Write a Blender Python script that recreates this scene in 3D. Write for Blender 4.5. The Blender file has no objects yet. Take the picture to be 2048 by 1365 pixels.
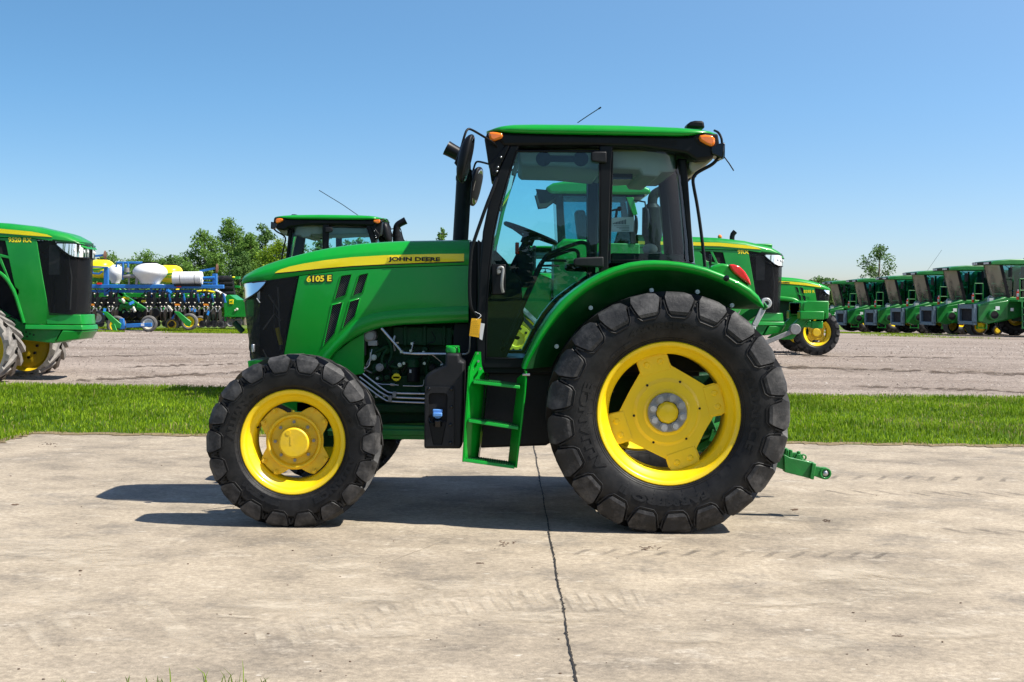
import bpy, bmesh, math, random
import numpy as np
from mathutils import Vector, Matrix
from mathutils.geometry import delaunay_2d_cdt
sc = bpy.context.scene
C = sc.collection
PI = math.pi
R = math.radians

# ---------------------------------------------------------------- camera model
F = 2560.0          # focal length in photograph pixels (2048 px wide)
H = 1.575           # eye height
ROLL = R(0.75)
def XZ(px, py, d):
    """world x, z of the photograph pixel (px, py) at depth d"""
    u = px - 1024.0; w = py - 600.0
    c, s = math.cos(ROLL), math.sin(ROLL)
    return ((u*c + w*s)/F*d, H - (-u*s + w*c)/F*d)
cam = bpy.data.cameras.new('camera'); co = bpy.data.objects.new('camera', cam); C.objects.link(co)
co.location = (0, 0, H)
co.matrix_world = Matrix.Translation((0, 0, H)) @ Matrix.Rotation(R(90), 4, 'X') @ Matrix.Rotation(ROLL, 4, 'Z')
cam.sensor_width = 36; cam.lens = F/2048*36; cam.shift_y = -82.5/2048
cam.clip_end = 6000; cam.clip_start = 0.05
sc.camera = co

# ---------------------------------------------------------------- mesh builder
ORG = {}
class MB:
    def __init__(s): s.v = []; s.f = []; s.m = []
    def add(s, vs, fs, mi=0):
        b = len(s.v); s.v.extend([tuple(p) for p in vs])
        for f in fs: s.f.append(tuple(i+b for i in f)); s.m.append(mi)
        return s
    def box(s, x0, x1, y0, y1, z0, z1, mi=0):
        v = [(x, y, z) for z in (z0, z1) for y in (y0, y1) for x in (x0, x1)]
        return s.add(v, [(0,2,3,1),(4,5,7,6),(0,1,5,4),(2,6,7,3),(0,4,6,2),(1,3,7,5)], mi)
    def prism(s, poly, ya, yb, mi=0):
        n = len(poly)
        v = [(x, ya, z) for x, z in poly] + [(x, yb, z) for x, z in poly]
        return s.add(v, [tuple(range(n)), tuple(range(2*n-1, n-1, -1))] + [(i, i+n, (i+1) % n + n, (i+1) % n) for i in range(n)], mi)
    def hull(s, a, b, mi=0):
        """loft between two equal closed loops, capped"""
        n = len(a)
        return s.add(list(a)+list(b), [tuple(range(n)), tuple(range(2*n-1, n-1, -1))] + [(i, i+n, (i+1) % n + n, (i+1) % n) for i in range(n)], mi)
    def loft(s, secs, mi=0, closed=False, caps=False, skip=None):
        n = len(secs[0]); b = []
        for q in secs: b += list(q)
        fs = []
        for k in range(len(secs)-1):
            for i in range(n if closed else n-1):
                j = (i+1) % n
                fs.append((k*n+i, k*n+j, (k+1)*n+j, (k+1)*n+i))
        if caps: fs += [tuple(range(n)), tuple(range(len(b)-1, len(b)-1-n, -1))]
        return s.add(b, fs, mi)
    def bar(s, p, q, w, h, mi=0, up=(0, 0, 1)):
        p = Vector(p); q = Vector(q); d = (q-p).normalized(); u = Vector(up)
        a = d.cross(u)
        if a.length < 1e-4: a = d.cross(Vector((1, 0, 0)))
        a.normalize(); b = a.cross(d)
        A = [p + a*i*w/2 + b*j*h/2 for i, j in ((-1,-1),(1,-1),(1,1),(-1,1))]
        B = [q + a*i*w/2 + b*j*h/2 for i, j in ((-1,-1),(1,-1),(1,1),(-1,1))]
        return s.hull(A, B, mi)
    def cyl(s, p, q, r, n=16, r2=None, mi=0, caps=True):
        p = Vector(p); q = Vector(q); r2 = r if r2 is None else r2
        d = (q-p).normalized(); a = d.orthogonal().normalized(); b = d.cross(a)
        A = [p + (a*math.cos(t)+b*math.sin(t))*r for t in (2*PI*i/n for i in range(n))]
        B = [q + (a*math.cos(t)+b*math.sin(t))*r2 for t in (2*PI*i/n for i in range(n))]
        return s.loft([A, B], mi, closed=True, caps=caps)
    def tube(s, pts, r, n=8, mi=0, smooth=0, rs=None):
        P = [Vector(p) for p in pts]
        for _ in range(smooth):
            Q = [P[0]]
            for i in range(len(P)-1):
                Q += [P[i].lerp(P[i+1], .25), P[i].lerp(P[i+1], .75)]
            P = Q + [P[-1]]
        secs = []; a = None
        for i, p in enumerate(P):
            d = (P[min(i+1, len(P)-1)] - P[max(i-1, 0)]).normalized()
            if a is None: a = d.orthogonal().normalized()
            else:
                a = a - d*a.dot(d)
                a = d.orthogonal().normalized() if a.length < 1e-5 else a.normalized()
            b = d.cross(a)
            rr = r if rs is None else r*np.interp(i/(len(P)-1), np.linspace(0, 1, len(rs)), rs)
            secs.append([p + (a*math.cos(t)+b*math.sin(t))*rr for t in (2*PI*k/n for k in range(n))])
        return s.loft(secs, mi, closed=True, caps=True)
    def lathe(s, prof, c, n=48, axis='y', mi=0, a0=0.0, a1=2*PI):
        """prof = [(radius, along)], revolved about axis through c"""
        full = abs(a1-a0-2*PI) < 1e-6; secs = []
        for i in range(n if full else n+1):
            t = a0 + (a1-a0)*i/n; ct, st = math.cos(t), math.sin(t)
            if axis == 'y': secs.append([(c[0]+r*ct, c[1]+a, c[2]+r*st) for r, a in prof])
            elif axis == 'x': secs.append([(c[0]+a, c[1]+r*ct, c[2]+r*st) for r, a in prof])
            else: secs.append([(c[0]+r*ct, c[1]+r*st, c[2]+a) for r, a in prof])
        if full: secs.append(secs[0])
        return s.loft(secs, mi)
    def ell(s, c, r, nu=16, nv=10, mi=0):
        secs = []
        for j in range(nv+1):
            p = PI*j/nv
            secs.append([(c[0]+r[0]*math.sin(p)*math.cos(2*PI*i/nu), c[1]+r[1]*math.sin(p)*math.sin(2*PI*i/nu), c[2]+r[2]*math.cos(p)) for i in range(nu)])
        return s.loft(secs, mi, closed=True)
    def panel(s, outer, holes, vf, th, step=.05, mi=0):
        """sheet of thickness th over an outline with holes in (x, z); y = vf(x, z)"""
        loops = []
        for L in [outer]+list(holes):
            Q = []
            for i, p in enumerate(L):
                q = L[(i+1) % len(L)]; n = max(1, int(math.hypot(q[0]-p[0], q[1]-p[1])/step))
                Q += [(p[0]+(q[0]-p[0])*k/n, p[1]+(q[1]-p[1])*k/n) for k in range(n)]
            loops.append(Q)
        pts = []; ed = []
        for L in loops:
            b = len(pts); pts += L; ed += [(b+i, b+(i+1) % len(L)) for i in range(len(L))]
        segs = np.array([(pts[a]+pts[b]) for a, b in ed])
        def dist(x, z):
            ax, az, bx, bz = segs.T; dx, dz = bx-ax, bz-az
            t = np.clip(((x-ax)*dx+(z-az)*dz)/np.maximum(dx*dx+dz*dz, 1e-12), 0, 1)
            return np.min(np.hypot(x-ax-t*dx, z-az-t*dz))
        x0, x1 = min(p[0] for p in outer), max(p[0] for p in outer)
        z0, z1 = min(p[1] for p in outer), max(p[1] for p in outer)
        def inside(x, z): return pip(x, z, loops[0]) and not any(pip(x, z, h) for h in loops[1:])
        x = x0+step/2
        while x < x1:
            z = z0+step/2
            while z < z1:
                if inside(x, z) and dist(x, z) > step*.45: pts.append((x, z))
                z += step
            x += step
        V, E, Fa, *_ = delaunay_2d_cdt([Vector(p) for p in pts], ed, [], 0, 1e-6)
        keep = []
        for f in Fa:
            cx = sum(V[i].x for i in f)/len(f); cz = sum(V[i].y for i in f)/len(f)
            if inside(cx, cz): keep.append(tuple(f))
        n = len(V)
        vs = [(p.x, vf(p.x, p.y), p.y) for p in V] + [(p.x, vf(p.x, p.y)+th, p.y) for p in V]
        cnt = {}
        for f in keep:
            for i in range(len(f)):
                e = (f[i], f[(i+1) % len(f)]); k = tuple(sorted(e)); cnt.setdefault(k, []).append(e)
        fs = list(keep) + [tuple(i+n for i in reversed(f)) for f in keep]
        fs += [(e[0][1], e[0][0], e[0][0]+n, e[0][1]+n) for e in cnt.values() if len(e) == 1]
        return s.add(vs, fs, mi)
    def mirror(s):
        o = MB(); o.v = [(x, -y, z) for x, y, z in s.v]; o.f = [tuple(reversed(f)) for f in s.f]; o.m = list(s.m); return o
    def xf(s, M):
        s.v = [tuple(M @ Vector(p)) for p in s.v]; return s
    def build(s, name, mats, parent=None, bevel=0, ang=35, seg=2, flat=False, recalc=True):
        me = bpy.data.meshes.new(name)
        me.from_pydata(s.v, [], s.f)
        if not isinstance(mats, (list, tuple)): mats = [mats]
        for m in mats: me.materials.append(m)
        if len(mats) > 1: me.polygons.foreach_set('material_index', s.m)
        bm = bmesh.new(); bm.from_mesh(me)
        bmesh.ops.remove_doubles(bm, verts=bm.verts, dist=1e-5)
        if recalc: bmesh.ops.recalc_face_normals(bm, faces=bm.faces)
        loose = [v for v in bm.verts if not v.link_faces]
        if loose: bmesh.ops.delete(bm, geom=loose, context='VERTS')
        bm.to_mesh(me); bm.free()
        if not flat:
            me.polygons.foreach_set('use_smooth', [True]*len(me.polygons)); me.set_sharp_from_angle(angle=R(ang))
        o = bpy.data.objects.new(name, me); C.objects.link(o)
        if parent is not None: o.parent = parent
        if bevel:
            b = o.modifiers.new('bevel', 'BEVEL'); b.width = bevel; b.segments = seg; b.limit_method = 'ANGLE'; b.angle_limit = R(40)
        return o
def pip(x, z, L):
    c = False; j = len(L)-1
    for i in range(len(L)):
        xi, zi = L[i]; xj, zj = L[j]
        if (zi > z) != (zj > z) and x < (xj-xi)*(z-zi)/(zj-zi)+xi: c = not c
        j = i
    return c
def tag(o, label=None, cat=None, group=None, kind=None):
    if label: o['label'] = label
    if cat: o['category'] = cat
    if group: o['group'] = group
    if kind: o['kind'] = kind
    return o
def empty(name, loc=(0, 0, 0), rz=0):
    o = bpy.data.objects.new(name, None); C.objects.link(o); o.location = loc; o.rotation_euler = (0, 0, rz); o.empty_display_size = .2
    return o
def kids(o): return [c for c in bpy.data.objects if c.parent == o]
def copy_tree(o, parent=None, skip=()):
    c = o.copy(); C.objects.link(c); c.parent = parent
    for ch in kids(o):
        if ch.name.split('.')[0] not in skip: copy_tree(ch, c, skip)
    return c
def text_mesh(txt, size, extrude=.002, bold=0.0, shear=0.0, spacing=1.0, sx=1.0):
    cu = bpy.data.curves.new('t', 'FONT'); cu.body = txt; cu.size = size; cu.extrude = extrude; cu.offset = bold
    cu.shear = shear; cu.align_x = 'CENTER'; cu.align_y = 'CENTER'; cu.space_character = spacing; cu.resolution_u = 4
    o = bpy.data.objects.new('t', cu); C.objects.link(o)
    dg = bpy.context.evaluated_depsgraph_get()
    me = bpy.data.meshes.new_from_object(o.evaluated_get(dg))
    vs = [(v.co.x*sx, v.co.y, v.co.z) for v in me.vertices]; fs = [tuple(p.vertices) for p in me.polygons]
    bpy.data.objects.remove(o); bpy.data.curves.remove(cu); bpy.data.meshes.remove(me)
    return vs, fs
def lerp_list(tab):
    xs = [a for a, b in tab]; ys = [b for a, b in tab]
    return lambda x: float(np.interp(x, xs, ys))

# ---------------------------------------------------------------- materials
def nt(name):
    m = bpy.data.materials.new(name); m.use_nodes = True
    n = m.node_tree; b = n.nodes['Principled BSDF']
    return m, n, b
def noise(n, scale, detail=4, rough=.6, vec=None, dist=0.0):
    t = n.nodes.new('ShaderNodeTexNoise'); t.inputs['Scale'].default_value = scale; t.inputs['Detail'].default_value = detail
    t.inputs['Roughness'].default_value = rough; t.inputs['Distortion'].default_value = dist
    if vec is not None: n.links.new(vec, t.inputs['Vector'])
    return t
def ramp(n, src, stops):
    r = n.nodes.new('ShaderNodeValToRGB'); e = r.color_ramp.elements
    while len(e) < len(stops): e.new(.5)
    for i, (p, c) in enumerate(stops):
        e[i].position = p; e[i].color = (c, c, c, 1) if isinstance(c, (int, float)) else (*c, 1)
    n.links.new(src, r.inputs['Fac']); return r
def mixc(n, fac, a, b, mode='MIX'):
    m = n.nodes.new('ShaderNodeMix'); m.data_type = 'RGBA'; m.blend_type = mode
    for k, s in ((0, fac), (6, a), (7, b)):
        if isinstance(s, (int, float)): m.inputs[k].default_value = s if k == 0 else (s, s, s, 1)
        elif isinstance(s, tuple): m.inputs[k].default_value = (*s, 1)
        else: n.links.new(s, m.inputs[k])
    return m.outputs[2]
def coords(n, scale=(1, 1, 1), rot=(0, 0, 0), kind='Object'):
    t = n.nodes.new('ShaderNodeTexCoord'); m = n.nodes.new('ShaderNodeMapping')
    m.inputs['Scale'].default_value = scale; m.inputs['Rotation'].default_value = rot
    n.links.new(t.outputs[kind], m.inputs['Vector']); return m.outputs['Vector']
def bump(n, b, h, strength=.2, dist=.01):
    k = n.nodes.new('ShaderNodeBump'); k.inputs['Strength'].default_value = strength; k.inputs['Distance'].default_value = dist
    n.links.new(h, k.inputs['Height']); n.links.new(k.outputs['Normal'], b.inputs['Normal'])
def simple(name, col, rough=.5, metal=0, coat=0, var=.15, vscale=6, bmp=0, bscale=60, spec=.5, dust=None, damt=.3, dscale=3, coatr=.05):
    m, n, b = nt(name)
    vec = coords(n)
    t = noise(n, vscale, 5, .6, vec)
    f = ramp(n, t.outputs['Fac'], [(.3, 1-var), (.7, 1+var*.6)])
    c = mixc(n, 1.0, tuple(col), f.outputs['Color'], 'MULTIPLY')
    if dust:
        t2 = noise(n, dscale, 8, .7, vec)
        f2 = ramp(n, t2.outputs['Fac'], [(.45, 0), (.75, damt)])
        c = mixc(n, f2.outputs['Color'], c, tuple(dust))
    n.links.new(c, b.inputs['Base Color'])
    rr = ramp(n, t.outputs['Fac'], [(.3, max(0, rough*.85)), (.7, min(1, rough*1.2))])
    n.links.new(rr.outputs['Color'], b.inputs['Roughness'])
    b.inputs['Metallic'].default_value = metal; b.inputs['Coat Weight'].default_value = coat; b.inputs['Coat Roughness'].default_value = coatr
    b.inputs['Specular IOR Level'].default_value = spec
    if bmp: bump(n, b, noise(n, bscale, 4, .6, vec).outputs['Fac'], bmp, .01)
    return m
def glass_mat(name, tint, refl=1.0, rough=0.0):
    m = bpy.data.materials.new(name); m.use_nodes = True; n = m.node_tree; n.nodes.clear()
    o = n.nodes.new('ShaderNodeOutputMaterial'); tr = n.nodes.new('ShaderNodeBsdfTransparent'); gl = n.nodes.new('ShaderNodeBsdfGlossy')
    tr.inputs['Color'].default_value = (*tint, 1); gl.inputs['Roughness'].default_value = rough
    fr = n.nodes.new('ShaderNodeFresnel'); fr.inputs['IOR'].default_value = 1.0+.45*refl
    mx = n.nodes.new('ShaderNodeMixShader'); n.links.new(fr.outputs[0], mx.inputs[0]); n.links.new(tr.outputs[0], mx.inputs[1]); n.links.new(gl.outputs[0], mx.inputs[2])
    n.links.new(mx.outputs[0], o.inputs['Surface'])
    return m
M = {}
M['green'] = simple('green_paint', (.0012, .285, .020), .32, coat=.25, var=.05, vscale=2.5, dust=(.13, .22, .10), damt=.09, dscale=3.5, spec=.35)
M['green_rough'] = simple('green_cast_paint', (.004, .20, .026), .5, coat=.1, var=.2, vscale=9, bmp=.15, bscale=90, dust=(.12, .11, .08), damt=.25, dscale=7)
M['green_dark'] = simple('green_engine_shaded', (.002, .045, .012), .55, spec=.25, var=.35, vscale=12, bmp=.3, bscale=60, dust=(.03, .032, .026), damt=.4, dscale=9)  # bodywork green with dirt, darkened further for the shade of the engine bay
M['green_far'] = simple('green_weathered_paint', (.002, .25, .022), .34, coat=.2, var=.12, vscale=2, dust=(.13, .2, .10), damt=.10, dscale=2)
M['yellow'] = simple('yellow_paint', (.90, .63, .004), .36, coat=.25, var=.05, vscale=5, dust=(.50, .38, .14), damt=.12, dscale=9)
M['yellow_dull'] = simple('yellow_dusty_paint', (.80, .53, .008), .48, var=.10, vscale=16, dust=(.50, .37, .12), damt=.3, dscale=12, bmp=.05)
M['decal'] = simple('yellow_decal', (.97, .77, .004), .35, coat=.3, var=.03)
M['black'] = simple('black_plastic', (.005, .0055, .007), .45, var=.2, dust=(.03, .028, .026), damt=.08, dscale=8, spec=.22)
M['black_gloss'] = simple('black_gloss', (.004, .0045, .006), .18, coat=.25, var=.1, spec=.3)
M['black_rough'] = simple('black_moulded_plastic', (.010, .0105, .0125), .5, var=.2, bmp=.18, bscale=240, dust=(.05, .047, .045), damt=.14, dscale=6, spec=.28)
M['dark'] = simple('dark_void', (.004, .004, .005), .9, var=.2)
M['steel'] = simple('zinc_steel', (.52, .53, .55), .32, metal=.85, var=.2, vscale=20, dust=(.2, .18, .15), damt=.3, dscale=12)
M['grey_cast'] = simple('grey_cast', (.28, .28, .27), .5, metal=.35, var=.2, vscale=15, bmp=.1)
M['grey_light'] = simple('light_grey_metal', (.52, .53, .53), .4, metal=.2, var=.08, vscale=12)
M['chrome'] = simple('chrome_reflector', (.82, .84, .86), .045, metal=1, var=.03)
M['mirror'] = simple('mirror_glass', (.33, .35, .37), .01, metal=1, var=.0)
M['beige'] = simple('beige_lining', (.42, .39, .33), .7, var=.08, bmp=.05)
M['cab_grey'] = simple('dark_cab_trim', (.018, .019, .021), .6, var=.15, spec=.25)
M['amber'] = simple('amber_lens', (.9, .2, .004), .16, coat=.7, var=.12, vscale=30)
M['red'] = simple('red_lens', (.75, .012, .008), .13, coat=.8, var=.12, vscale=22)
M['blue'] = simple('blue_paint', (.008, .15, .47), .4, coat=.2, var=.15, vscale=4, dust=(.2, .2, .2), damt=.15)
M['blue_cap'] = simple('blue_plastic', (.10, .27, .62), .45, var=.08)
M['white'] = simple('white_plastic', (.78, .79, .77), .42, var=.06, vscale=3, dust=(.5, .46, .38), damt=.2, dscale=2)
M['cream'] = simple('cream_paint', (.72, .68, .55), .45, var=.1)
M['paper'] = simple('white_paper', (.72, .73, .74), .8, var=.03)
M['tag'] = simple('yellow_card', (.80, .42, .008), .7, var=.05)
M['ink'] = simple('black_ink', (.008, .008, .008), .6, var=.0)
M['rust'] = simple('rusty_steel', (.12, .055, .03), .75, var=.3, vscale=8)
M['orange'] = simple('orange_sticker', (.85, .28, .01), .5, var=.05)
M['bark'] = simple('bark', (.17, .14, .11), .9, var=.3, vscale=5, bmp=.5, bscale=14)
M['rubber'] = simple('tyre_rubber', (.0075, .0075, .008), .52, var=.3, vscale=7, bmp=.10, bscale=40, dust=(.055, .053, .050), damt=.40, dscale=5, spec=.28)
M['rubber_worn'] = simple('worn_tyre_lugs', (.024, .024, .0245), .58, var=.5, vscale=9, bmp=.3, bscale=45, dust=(.17, .162, .155), damt=.65, dscale=6, spec=.3)
M['rubber_dusty'] = simple('dusty_track_rubber', (.20, .185, .17), .8, var=.35, vscale=5, bmp=.3, bscale=30, dust=(.36, .33, .29), damt=.6, dscale=5)
M['glass'] = glass_mat('teal_cab_glass', (.76, .95, .965), .85)
M['glass_far'] = glass_mat('tinted_glass', (.50, .74, .78), 1.1)
def tanglass():
    m, n, b = nt('patchy_tan_windscreen'); b.inputs['Base Color'].default_value = (.30, .26, .19, 1); b.inputs['Roughness'].default_value = .15  # tan surface mixed with tinted transparency in noise patches
    g = noise(n, .9, 3, .5, coords(n)); tr = n.nodes.new('ShaderNodeBsdfTransparent'); tr.inputs['Color'].default_value = (.6, .72, .62, 1)
    mx = n.nodes.new('ShaderNodeMixShader'); n.links.new(ramp(n, g.outputs['Fac'], [(.42, .25), (.6, .85)]).outputs['Color'], mx.inputs[0]); n.links.new(tr.outputs[0], mx.inputs[1]); n.links.new(b.outputs[0], mx.inputs[2])
    n.links.new(mx.outputs[0], n.nodes['Material Output'].inputs['Surface']); return m
M['glass_tan'] = tanglass()
def grille_mat():
    m, n, b = nt('perforated_grille')
    vec = coords(n)
    v = n.nodes.new('ShaderNodeTexVoronoi'); v.inputs['Scale'].default_value = 210; n.links.new(vec, v.inputs['Vector'])
    r = ramp(n, v.outputs['Distance'], [(.25, (.002, .002, .002)), (.5, (.009, .0095, .011))])
    n.links.new(r.outputs['Color'], b.inputs['Base Color']); b.inputs['Roughness'].default_value = .42; b.inputs['Specular IOR Level'].default_value = .22
    bump(n, b, v.outputs['Distance'], .25, .004)
    return m
M['grille'] = grille_mat()
_n = M['grille'].node_tree; _t = _n.nodes.new('ShaderNodeBsdfTransparent'); _x = _n.nodes.new('ShaderNodeMixShader'); _x.inputs[0].default_value = .30
_n.links.new(_n.nodes['Principled BSDF'].outputs[0], _x.inputs[1]); _n.links.new(_t.outputs[0], _x.inputs[2]); _n.links.new(_x.outputs[0], _n.nodes['Material Output'].inputs['Surface'])
def concrete():
    m, n, b = nt('weathered_concrete')
    vec = coords(n); va = coords(n, (.9, 1.05, 1), (0, 0, R(25)))
    big = noise(n, .38, 9, .68, vec); mid = noise(n, 1.7, 11, .74, va); gr = noise(n, 26, 6, .8, vec); fine = noise(n, 120, 3, .8, vec); st = noise(n, .9, 12, .76, va)
    base = ramp(n, big.outputs['Fac'], [(.40, (.215, .180, .136)), (.5, (.318, .264, .193)), (.60, (.395, .330, .243))])
    c = mixc(n, .5, base.outputs['Color'], ramp(n, mid.outputs['Fac'], [(.37, (.145, .126, .102)), (.49, (.318, .266, .197)), (.61, (.44, .370, .276))]).outputs['Color'])
    c = mixc(n, ramp(n, st.outputs['Fac'], [(.54, 0), (.64, .5)]).outputs['Color'], c, (.155, .140, .120))
    sc2 = noise(n, 2.6, 10, .8, coords(n, (.75, 1.3, 1), (0, 0, R(-12))))
    c = mixc(n, ramp(n, sc2.outputs['Fac'], [(.55, 0), (.64, .7)]).outputs['Color'], c, (.46, .40, .315))
    c = mixc(n, 1.0, c, ramp(n, gr.outputs['Fac'], [(.32, .68), (.5, 1.0), (.66, 1.32)]).outputs['Color'], 'MULTIPLY')
    c = mixc(n, 1.0, c, ramp(n, fine.outputs['Fac'], [(.3, .80), (.7, 1.2)]).outputs['Color'], 'MULTIPLY')
    fl = noise(n, 17, 2, .5, coords(n, (.6, 1.4, 1), (0, 0, R(9))))
    c = mixc(n, ramp(n, fl.outputs['Fac'], [(.70, 0), (.74, .75)]).outputs['Color'], c, (.52, .47, .39))
    n.links.new(c, b.inputs['Base Color']); b.inputs['Roughness'].default_value = .88; b.inputs['Specular IOR Level'].default_value = .2
    bump(n, b, mixc(n, .6, gr.outputs['Fac'], fine.outputs['Fac']), .4, .010)
    return m
M['concrete'] = concrete()
M['thatch'] = simple('dry_thatch', (.20, .145, .07), .95, var=.5, vscale=14)
def gravel():
    m, n, b = nt('pale_gravel')
    vec = coords(n); vs = coords(n, (.11, .5, 1), (0, 0, R(1.5)))
    st = noise(n, 1.5, 9, .72, vs, .8); fine = noise(n, 11, 6, .85, vec); mid = noise(n, .5, 6, .65, coords(n, (.3, 1, 1)), .3)
    base = ramp(n, mid.outputs['Fac'], [(.3, (.195, .158, .130)), (.6, (.30, .25, .21))])
    br = ramp(n, st.outputs['Fac'], [(.51, 0), (.66, .6)])
    c = mixc(n, br.outputs['Color'], base.outputs['Color'], (.15, .11, .08))
    c = mixc(n, 1.0, c, ramp(n, fine.outputs['Fac'], [(.32, .45), (.5, 1.0), (.68, 1.5)]).outputs['Color'], 'MULTIPLY')
    n.links.new(c, b.inputs['Base Color']); b.inputs['Roughness'].default_value = .95; b.inputs['Specular IOR Level'].default_value = .1
    bump(n, b, fine.outputs['Fac'], .6, .03)
    return m
M['gravel'] = gravel()
def soilgrass(name, a, bcol, scale=3):
    m, n, b = nt(name)
    vec = coords(n); t = noise(n, scale, 8, .7, vec); t2 = noise(n, scale*14, 4, .7, vec)
    c = ramp(n, t.outputs['Fac'], [(.3, a), (.7, bcol)]).outputs['Color']
    c = mixc(n, 1.0, c, ramp(n, t2.outputs['Fac'], [(.3, .6), (.7, 1.3)]).outputs['Color'], 'MULTIPLY')
    n.links.new(c, b.inputs['Base Color']); b.inputs['Roughness'].default_value = .95; b.inputs['Specular IOR Level'].default_value = .1
    return m
M['field'] = soilgrass('meadow', (.08, .15, .025), (.16, .20, .05), .12)
M['turf'] = soilgrass('turf_soil', (.035, .075, .010), (.07, .12, .018), 2.5)
def leafmat(name, a, bcol, trans=.35, var=1.0):
    m, n, b = nt(name)
    at = n.nodes.new('ShaderNodeAttribute'); at.attribute_name = 'shade'
    c = ramp(n, at.outputs['Fac'], [(0, a), (1, bcol)]).outputs['Color']
    t = noise(n, .9*var, 3, .6, coords(n))
    c = mixc(n, 1.0, c, ramp(n, t.outputs['Fac'], [(.3, .72), (.7, 1.22)]).outputs['Color'], 'MULTIPLY')
    n.links.new(c, b.inputs['Base Color']); b.inputs['Roughness'].default_value = .6; b.inputs['Specular IOR Level'].default_value = .15
    tl = n.nodes.new('ShaderNodeBsdfTranslucent'); n.links.new(c, tl.inputs['Color'])
    mx = n.nodes.new('ShaderNodeMixShader'); mx.inputs[0].default_value = trans
    n.links.new(b.outputs[0], mx.inputs[1]); n.links.new(tl.outputs[0], mx.inputs[2])
    n.links.new(mx.outputs[0], n.nodes['Material Output'].inputs['Surface'])
    return m
M['grass'] = leafmat('grass_blades', (.075, .175, .004), (.33, .47, .018), .4, .8)
M['leaf'] = leafmat('cottonwood_leaves', (.075, .16, .025), (.23, .38, .08), .42)
M['leaf_light'] = leafmat('willow_leaves', (.13, .22, .010), (.27, .38, .03), .4)
M['leaf_dark'] = leafmat('dark_leaves', (.055, .12, .028), (.155, .27, .07), .38)
# ---------------------------------------------------------------- sky, sun, exposure
SUN = Vector((.70, -.20, 1.0)).normalized()
w = bpy.data.worlds.new('World'); sc.world = w; w.use_nodes = True
wn = w.node_tree; bg = wn.nodes['Background']
sky = wn.nodes.new('ShaderNodeTexSky'); sky.sky_type = 'NISHITA'; sky.sun_disc = False
sky.sun_elevation = math.asin(SUN.z); sky.sun_rotation = math.atan2(SUN.x, SUN.y)
sky.air_density = 1.0; sky.dust_density = 3.5; sky.ozone_density = 1.0; sky.altitude = 200
tc = wn.nodes.new('ShaderNodeTexCoord'); sp_ = wn.nodes.new('ShaderNodeSeparateXYZ'); cb_ = wn.nodes.new('ShaderNodeCombineXYZ')
def wmath(op, a, b_):
    m = wn.nodes.new('ShaderNodeMath'); m.operation = op
    for i, q in enumerate((a, b_)):
        if isinstance(q, float): m.inputs[i].default_value = q
        else: wn.links.new(q, m.inputs[i])
    return m.outputs[0]
wn.links.new(tc.outputs['Generated'], sp_.inputs[0])
zlow = wmath('ADD', wmath('MULTIPLY', sp_.outputs[2], 2.2), .035); zhi = wmath('MULTIPLY', wmath('MAXIMUM', wmath('SUBTRACT', sp_.outputs[2], .23), 0.0), 9.0)
for i in (0, 1): wn.links.new(sp_.outputs[i], cb_.inputs[i])
wn.links.new(wmath('ADD', zlow, zhi), cb_.inputs[2]); wn.links.new(cb_.outputs[0], sky.inputs['Vector'])
hs = wn.nodes.new('ShaderNodeHueSaturation'); hs.inputs['Saturation'].default_value = 1.3; hs.inputs['Hue'].default_value = .488
wn.links.new(sky.outputs[0], hs.inputs['Color']); ev = wn.nodes.new('ShaderNodeMapRange'); ev.interpolation_type = 'SMOOTHSTEP'
for nm_, v_ in (('From Min', .24), ('From Max', .55), ('To Min', 1.0), ('To Max', .36)): ev.inputs[nm_].default_value = v_
wn.links.new(sp_.outputs[2], ev.inputs['Value'])
ev.inputs['To Min'].default_value = 0.0; ev.inputs['To Max'].default_value = 1.0
tint = wn.nodes.new('ShaderNodeMix'); tint.data_type = 'RGBA'; tint.inputs[6].default_value = (1, 1, 1, 1); tint.inputs[7].default_value = (.28, .38, .54, 1); wn.links.new(ev.outputs[0], tint.inputs[0])
deep = wn.nodes.new('ShaderNodeVectorMath'); deep.operation = 'MULTIPLY'; wn.links.new(hs.outputs[0], deep.inputs[0]); wn.links.new(tint.outputs[2], deep.inputs[1])
lowr = wn.nodes.new('ShaderNodeMapRange'); lowr.inputs['From Min'].default_value = .0; lowr.inputs['From Max'].default_value = .15
wn.links.new(sp_.outputs[2], lowr.inputs['Value']); lt_ = wn.nodes.new('ShaderNodeMix'); lt_.data_type = 'RGBA'; lt_.inputs[6].default_value = (1.07, .93, .87, 1); lt_.inputs[7].default_value = (1, 1, 1, 1); wn.links.new(lowr.outputs[0], lt_.inputs[0])
hz_ = wn.nodes.new('ShaderNodeVectorMath'); hz_.operation = 'MULTIPLY'; wn.links.new(deep.outputs[0], hz_.inputs[0]); wn.links.new(lt_.outputs[2], hz_.inputs[1]); wn.links.new(hz_.outputs[0], bg.inputs['Color'])
bg.inputs['Strength'].default_value = .15
sl = bpy.data.lights.new('sun', 'SUN'); so = bpy.data.objects.new('sun', sl); C.objects.link(so)
sl.energy = 5.0; sl.angle = R(.53); sl.color = (1.0, .955, .88)
so.rotation_euler = SUN.to_track_quat('Z', 'Y').to_euler(); so.location = (20, -6, 30)
sc.view_settings.view_transform = 'Standard'; sc.view_settings.look = 'None'; sc.view_settings.exposure = 0.7; sc.view_settings.gamma = 1
sc.cycles.max_bounces = 10; sc.cycles.transparent_max_bounces = 24; sc.cycles.caustics_reflective = False; sc.cycles.caustics_refractive = False

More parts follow.
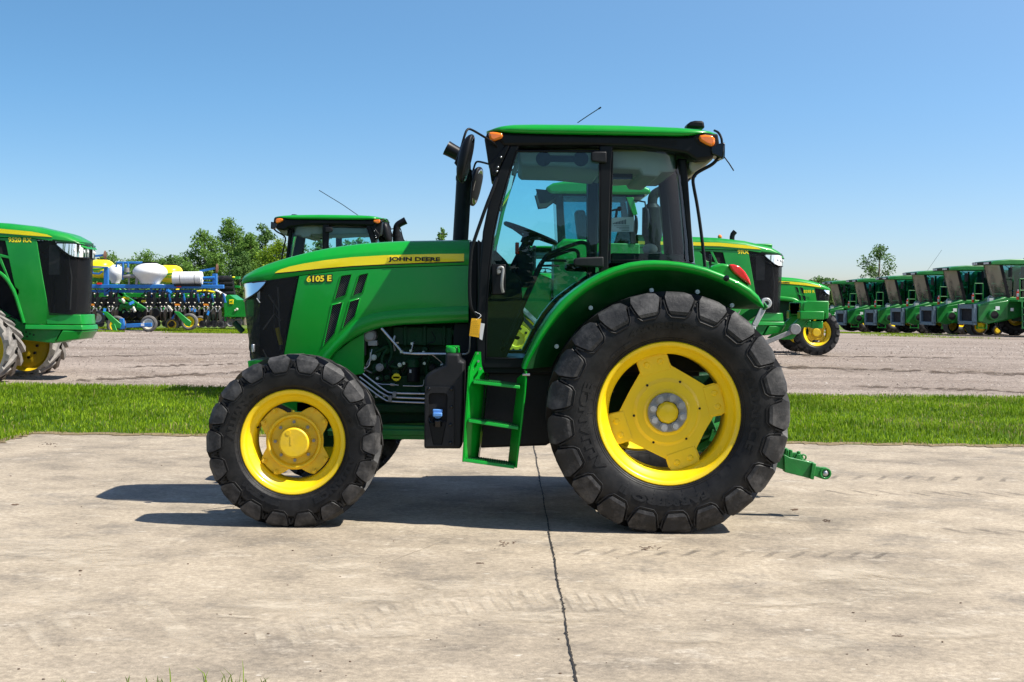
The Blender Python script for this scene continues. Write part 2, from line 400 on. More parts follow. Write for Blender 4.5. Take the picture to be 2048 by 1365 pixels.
# ---------------------------------------------------------------- ground
gz = lerp_list([(-1000, 0), (24, 0), (29, .17), (35, .27), (46, .13), (64, .13), (94, -.44), (112, -.6), (5000, -.6)])
def sheet(name, rows, mat, dz, parent=None):
    """rows = [(y, x0, x1)]"""
    b = MB(); secs = []
    for y, x0, x1 in rows: secs.append([(x0+(x1-x0)*k/24, y, gz(y)+dz) for k in range(25)])
    b.loft(secs); return b.build(name, mat, parent)
tag(sheet('field', [(y, -4000, 4000) for y in (-900, 0, 24, 29, 35, 46, 64, 94, 112, 900, 5500)], M['field'], -.09), kind='structure')
tag(sheet('gravel_yard', [(y, -60, 60) for y in (21.6, 24, 26, 29, 32, 35, 40, 46, 52, 57)], M['gravel'], -.035), kind='structure')
yd = sheet('gravel_road', [(57, 1, 60), (64, 2, 60), (80, 4, 60), (94, 6, 60), (108, 8, 60)], M['gravel'], -.036); tag(yd, kind='structure')
rng = np.random.default_rng(5)
# slab with a slightly wandering edge
sb = MB(); n = 120; X0, X1 = -5.4, 34.0
far = [(X0+(X1-X0)*i/n, 14.42+.05*math.sin(i*1.7)+.03*math.sin(i*.37)) for i in range(n+1)]
top = [(x, y) for x, y in far] + [(X1, 5.02), (X0, 5.02)]
sb.add([(x, y, 0) for x, y in top]+[(x, y, -.13) for x, y in top], [tuple(range(len(top)-1, -1, -1))]+[(i, (i+1) % len(top), (i+1) % len(top)+len(top), i+len(top)) for i in range(len(top))])
slab = tag(sb.build('concrete_pavement', M['concrete'], flat=True), kind='structure')
# the joint: a ragged dark gap filled with dirt
def strip(pts, wfun, z): 
    b = MB(); L = []; 
    for i, (x, y) in enumerate(pts):
        a = wfun(i); L.append([(x-a[0], y, z), (x+a[1], y, z)])
    return b.loft(L)
rr = random.Random(3)
jp = []
for i in range(420):
    t = i/419; y = 5.02+t*(14.4-5.02)
    xj = XZ(1150+(1067-1150)*0, 1365, 5.27)[0]
    a = XZ(1151, 1365, 4032/760.0); bq = XZ(1067, 890, 14.0)
    yy0, yy1 = 4032/760.0, 14.0
    x = a[0]+(bq[0]-a[0])*(y-yy0)/(yy1-yy0)
    jp.append((x+.003*math.sin(y*5)+rr.uniform(-.002, .002), y))
strip(jp, lambda i: (rr.uniform(.002, .006)+(.010*rr.random() if rr.random() < .12 else 0), rr.uniform(.002, .006)+(.012*rr.random() if rr.random() < .10 else 0)), .0062).build('joint', simple('joint_dirt', (.022, .018, .013), .95, var=.4, vscale=30), slab, flat=True)
# tyre prints and pale scuffs on the slab
def stain_mat(name, col, amt, scale=7):
    m, n, b = nt(name); b.inputs['Base Color'].default_value = (*col, 1); b.inputs['Roughness'].default_value = .9; b.inputs['Specular IOR Level'].default_value = .2
    t = noise(n, scale, 7, .75, coords(n)); r = ramp(n, t.outputs['Fac'], [(.36, 0), (.62, amt)])
    at = n.nodes.new('ShaderNodeAttribute'); at.attribute_name = 'shade'
    mu = n.nodes.new('ShaderNodeMath'); mu.operation = 'MULTIPLY'; n.links.new(r.outputs['Color'], mu.inputs[0]); n.links.new(at.outputs['Fac'], mu.inputs[1])
    tr = n.nodes.new('ShaderNodeBsdfTransparent'); mx = n.nodes.new('ShaderNodeMixShader')
    n.links.new(mu.outputs[0], mx.inputs[0]); n.links.new(tr.outputs[0], mx.inputs[1]); n.links.new(b.outputs[0], mx.inputs[2])
    n.links.new(mx.outputs[0], n.nodes['Material Output'].inputs['Surface']); return m
def blobs(name, polys, mat, z, parent, dz=lambda y: 0.0):
    """soft-edged marks: each polygon fades at its rim through the 'shade' attribute"""
    b = MB(); sh = []; z0 = z
    for iP, P in enumerate(polys):
        z = z0+.00003*iP
        cx = sum(p[0] for p in P)/len(P); cy = sum(p[1] for p in P)/len(P); nP = len(P)
        v = [(cx, cy, z+dz(cy))] + [(cx+(x-cx)*.5, cy+(y-cy)*.5, z+dz(cy+(y-cy)*.5)) for x, y in P] + [(x, y, z+dz(y)) for x, y in P]
        f = [(0, 1+i, 1+(i+1) % nP) for i in range(nP)] + [(1+i, 1+nP+i, 1+nP+(i+1) % nP, 1+(i+1) % nP) for i in range(nP)]
        b.add(v, f); sh += [1]+[1]*nP+[0]*nP
    me = bpy.data.meshes.new(name); me.from_pydata(b.v, [], b.f); me.materials.append(mat)
    at = me.attributes.new('shade', 'FLOAT', 'POINT'); at.data.foreach_set('value', sh)
    o = bpy.data.objects.new(name, me); C.objects.link(o); o.parent = parent; return o
def gp(px, py):
    """ground point seen at a pixel"""
    u = px-1024; w_ = py-600; d = H*F/(-u*math.sin(ROLL)+w_*math.cos(ROLL)); return (XZ(px, py, d)[0], d)
dark = stain_mat('tyre_print_dark', (.12, .105, .09), .45, 5)
pale = stain_mat('tyre_print_pale', (.54, .465, .355), .72, 3.5)
P = []
for i in range(26):                      # lug prints right of the drawbar, in two rows
    for k, (y0, s) in enumerate(((11.45, 1), (10.9, -1))):
        x = 2.6+i*.22; 
        P.append([(x, y0), (x+.07, y0), (x+.07+.2, y0+s*.38), (x+.2, y0+s*.38)])
for i in range(14):
    x = 3.0+i*.24; y0 = 9.1-.02*i
    P.append([(x, y0), (x+.09, y0), (x+.25, y0-.30), (x+.16, y0-.30)])
for i in range(12):
    x = .35+i*.17; y0 = 7.9
    P.append([(x, y0), (x+.06, y0), (x+.22, y0+.25), (x+.16, y0+.25)])
blobs('tyre_print', P, dark, .0006, slab)
def Q(*pts): return [gp(*p) for p in pts]
P = [Q((20,1235),(60,1228),(110,1290),(118,1320),(80,1310)), Q((92,1225),(125,1220),(165,1268),(140,1278),(105,1255)),
     Q((270,1208),(325,1202),(350,1235),(430,1290),(420,1298),(370,1300),(330,1280)), Q((240,1205),(300,1200),(330,1212),(270,1215)),
     Q((552,1255),(590,1255),(600,1280),(575,1288)), Q((612,1252),(650,1250),(655,1272),(625,1275)), Q((505,1262),(535,1262),(535,1292),(510,1296)),
     Q((640,1210),(690,1208),(700,1240),(660,1243)), Q((715,1222),(752,1218),(770,1258),(742,1256)), Q((778,1222),(805,1218),(812,1240),(790,1243)),
     Q((835,1218),(868,1210),(870,1232),(845,1236)), Q((1065,1195),(1085,1193),(1110,1215),(1090,1218)), Q((1143,1204),(1168,1202),(1200,1220),(1175,1226)),
     Q((1228,1214),(1258,1214),(1275,1234),(1255,1236)), Q((1060,1228),(1130,1218),(1140,1222),(1070,1232)), Q((1140,1232),(1220,1228),(1225,1233),(1140,1237)),
     Q((1685,1206),(1700,1192),(1722,1190),(1705,1206)), Q((1655,1265),(1700,1258),(1710,1268),(1670,1272)), Q((420,1228),(520,1235),(525,1240),(420,1236)),
     Q((885,1086),(905,1072),(912,1074),(740,1140),(735,1140))]
for i in range(7): 
    a = 930+i*22; P.append(Q((a,1180),(a+14,1178),(a+24,1205),(a+12,1208)))
for i in range(26):                      # the pale wheel track that crosses the foreground
    t = i/25; px = 560+t*700+rr.uniform(-6, 6); py = 1268-62*t-20*math.sin(t*3)+rr.uniform(-7, 7); a = rr.uniform(22, 38); h = rr.uniform(14, 26)
    P.append(Q((px, py-h), (px+a*.7, py-h-3), (px+a*1.5, py+h*.7), (px+a*.8, py+h)))
for i in range(20):                      # broad swept patches
    px = rr.uniform(40, 2000); py = rr.uniform(1080, 1330); a = rr.uniform(60, 190); h = rr.uniform(8, 26)
    P.append([gp(px+a*math.cos(q)*rr.uniform(.7, 1.2), py+h*math.sin(q)*rr.uniform(.7, 1.2)) for q in (2*PI*k/9 for k in range(9))])
blobs('scuff', P, pale, .0034, slab)
rut = stain_mat('rut_mud', (.085, .06, .042), .9, 2.2); P = []
for (xa, ya), (xb, yb), th in (((1568, 747), (2060, 759), 7), ((150, 758), (480, 748), 6), ((230, 741), (480, 737), 3), ((1700, 772), (2060, 782), 4), ((100, 727), (470, 722), 3), ((1560, 728), (1900, 733), 3)):
    n_ = 26
    for i in range(n_):
        if rr.random() < .12: continue
        xx = xa+(xb-xa)*i/n_; yy = ya+(yb-ya)*i/n_+rr.uniform(-1, 1); w_ = (xb-xa)/n_*1.9; h_ = th*rr.uniform(.35, 1)
        P.append(Q((xx, yy), (xx+w_*.3, yy-h_*.5), (xx+w_*.8, yy-h_*.4), (xx+w_, yy), (xx+w_*.7, yy+h_*.5), (xx+w_*.2, yy+h_*.4)))
blobs('wheel_rut', P, rut, -.029, bpy.data.objects['gravel_yard'], gz)
# small clods and bits of debris lying about: stuff on the slab
b = MB()
for k in range(90):
    px, py = rr.uniform(0, 2048), 890+475*rr.random()**.8
    x, y = gp(px, py)
    if y > 14: continue
    r = rr.uniform(.002, .006)*(1.7 if rr.random() < .07 else 1)
    b.ell((x, y, r*.4), (r*rr.uniform(.7, 1.8), r, r*.6), 6, 4)
for cx, cy, s in ((1010, 1087, 22), (1297, 1097, 26), (1590, 1020, 9), (30, 1010, 7), (960, 1127, 6), (1655, 1042, 10), (1800, 1272, 12), (100, 889, 22), (1240, 1020, 8)):
    for q in range(26):
        x, y = gp(cx+rr.gauss(0, s*.4), cy+rr.gauss(0, s*.10)); r = rr.uniform(.002, .005)
        b.ell((x, y, r*.4), (r*rr.uniform(1, 3), r, r*.7), 6, 4)
tag(b.build('dirt_crumbs', simple('dry_dirt', (.11, .07, .045), .95, var=.4)), kind='stuff')

# ---------------------------------------------------------------- grass
def tri_mesh(name, V, T, shade, mat, sharp=False):
    me = bpy.data.meshes.new(name); V = np.asarray(V, np.float32); T = np.asarray(T, np.int32)
    me.vertices.add(len(V)); me.vertices.foreach_set('co', V.ravel())
    me.loops.add(T.size); me.loops.foreach_set('vertex_index', T.ravel())
    me.polygons.add(len(T)); me.polygons.foreach_set('loop_start', np.arange(0, T.size, 3, dtype=np.int32))
    at = me.attributes.new('shade', 'FLOAT', 'POINT'); at.data.foreach_set('value', np.asarray(shade, np.float32))
    me.update(calc_edges=True); me.validate()
    me.materials.append(mat); o = bpy.data.objects.new(name, me); C.objects.link(o); return o
def patch(x, y, s, seed):
    return (np.sin(x*1.3*s+seed)+np.sin(y*1.9*s+seed*2+x*.7*s)+np.sin((x+y)*2.7*s+seed*3)+.7*np.sin(x*5.1*s-y*3.3*s))/3.7
def blades(x, y, z0, h, wd, seed):
    g = np.random.default_rng(seed); N = len(x)
    a = g.uniform(0, 2*PI, N); lean = np.abs(g.normal(.0, .42, N))+.08; la = a+g.normal(PI/2, .6, N)
    # blades sit flattest towards the viewer's side so they show their width
    a = np.where(g.random(N) < .6, g.normal(0, .5, N), a)
    dx, dy = np.cos(a)*wd/2, np.sin(a)*wd/2; lx, ly = np.cos(la)*lean, np.sin(la)*lean
    V = np.zeros((N, 5, 3))
    V[:, 0] = np.stack([x-dx, y-dy, z0], 1); V[:, 1] = np.stack([x+dx, y+dy, z0], 1)
    mx, my, mz = x+lx*h*.35, y+ly*h*.35, z0+h*.6
    V[:, 2] = np.stack([mx-dx*.8, my-dy*.8, mz], 1); V[:, 3] = np.stack([mx+dx*.8, my+dy*.8, mz], 1)
    V[:, 4] = np.stack([x+lx*h, y+ly*h, z0+h*(1-.25*lean)], 1)
    T = np.array([[0,1,3],[0,3,2],[2,3,4]])[None]+(np.arange(N)*5)[:, None, None]
    sh = np.clip(g.normal(.42, .2, N)+.20*patch(x, y, 1.0, 1.0)+.16*patch(x, y, 3.1, 5.0), 0, .86)
    return V.reshape(-1, 3), T.reshape(-1, 3), np.repeat(sh, 5)
def lawn(name, N, xr, yr, hm, seed, edge=None):
    g = np.random.default_rng(seed)
    x = g.uniform(*xr, N); y = yr[0]+(yr[1]-yr[0])*g.random(N)
    h = hm*(1+.35*patch(x, y, .9, 4))*g.uniform(.55, 1.35, N)*np.where(g.random(N) < .012, 1.7, 1)
    z = np.full(N, -.02)
    V, T, S = blades(x, y, z, h, g.uniform(.006, .013, N), seed+1)
    st = (g.random(N) < np.where(np.minimum(y-yr[0], 9) < .16, .45, np.where(patch(x, y, .6, 9) > .35, .16, .03))); S = np.where(np.repeat(st, 5), 1.0, S)
    return V, T, S
parts = [lawn('a', 150000, (-12.5, 12.5), (14.36, 22.35), .058, 1), lawn('a', 16000, (-8.5, -5.36), (9, 14.4), .095, 2)]
g = np.random.default_rng(8)
N = 9000; x = g.uniform(-4, 4, N); y = g.uniform(3.2, 5.03, N); parts.append(blades(x, y, np.full(N, -.03), g.uniform(.02, .05, N), g.uniform(.003, .006, N), 9))
xs = []; ys = []; hs_ = []
for px, hh in ((145, .045), (175, .04), (268, .05), (300, .04), (325, .05), (335, .055), (425, .11), (450, .06), (463, .09), (480, .07), (487, .10), (500, .05), (505, .045), (532, .07), (538, .05), (340, .06)):
    for q in range(3): xs.append(XZ(px, 1360, 5.2)[0]+rr.gauss(0, .006)); ys.append(5.1+rr.gauss(0, .03)); hs_.append(hh*rr.uniform(.6, 1.1)+.01)
parts.append(blades(np.array(xs), np.array(ys), np.zeros(len(xs)), np.array(hs_), np.full(len(xs), .005), 10))
V = []; T = []; S = []; k = 0
for a, b_, c_ in parts: V.append(a); T.append(b_+k); S.append(c_); k += len(a)
ms = M['grass'].node_tree
for nd in ms.nodes:
    if nd.type == 'VALTORGB' and len(nd.color_ramp.elements) == 2 and nd.color_ramp.elements[0].color[1] < .3:
        nd.color_ramp.elements[1].position = .88; e = nd.color_ramp.elements.new(1.0); e.color = (.40, .34, .13, 1)
tag(tri_mesh('grass', np.concatenate(V), np.concatenate(T), np.concatenate(S), M['grass']), kind='stuff')
b = MB(); b.box(-60, 60, 14.3, 22.3, -.2, -.022); b.box(-60, -5.41, -20, 14.3, -.2, -.022); b.box(-5.41, 34, -20, 5.01, -.2, -.022)
th = MB(); r5 = random.Random(12)
for i in range(420):
    x = -5.4+i*.048; w0 = abs(r5.gauss(0, .045)); L_ = r5.uniform(.06, .2); y = 14.36+.05*math.sin(i*.5)
    th.add([(x, y-w0, .006), (x+L_, y-w0*r5.random(), .006), (x+L_*.8, y+.12, .012), (x+.01, y+.12, .012)], [(0, 1, 2, 3)])
for i in range(60):
    y = 9+i*.09; w0 = abs(r5.gauss(0, .05)); th.add([(-5.42-.05, y, .012), (-5.38+w0, y+.02, .006), (-5.38+w0*r5.random(), y+.12, .006), (-5.47, y+.14, .012)], [(0, 1, 2, 3)])
tag(th.build('thatch', M['thatch'], flat=True), kind='stuff')
tag(b.build('turf', M['turf'], flat=True), kind='structure')
# loose stones on the gravel
g = np.random.default_rng(61); N = 42000
y = 1/(1/22.0+(1/56.5-1/22.0)*g.random(N)); x = g.uniform(-.46, .46, N)*y; s = g.uniform(.006, .017, N)*np.clip(y/24, 1, 1.7)*np.where(g.random(N) < .04, 1.9, 1)
z = np.interp(y, [0, 24, 29, 35, 46, 64], [0, 0, .17, .27, .13, .13])-.035
Vs = np.zeros((N, 6, 3)); ang = g.uniform(0, 2*PI, N)
for k in range(5):
    t = ang+2*PI*k/5; r = s*g.uniform(.7, 1.3, N); Vs[:, k] = np.stack([x+r*np.cos(t), y+r*np.sin(t), z-.003], 1)
Vs[:, 5] = np.stack([x+s*g.uniform(-.3, .3, N), y+s*g.uniform(-.3, .3, N), z+s*g.uniform(.5, 1.0, N)], 1)
Ts = np.array([[k, (k+1) % 5, 5] for k in range(5)])[None]+(np.arange(N)*6)[:, None, None]
ms_, n_, b_ = nt('gravel_stone'); at_ = n_.nodes.new('ShaderNodeAttribute'); at_.attribute_name = 'shade'
n_.links.new(ramp(n_, at_.outputs['Fac'], [(0, (.07, .052, .04)), (.45, (.24, .20, .168)), (1, (.40, .355, .31))]).outputs['Color'], b_.inputs['Base Color']); b_.inputs['Roughness'].default_value = .9
tag(tri_mesh('gravel_stones', Vs.reshape(-1, 3), Ts.reshape(-1, 3), np.repeat(np.clip(g.normal(.42, .25, N), 0, 1), 6), ms_), kind='stuff')
# far strip of mown grass in front of the planters and under the combines
g = np.random.default_rng(31); N = 60000
x = np.concatenate([g.uniform(-26, -6, N), g.uniform(15, 30, N//2)]); y = np.concatenate([g.uniform(50.5, 57, N)+.0, g.uniform(58, 92, N//2)])
sel = np.ones(len(x), bool); sel[N:] = (np.abs(x[N:]-(19.6+1.5*np.sin(y[N:]*.9))) < 1.4)
sel[:N] &= patch(x[:N], y[:N], .5, 2) > -.25
x, y = x[sel], y[sel]; z = np.array([gz(v) for v in y])-.04
V, T, S = blades(x, y, z, g.uniform(.04, .10, len(x)), g.uniform(.012, .025, len(x)), 33)
tag(tri_mesh('verge_grass', V, T, np.clip(S+.12, 0, .9), M['grass']), kind='stuff')

# ---------------------------------------------------------------- trees
def leaves(pts, size, seed, shade0=.5, flat=.6):
    g = np.random.default_rng(seed); N = len(pts)
    nrm = g.normal(size=(N, 3)); nrm[:, 2] = np.abs(nrm[:, 2])*(1+flat); nrm /= np.linalg.norm(nrm, axis=1)[:, None]
    a = np.cross(nrm, g.normal(size=(N, 3))); a /= np.linalg.norm(a, axis=1)[:, None]; b = np.cross(nrm, a)
    s = size*g.uniform(.55, 1.3, N)[:, None]
    V = np.stack([pts-a*s*.5, pts+b*s*.32, pts+a*s*.55, pts-b*s*.32], 1)
    T = np.array([[0,1,2],[0,2,3]])[None]+(np.arange(N)*4)[:, None, None]
    return V.reshape(-1, 3), T.reshape(-1, 3), np.repeat(np.clip(g.normal(shade0, .25, N), 0, 1), 4)
def tree(name, label, cat, group, base, height, width, mat, seed, nl=2600, ls=.22, lobes=26, bare=.12, shape='oval', limbs=9, gap=.5):
    g = np.random.default_rng(seed); r = random.Random(seed)
    root = empty(name, base); tag(root, label, cat, group)
    tb = MB(); tr = height*.018+.03; lean = r.uniform(-.05, .05)*height
    def axis(t): return Vector((lean*t+.03*height*math.sin(t*4+seed), .03*height*math.cos(t*3+seed), height*.93*t))
    tb.tube([axis(t) for t in np.linspace(-.01, 1, 9)], tr, 8, rs=[1.25, .95, .75, .45, .12])
    cl = []
    for k in range(lobes):
        t = bare+(1-bare)*((k+.5)/lobes)**.9; a = k*2.4+r.uniform(-.5, .5)
        prof = {'oval': math.sin(PI*min(1, (t-bare)/(1-bare)*.86+.12))**.7, 'cone': (1.05-t)**.8, 'round': math.sin(PI*min(.97, (t-bare)/(1-bare)*.8+.17))**.5}[shape]
        rad = width/2*prof*r.uniform(.45, 1.0)
        p0 = axis(max(.04, t-.16)); p1 = axis(t)+Vector((math.cos(a)*rad, math.sin(a)*rad, r.uniform(-.02, .05)*height))
        if k % max(1, lobes//limbs) == 0 or True:
            tb.tube([p0, p0.lerp(p1, .5)+Vector((0, 0, .02*height)), p1], tr*.32*(1.1-t), 5, rs=[1, .7, .2])
        cl.append((p1, width*r.uniform(.10, .19)*(.6+.6*prof)))
        if r.random() < .6: cl.append((p0.lerp(p1, .55), width*r.uniform(.08, .13)))
    cl.append((axis(1.0), width*.10)); cl.append((axis(.93), width*.13))
    tb.build('trunk', M['bark'], root)
    wts = np.array([c[1]**2 for c in cl]); idx = g.choice(len(cl), nl, p=wts/wts.sum())
    d = g.normal(size=(nl, 3)); d /= np.linalg.norm(d, axis=1)[:, None]
    rad = np.array([c[1] for c in cl])[idx]*(g.random(nl)**gap)*1.25
    pts = np.array([tuple(c[0]) for c in cl])[idx]+d*rad[:, None]*np.array([1, 1, .85])
    pts[:, 2] = np.maximum(pts[:, 2], .1)
    V, T, S = leaves(pts, ls, seed+7)
    cr = tri_mesh('crown', V, T, S, mat); cr.parent = root
    return root
def tree_at(px, top, wpx, d, mat, seed, label, group='trees behind the machinery', **k):
    x, zt = XZ(px, top, d); zb = gz(d); wd = wpx*d/F*1.28; k['nl'] = int(k.get('nl', 2600)*2.1); k['ls'] = k.get('ls', .22)*.92
    return tree('broadleaf_tree', label, 'tree', group, (x, d, zb-.05), zt-zb, wd, mat, seed, **k)
L, LL, LD = M['leaf'], M['leaf_light'], M['leaf_dark']
tree_at(404, 454, 66, 92, L, 11, 'leafy tree standing behind the white cylindrical tank, left neighbour of the tallest tree', nl=4200, lobes=34, ls=.20)
tree_at(462, 433, 70, 95, L, 12, 'tallest leafy tree at the left, with a loose airy crown and pale trunk', nl=4800, lobes=42, ls=.20)
tree_at(510, 458, 58, 93, L, 13, 'grey green tree between the tallest tree and the cab of the rear tractor', nl=4000, lobes=34, ls=.20)
tree_at(545, 449, 62, 99, LD, 14, 'dark green tree with a pointed top just left of the rear tractor cab roof', nl=4200, lobes=34, ls=.20)
tree_at(552, 474, 78, 84, LL, 15, 'bright yellow green bushy tree low beside the rear tractor cab', nl=4800, lobes=34, ls=.16, bare=.03)
tree_at(290, 500, 84, 88, L, 16, 'small round green tree above the white hopper', nl=3000, lobes=24, ls=.18, shape='round')
tree_at(222, 506, 78, 90, L, 17, 'small green tree above the yellow seed tank', nl=2800, lobes=24, ls=.18, shape='round')
tree_at(345, 508, 76, 90, LD, 18, 'low dark green tree with spiky top left of the taller trees', nl=2800, lobes=24, ls=.18)
tree_at(256, 514, 70, 94, LD, 23, 'low dark tree between the small trees above the hoppers', nl=2600, lobes=22, ls=.18, shape='round', bare=.03)
tree_at(318, 513, 60, 93, L, 24, 'low green tree above the right yellow seed tank', nl=2400, lobes=20, ls=.18, shape='round', bare=.03)
tree_at(190, 518, 60, 93, L, 25, 'low tree behind the grille of the left tracked tractor', nl=2400, lobes=20, ls=.18, shape='round', bare=.03)
tree_at(375, 520, 50, 87, L, 19, 'short bushy tree behind the white cylindrical tank', nl=2400, lobes=20, ls=.17, shape='round', bare=.03)
tree_at(432, 500, 60, 90, L, 20, 'short green tree filling the gap between the two tall trees', nl=2800, lobes=22, ls=.18, shape='round', bare=.03)
tree_at(488, 505, 56, 88, LD, 21, 'short dark tree low in front of the tall trees, above the green tractor nose', nl=2600, lobes=22, ls=.18, shape='round', bare=.03)
for i, (px, tp, wd) in enumerate(((598, 466, 60), (640, 470, 64), (684, 476, 60), (728, 470, 62), (772, 477, 60), (815, 481, 60), (858, 480, 58))):
    tree_at(px, tp, wd, 96+(i % 3)*4, (L, LD, L)[i % 3], 40+i, 'tree of the row behind the rear tractor cab and the green bonnet', group='tree row behind the rear tractor', nl=2600, lobes=24, ls=.20)
tree_at(883, 443, 30, 100, L, 60, 'narrow treetop rising alone above the bonnet beside the exhaust stack', nl=1300, lobes=20, ls=.19, bare=.4)
tree_at(1756, 481, 62, 104, LD, 61, 'lone sparse tree with separate upright limbs behind the combine row', nl=1500, lobes=14, ls=.19, bare=.34, gap=.6)
for px, tp, wd, d, s in ((1646, 556, 62, 210, 70), (1676, 562, 56, 214, 71), (1612, 566, 58, 205, 72), (1700, 568, 50, 214, 74), (1582, 572, 52, 205, 75)):
    lab = {70: 'tallest dark tree of the distant clump left of the combines', 71: 'dark distant tree touching the farthest combine', 72: 'dark distant tree at the left end of the clump, above the row crop tractor bonnet', 74: 'distant tree mostly behind the cab of the farthest combine', 75: 'small distant tree behind the articulated tractor grille'}[s]
    tree_at(px, tp, wd, d, LD, s, lab, group='distant trees left of the combines', nl=2600, lobes=26, ls=.5, shape='round', bare=.05)
# undergrowth below the trees and a wood behind the viewer (seen in the paint)
g = np.random.default_rng(77)
def mass(name, n, xr, yr, hf, ls, mat, seed):
    g = np.random.default_rng(seed); x = g.uniform(*xr, n); y = g.uniform(*yr, n)
    hh = hf(x)*(g.random(n)**.6); z = np.array([gz(v) for v in y])+hh
    V, T, S = leaves(np.stack([x, y, z], 1), ls, seed+1); return tag(tri_mesh(name, V, T, S, mat), kind='stuff')
mass('undergrowth', 24000, (-36, -3), (100, 104), lambda x: 3.9+.8*np.sin(x*.9)+.6*np.sin(x*2.3), .34, L, 80)
mass('far_woods', 26000, (-420, 520), (420, 445), lambda x: 5+2*np.sin(x*.11)+1.4*np.sin(x*.37), 2.2, LD, 81)
mass('woodland', 14000, (-70, 70), (-62, -52), lambda x: 5+2*np.sin(x*.3)+1.5*np.sin(x*.9), 1.1, LD, 82)
# thin utility pole
x, z = XZ(1657, 572, 120); pb = MB(); pb.cyl((x, 120, -.7), (x, 120, z), .07, 8, .05); pb.box(x-.32, x+.32, 119.9, 120.0, z-.4, z-.3)
tag(pb.build('utility_pole', M['bark']), 'thin grey wooden pole standing left of the farthest combine', 'pole')
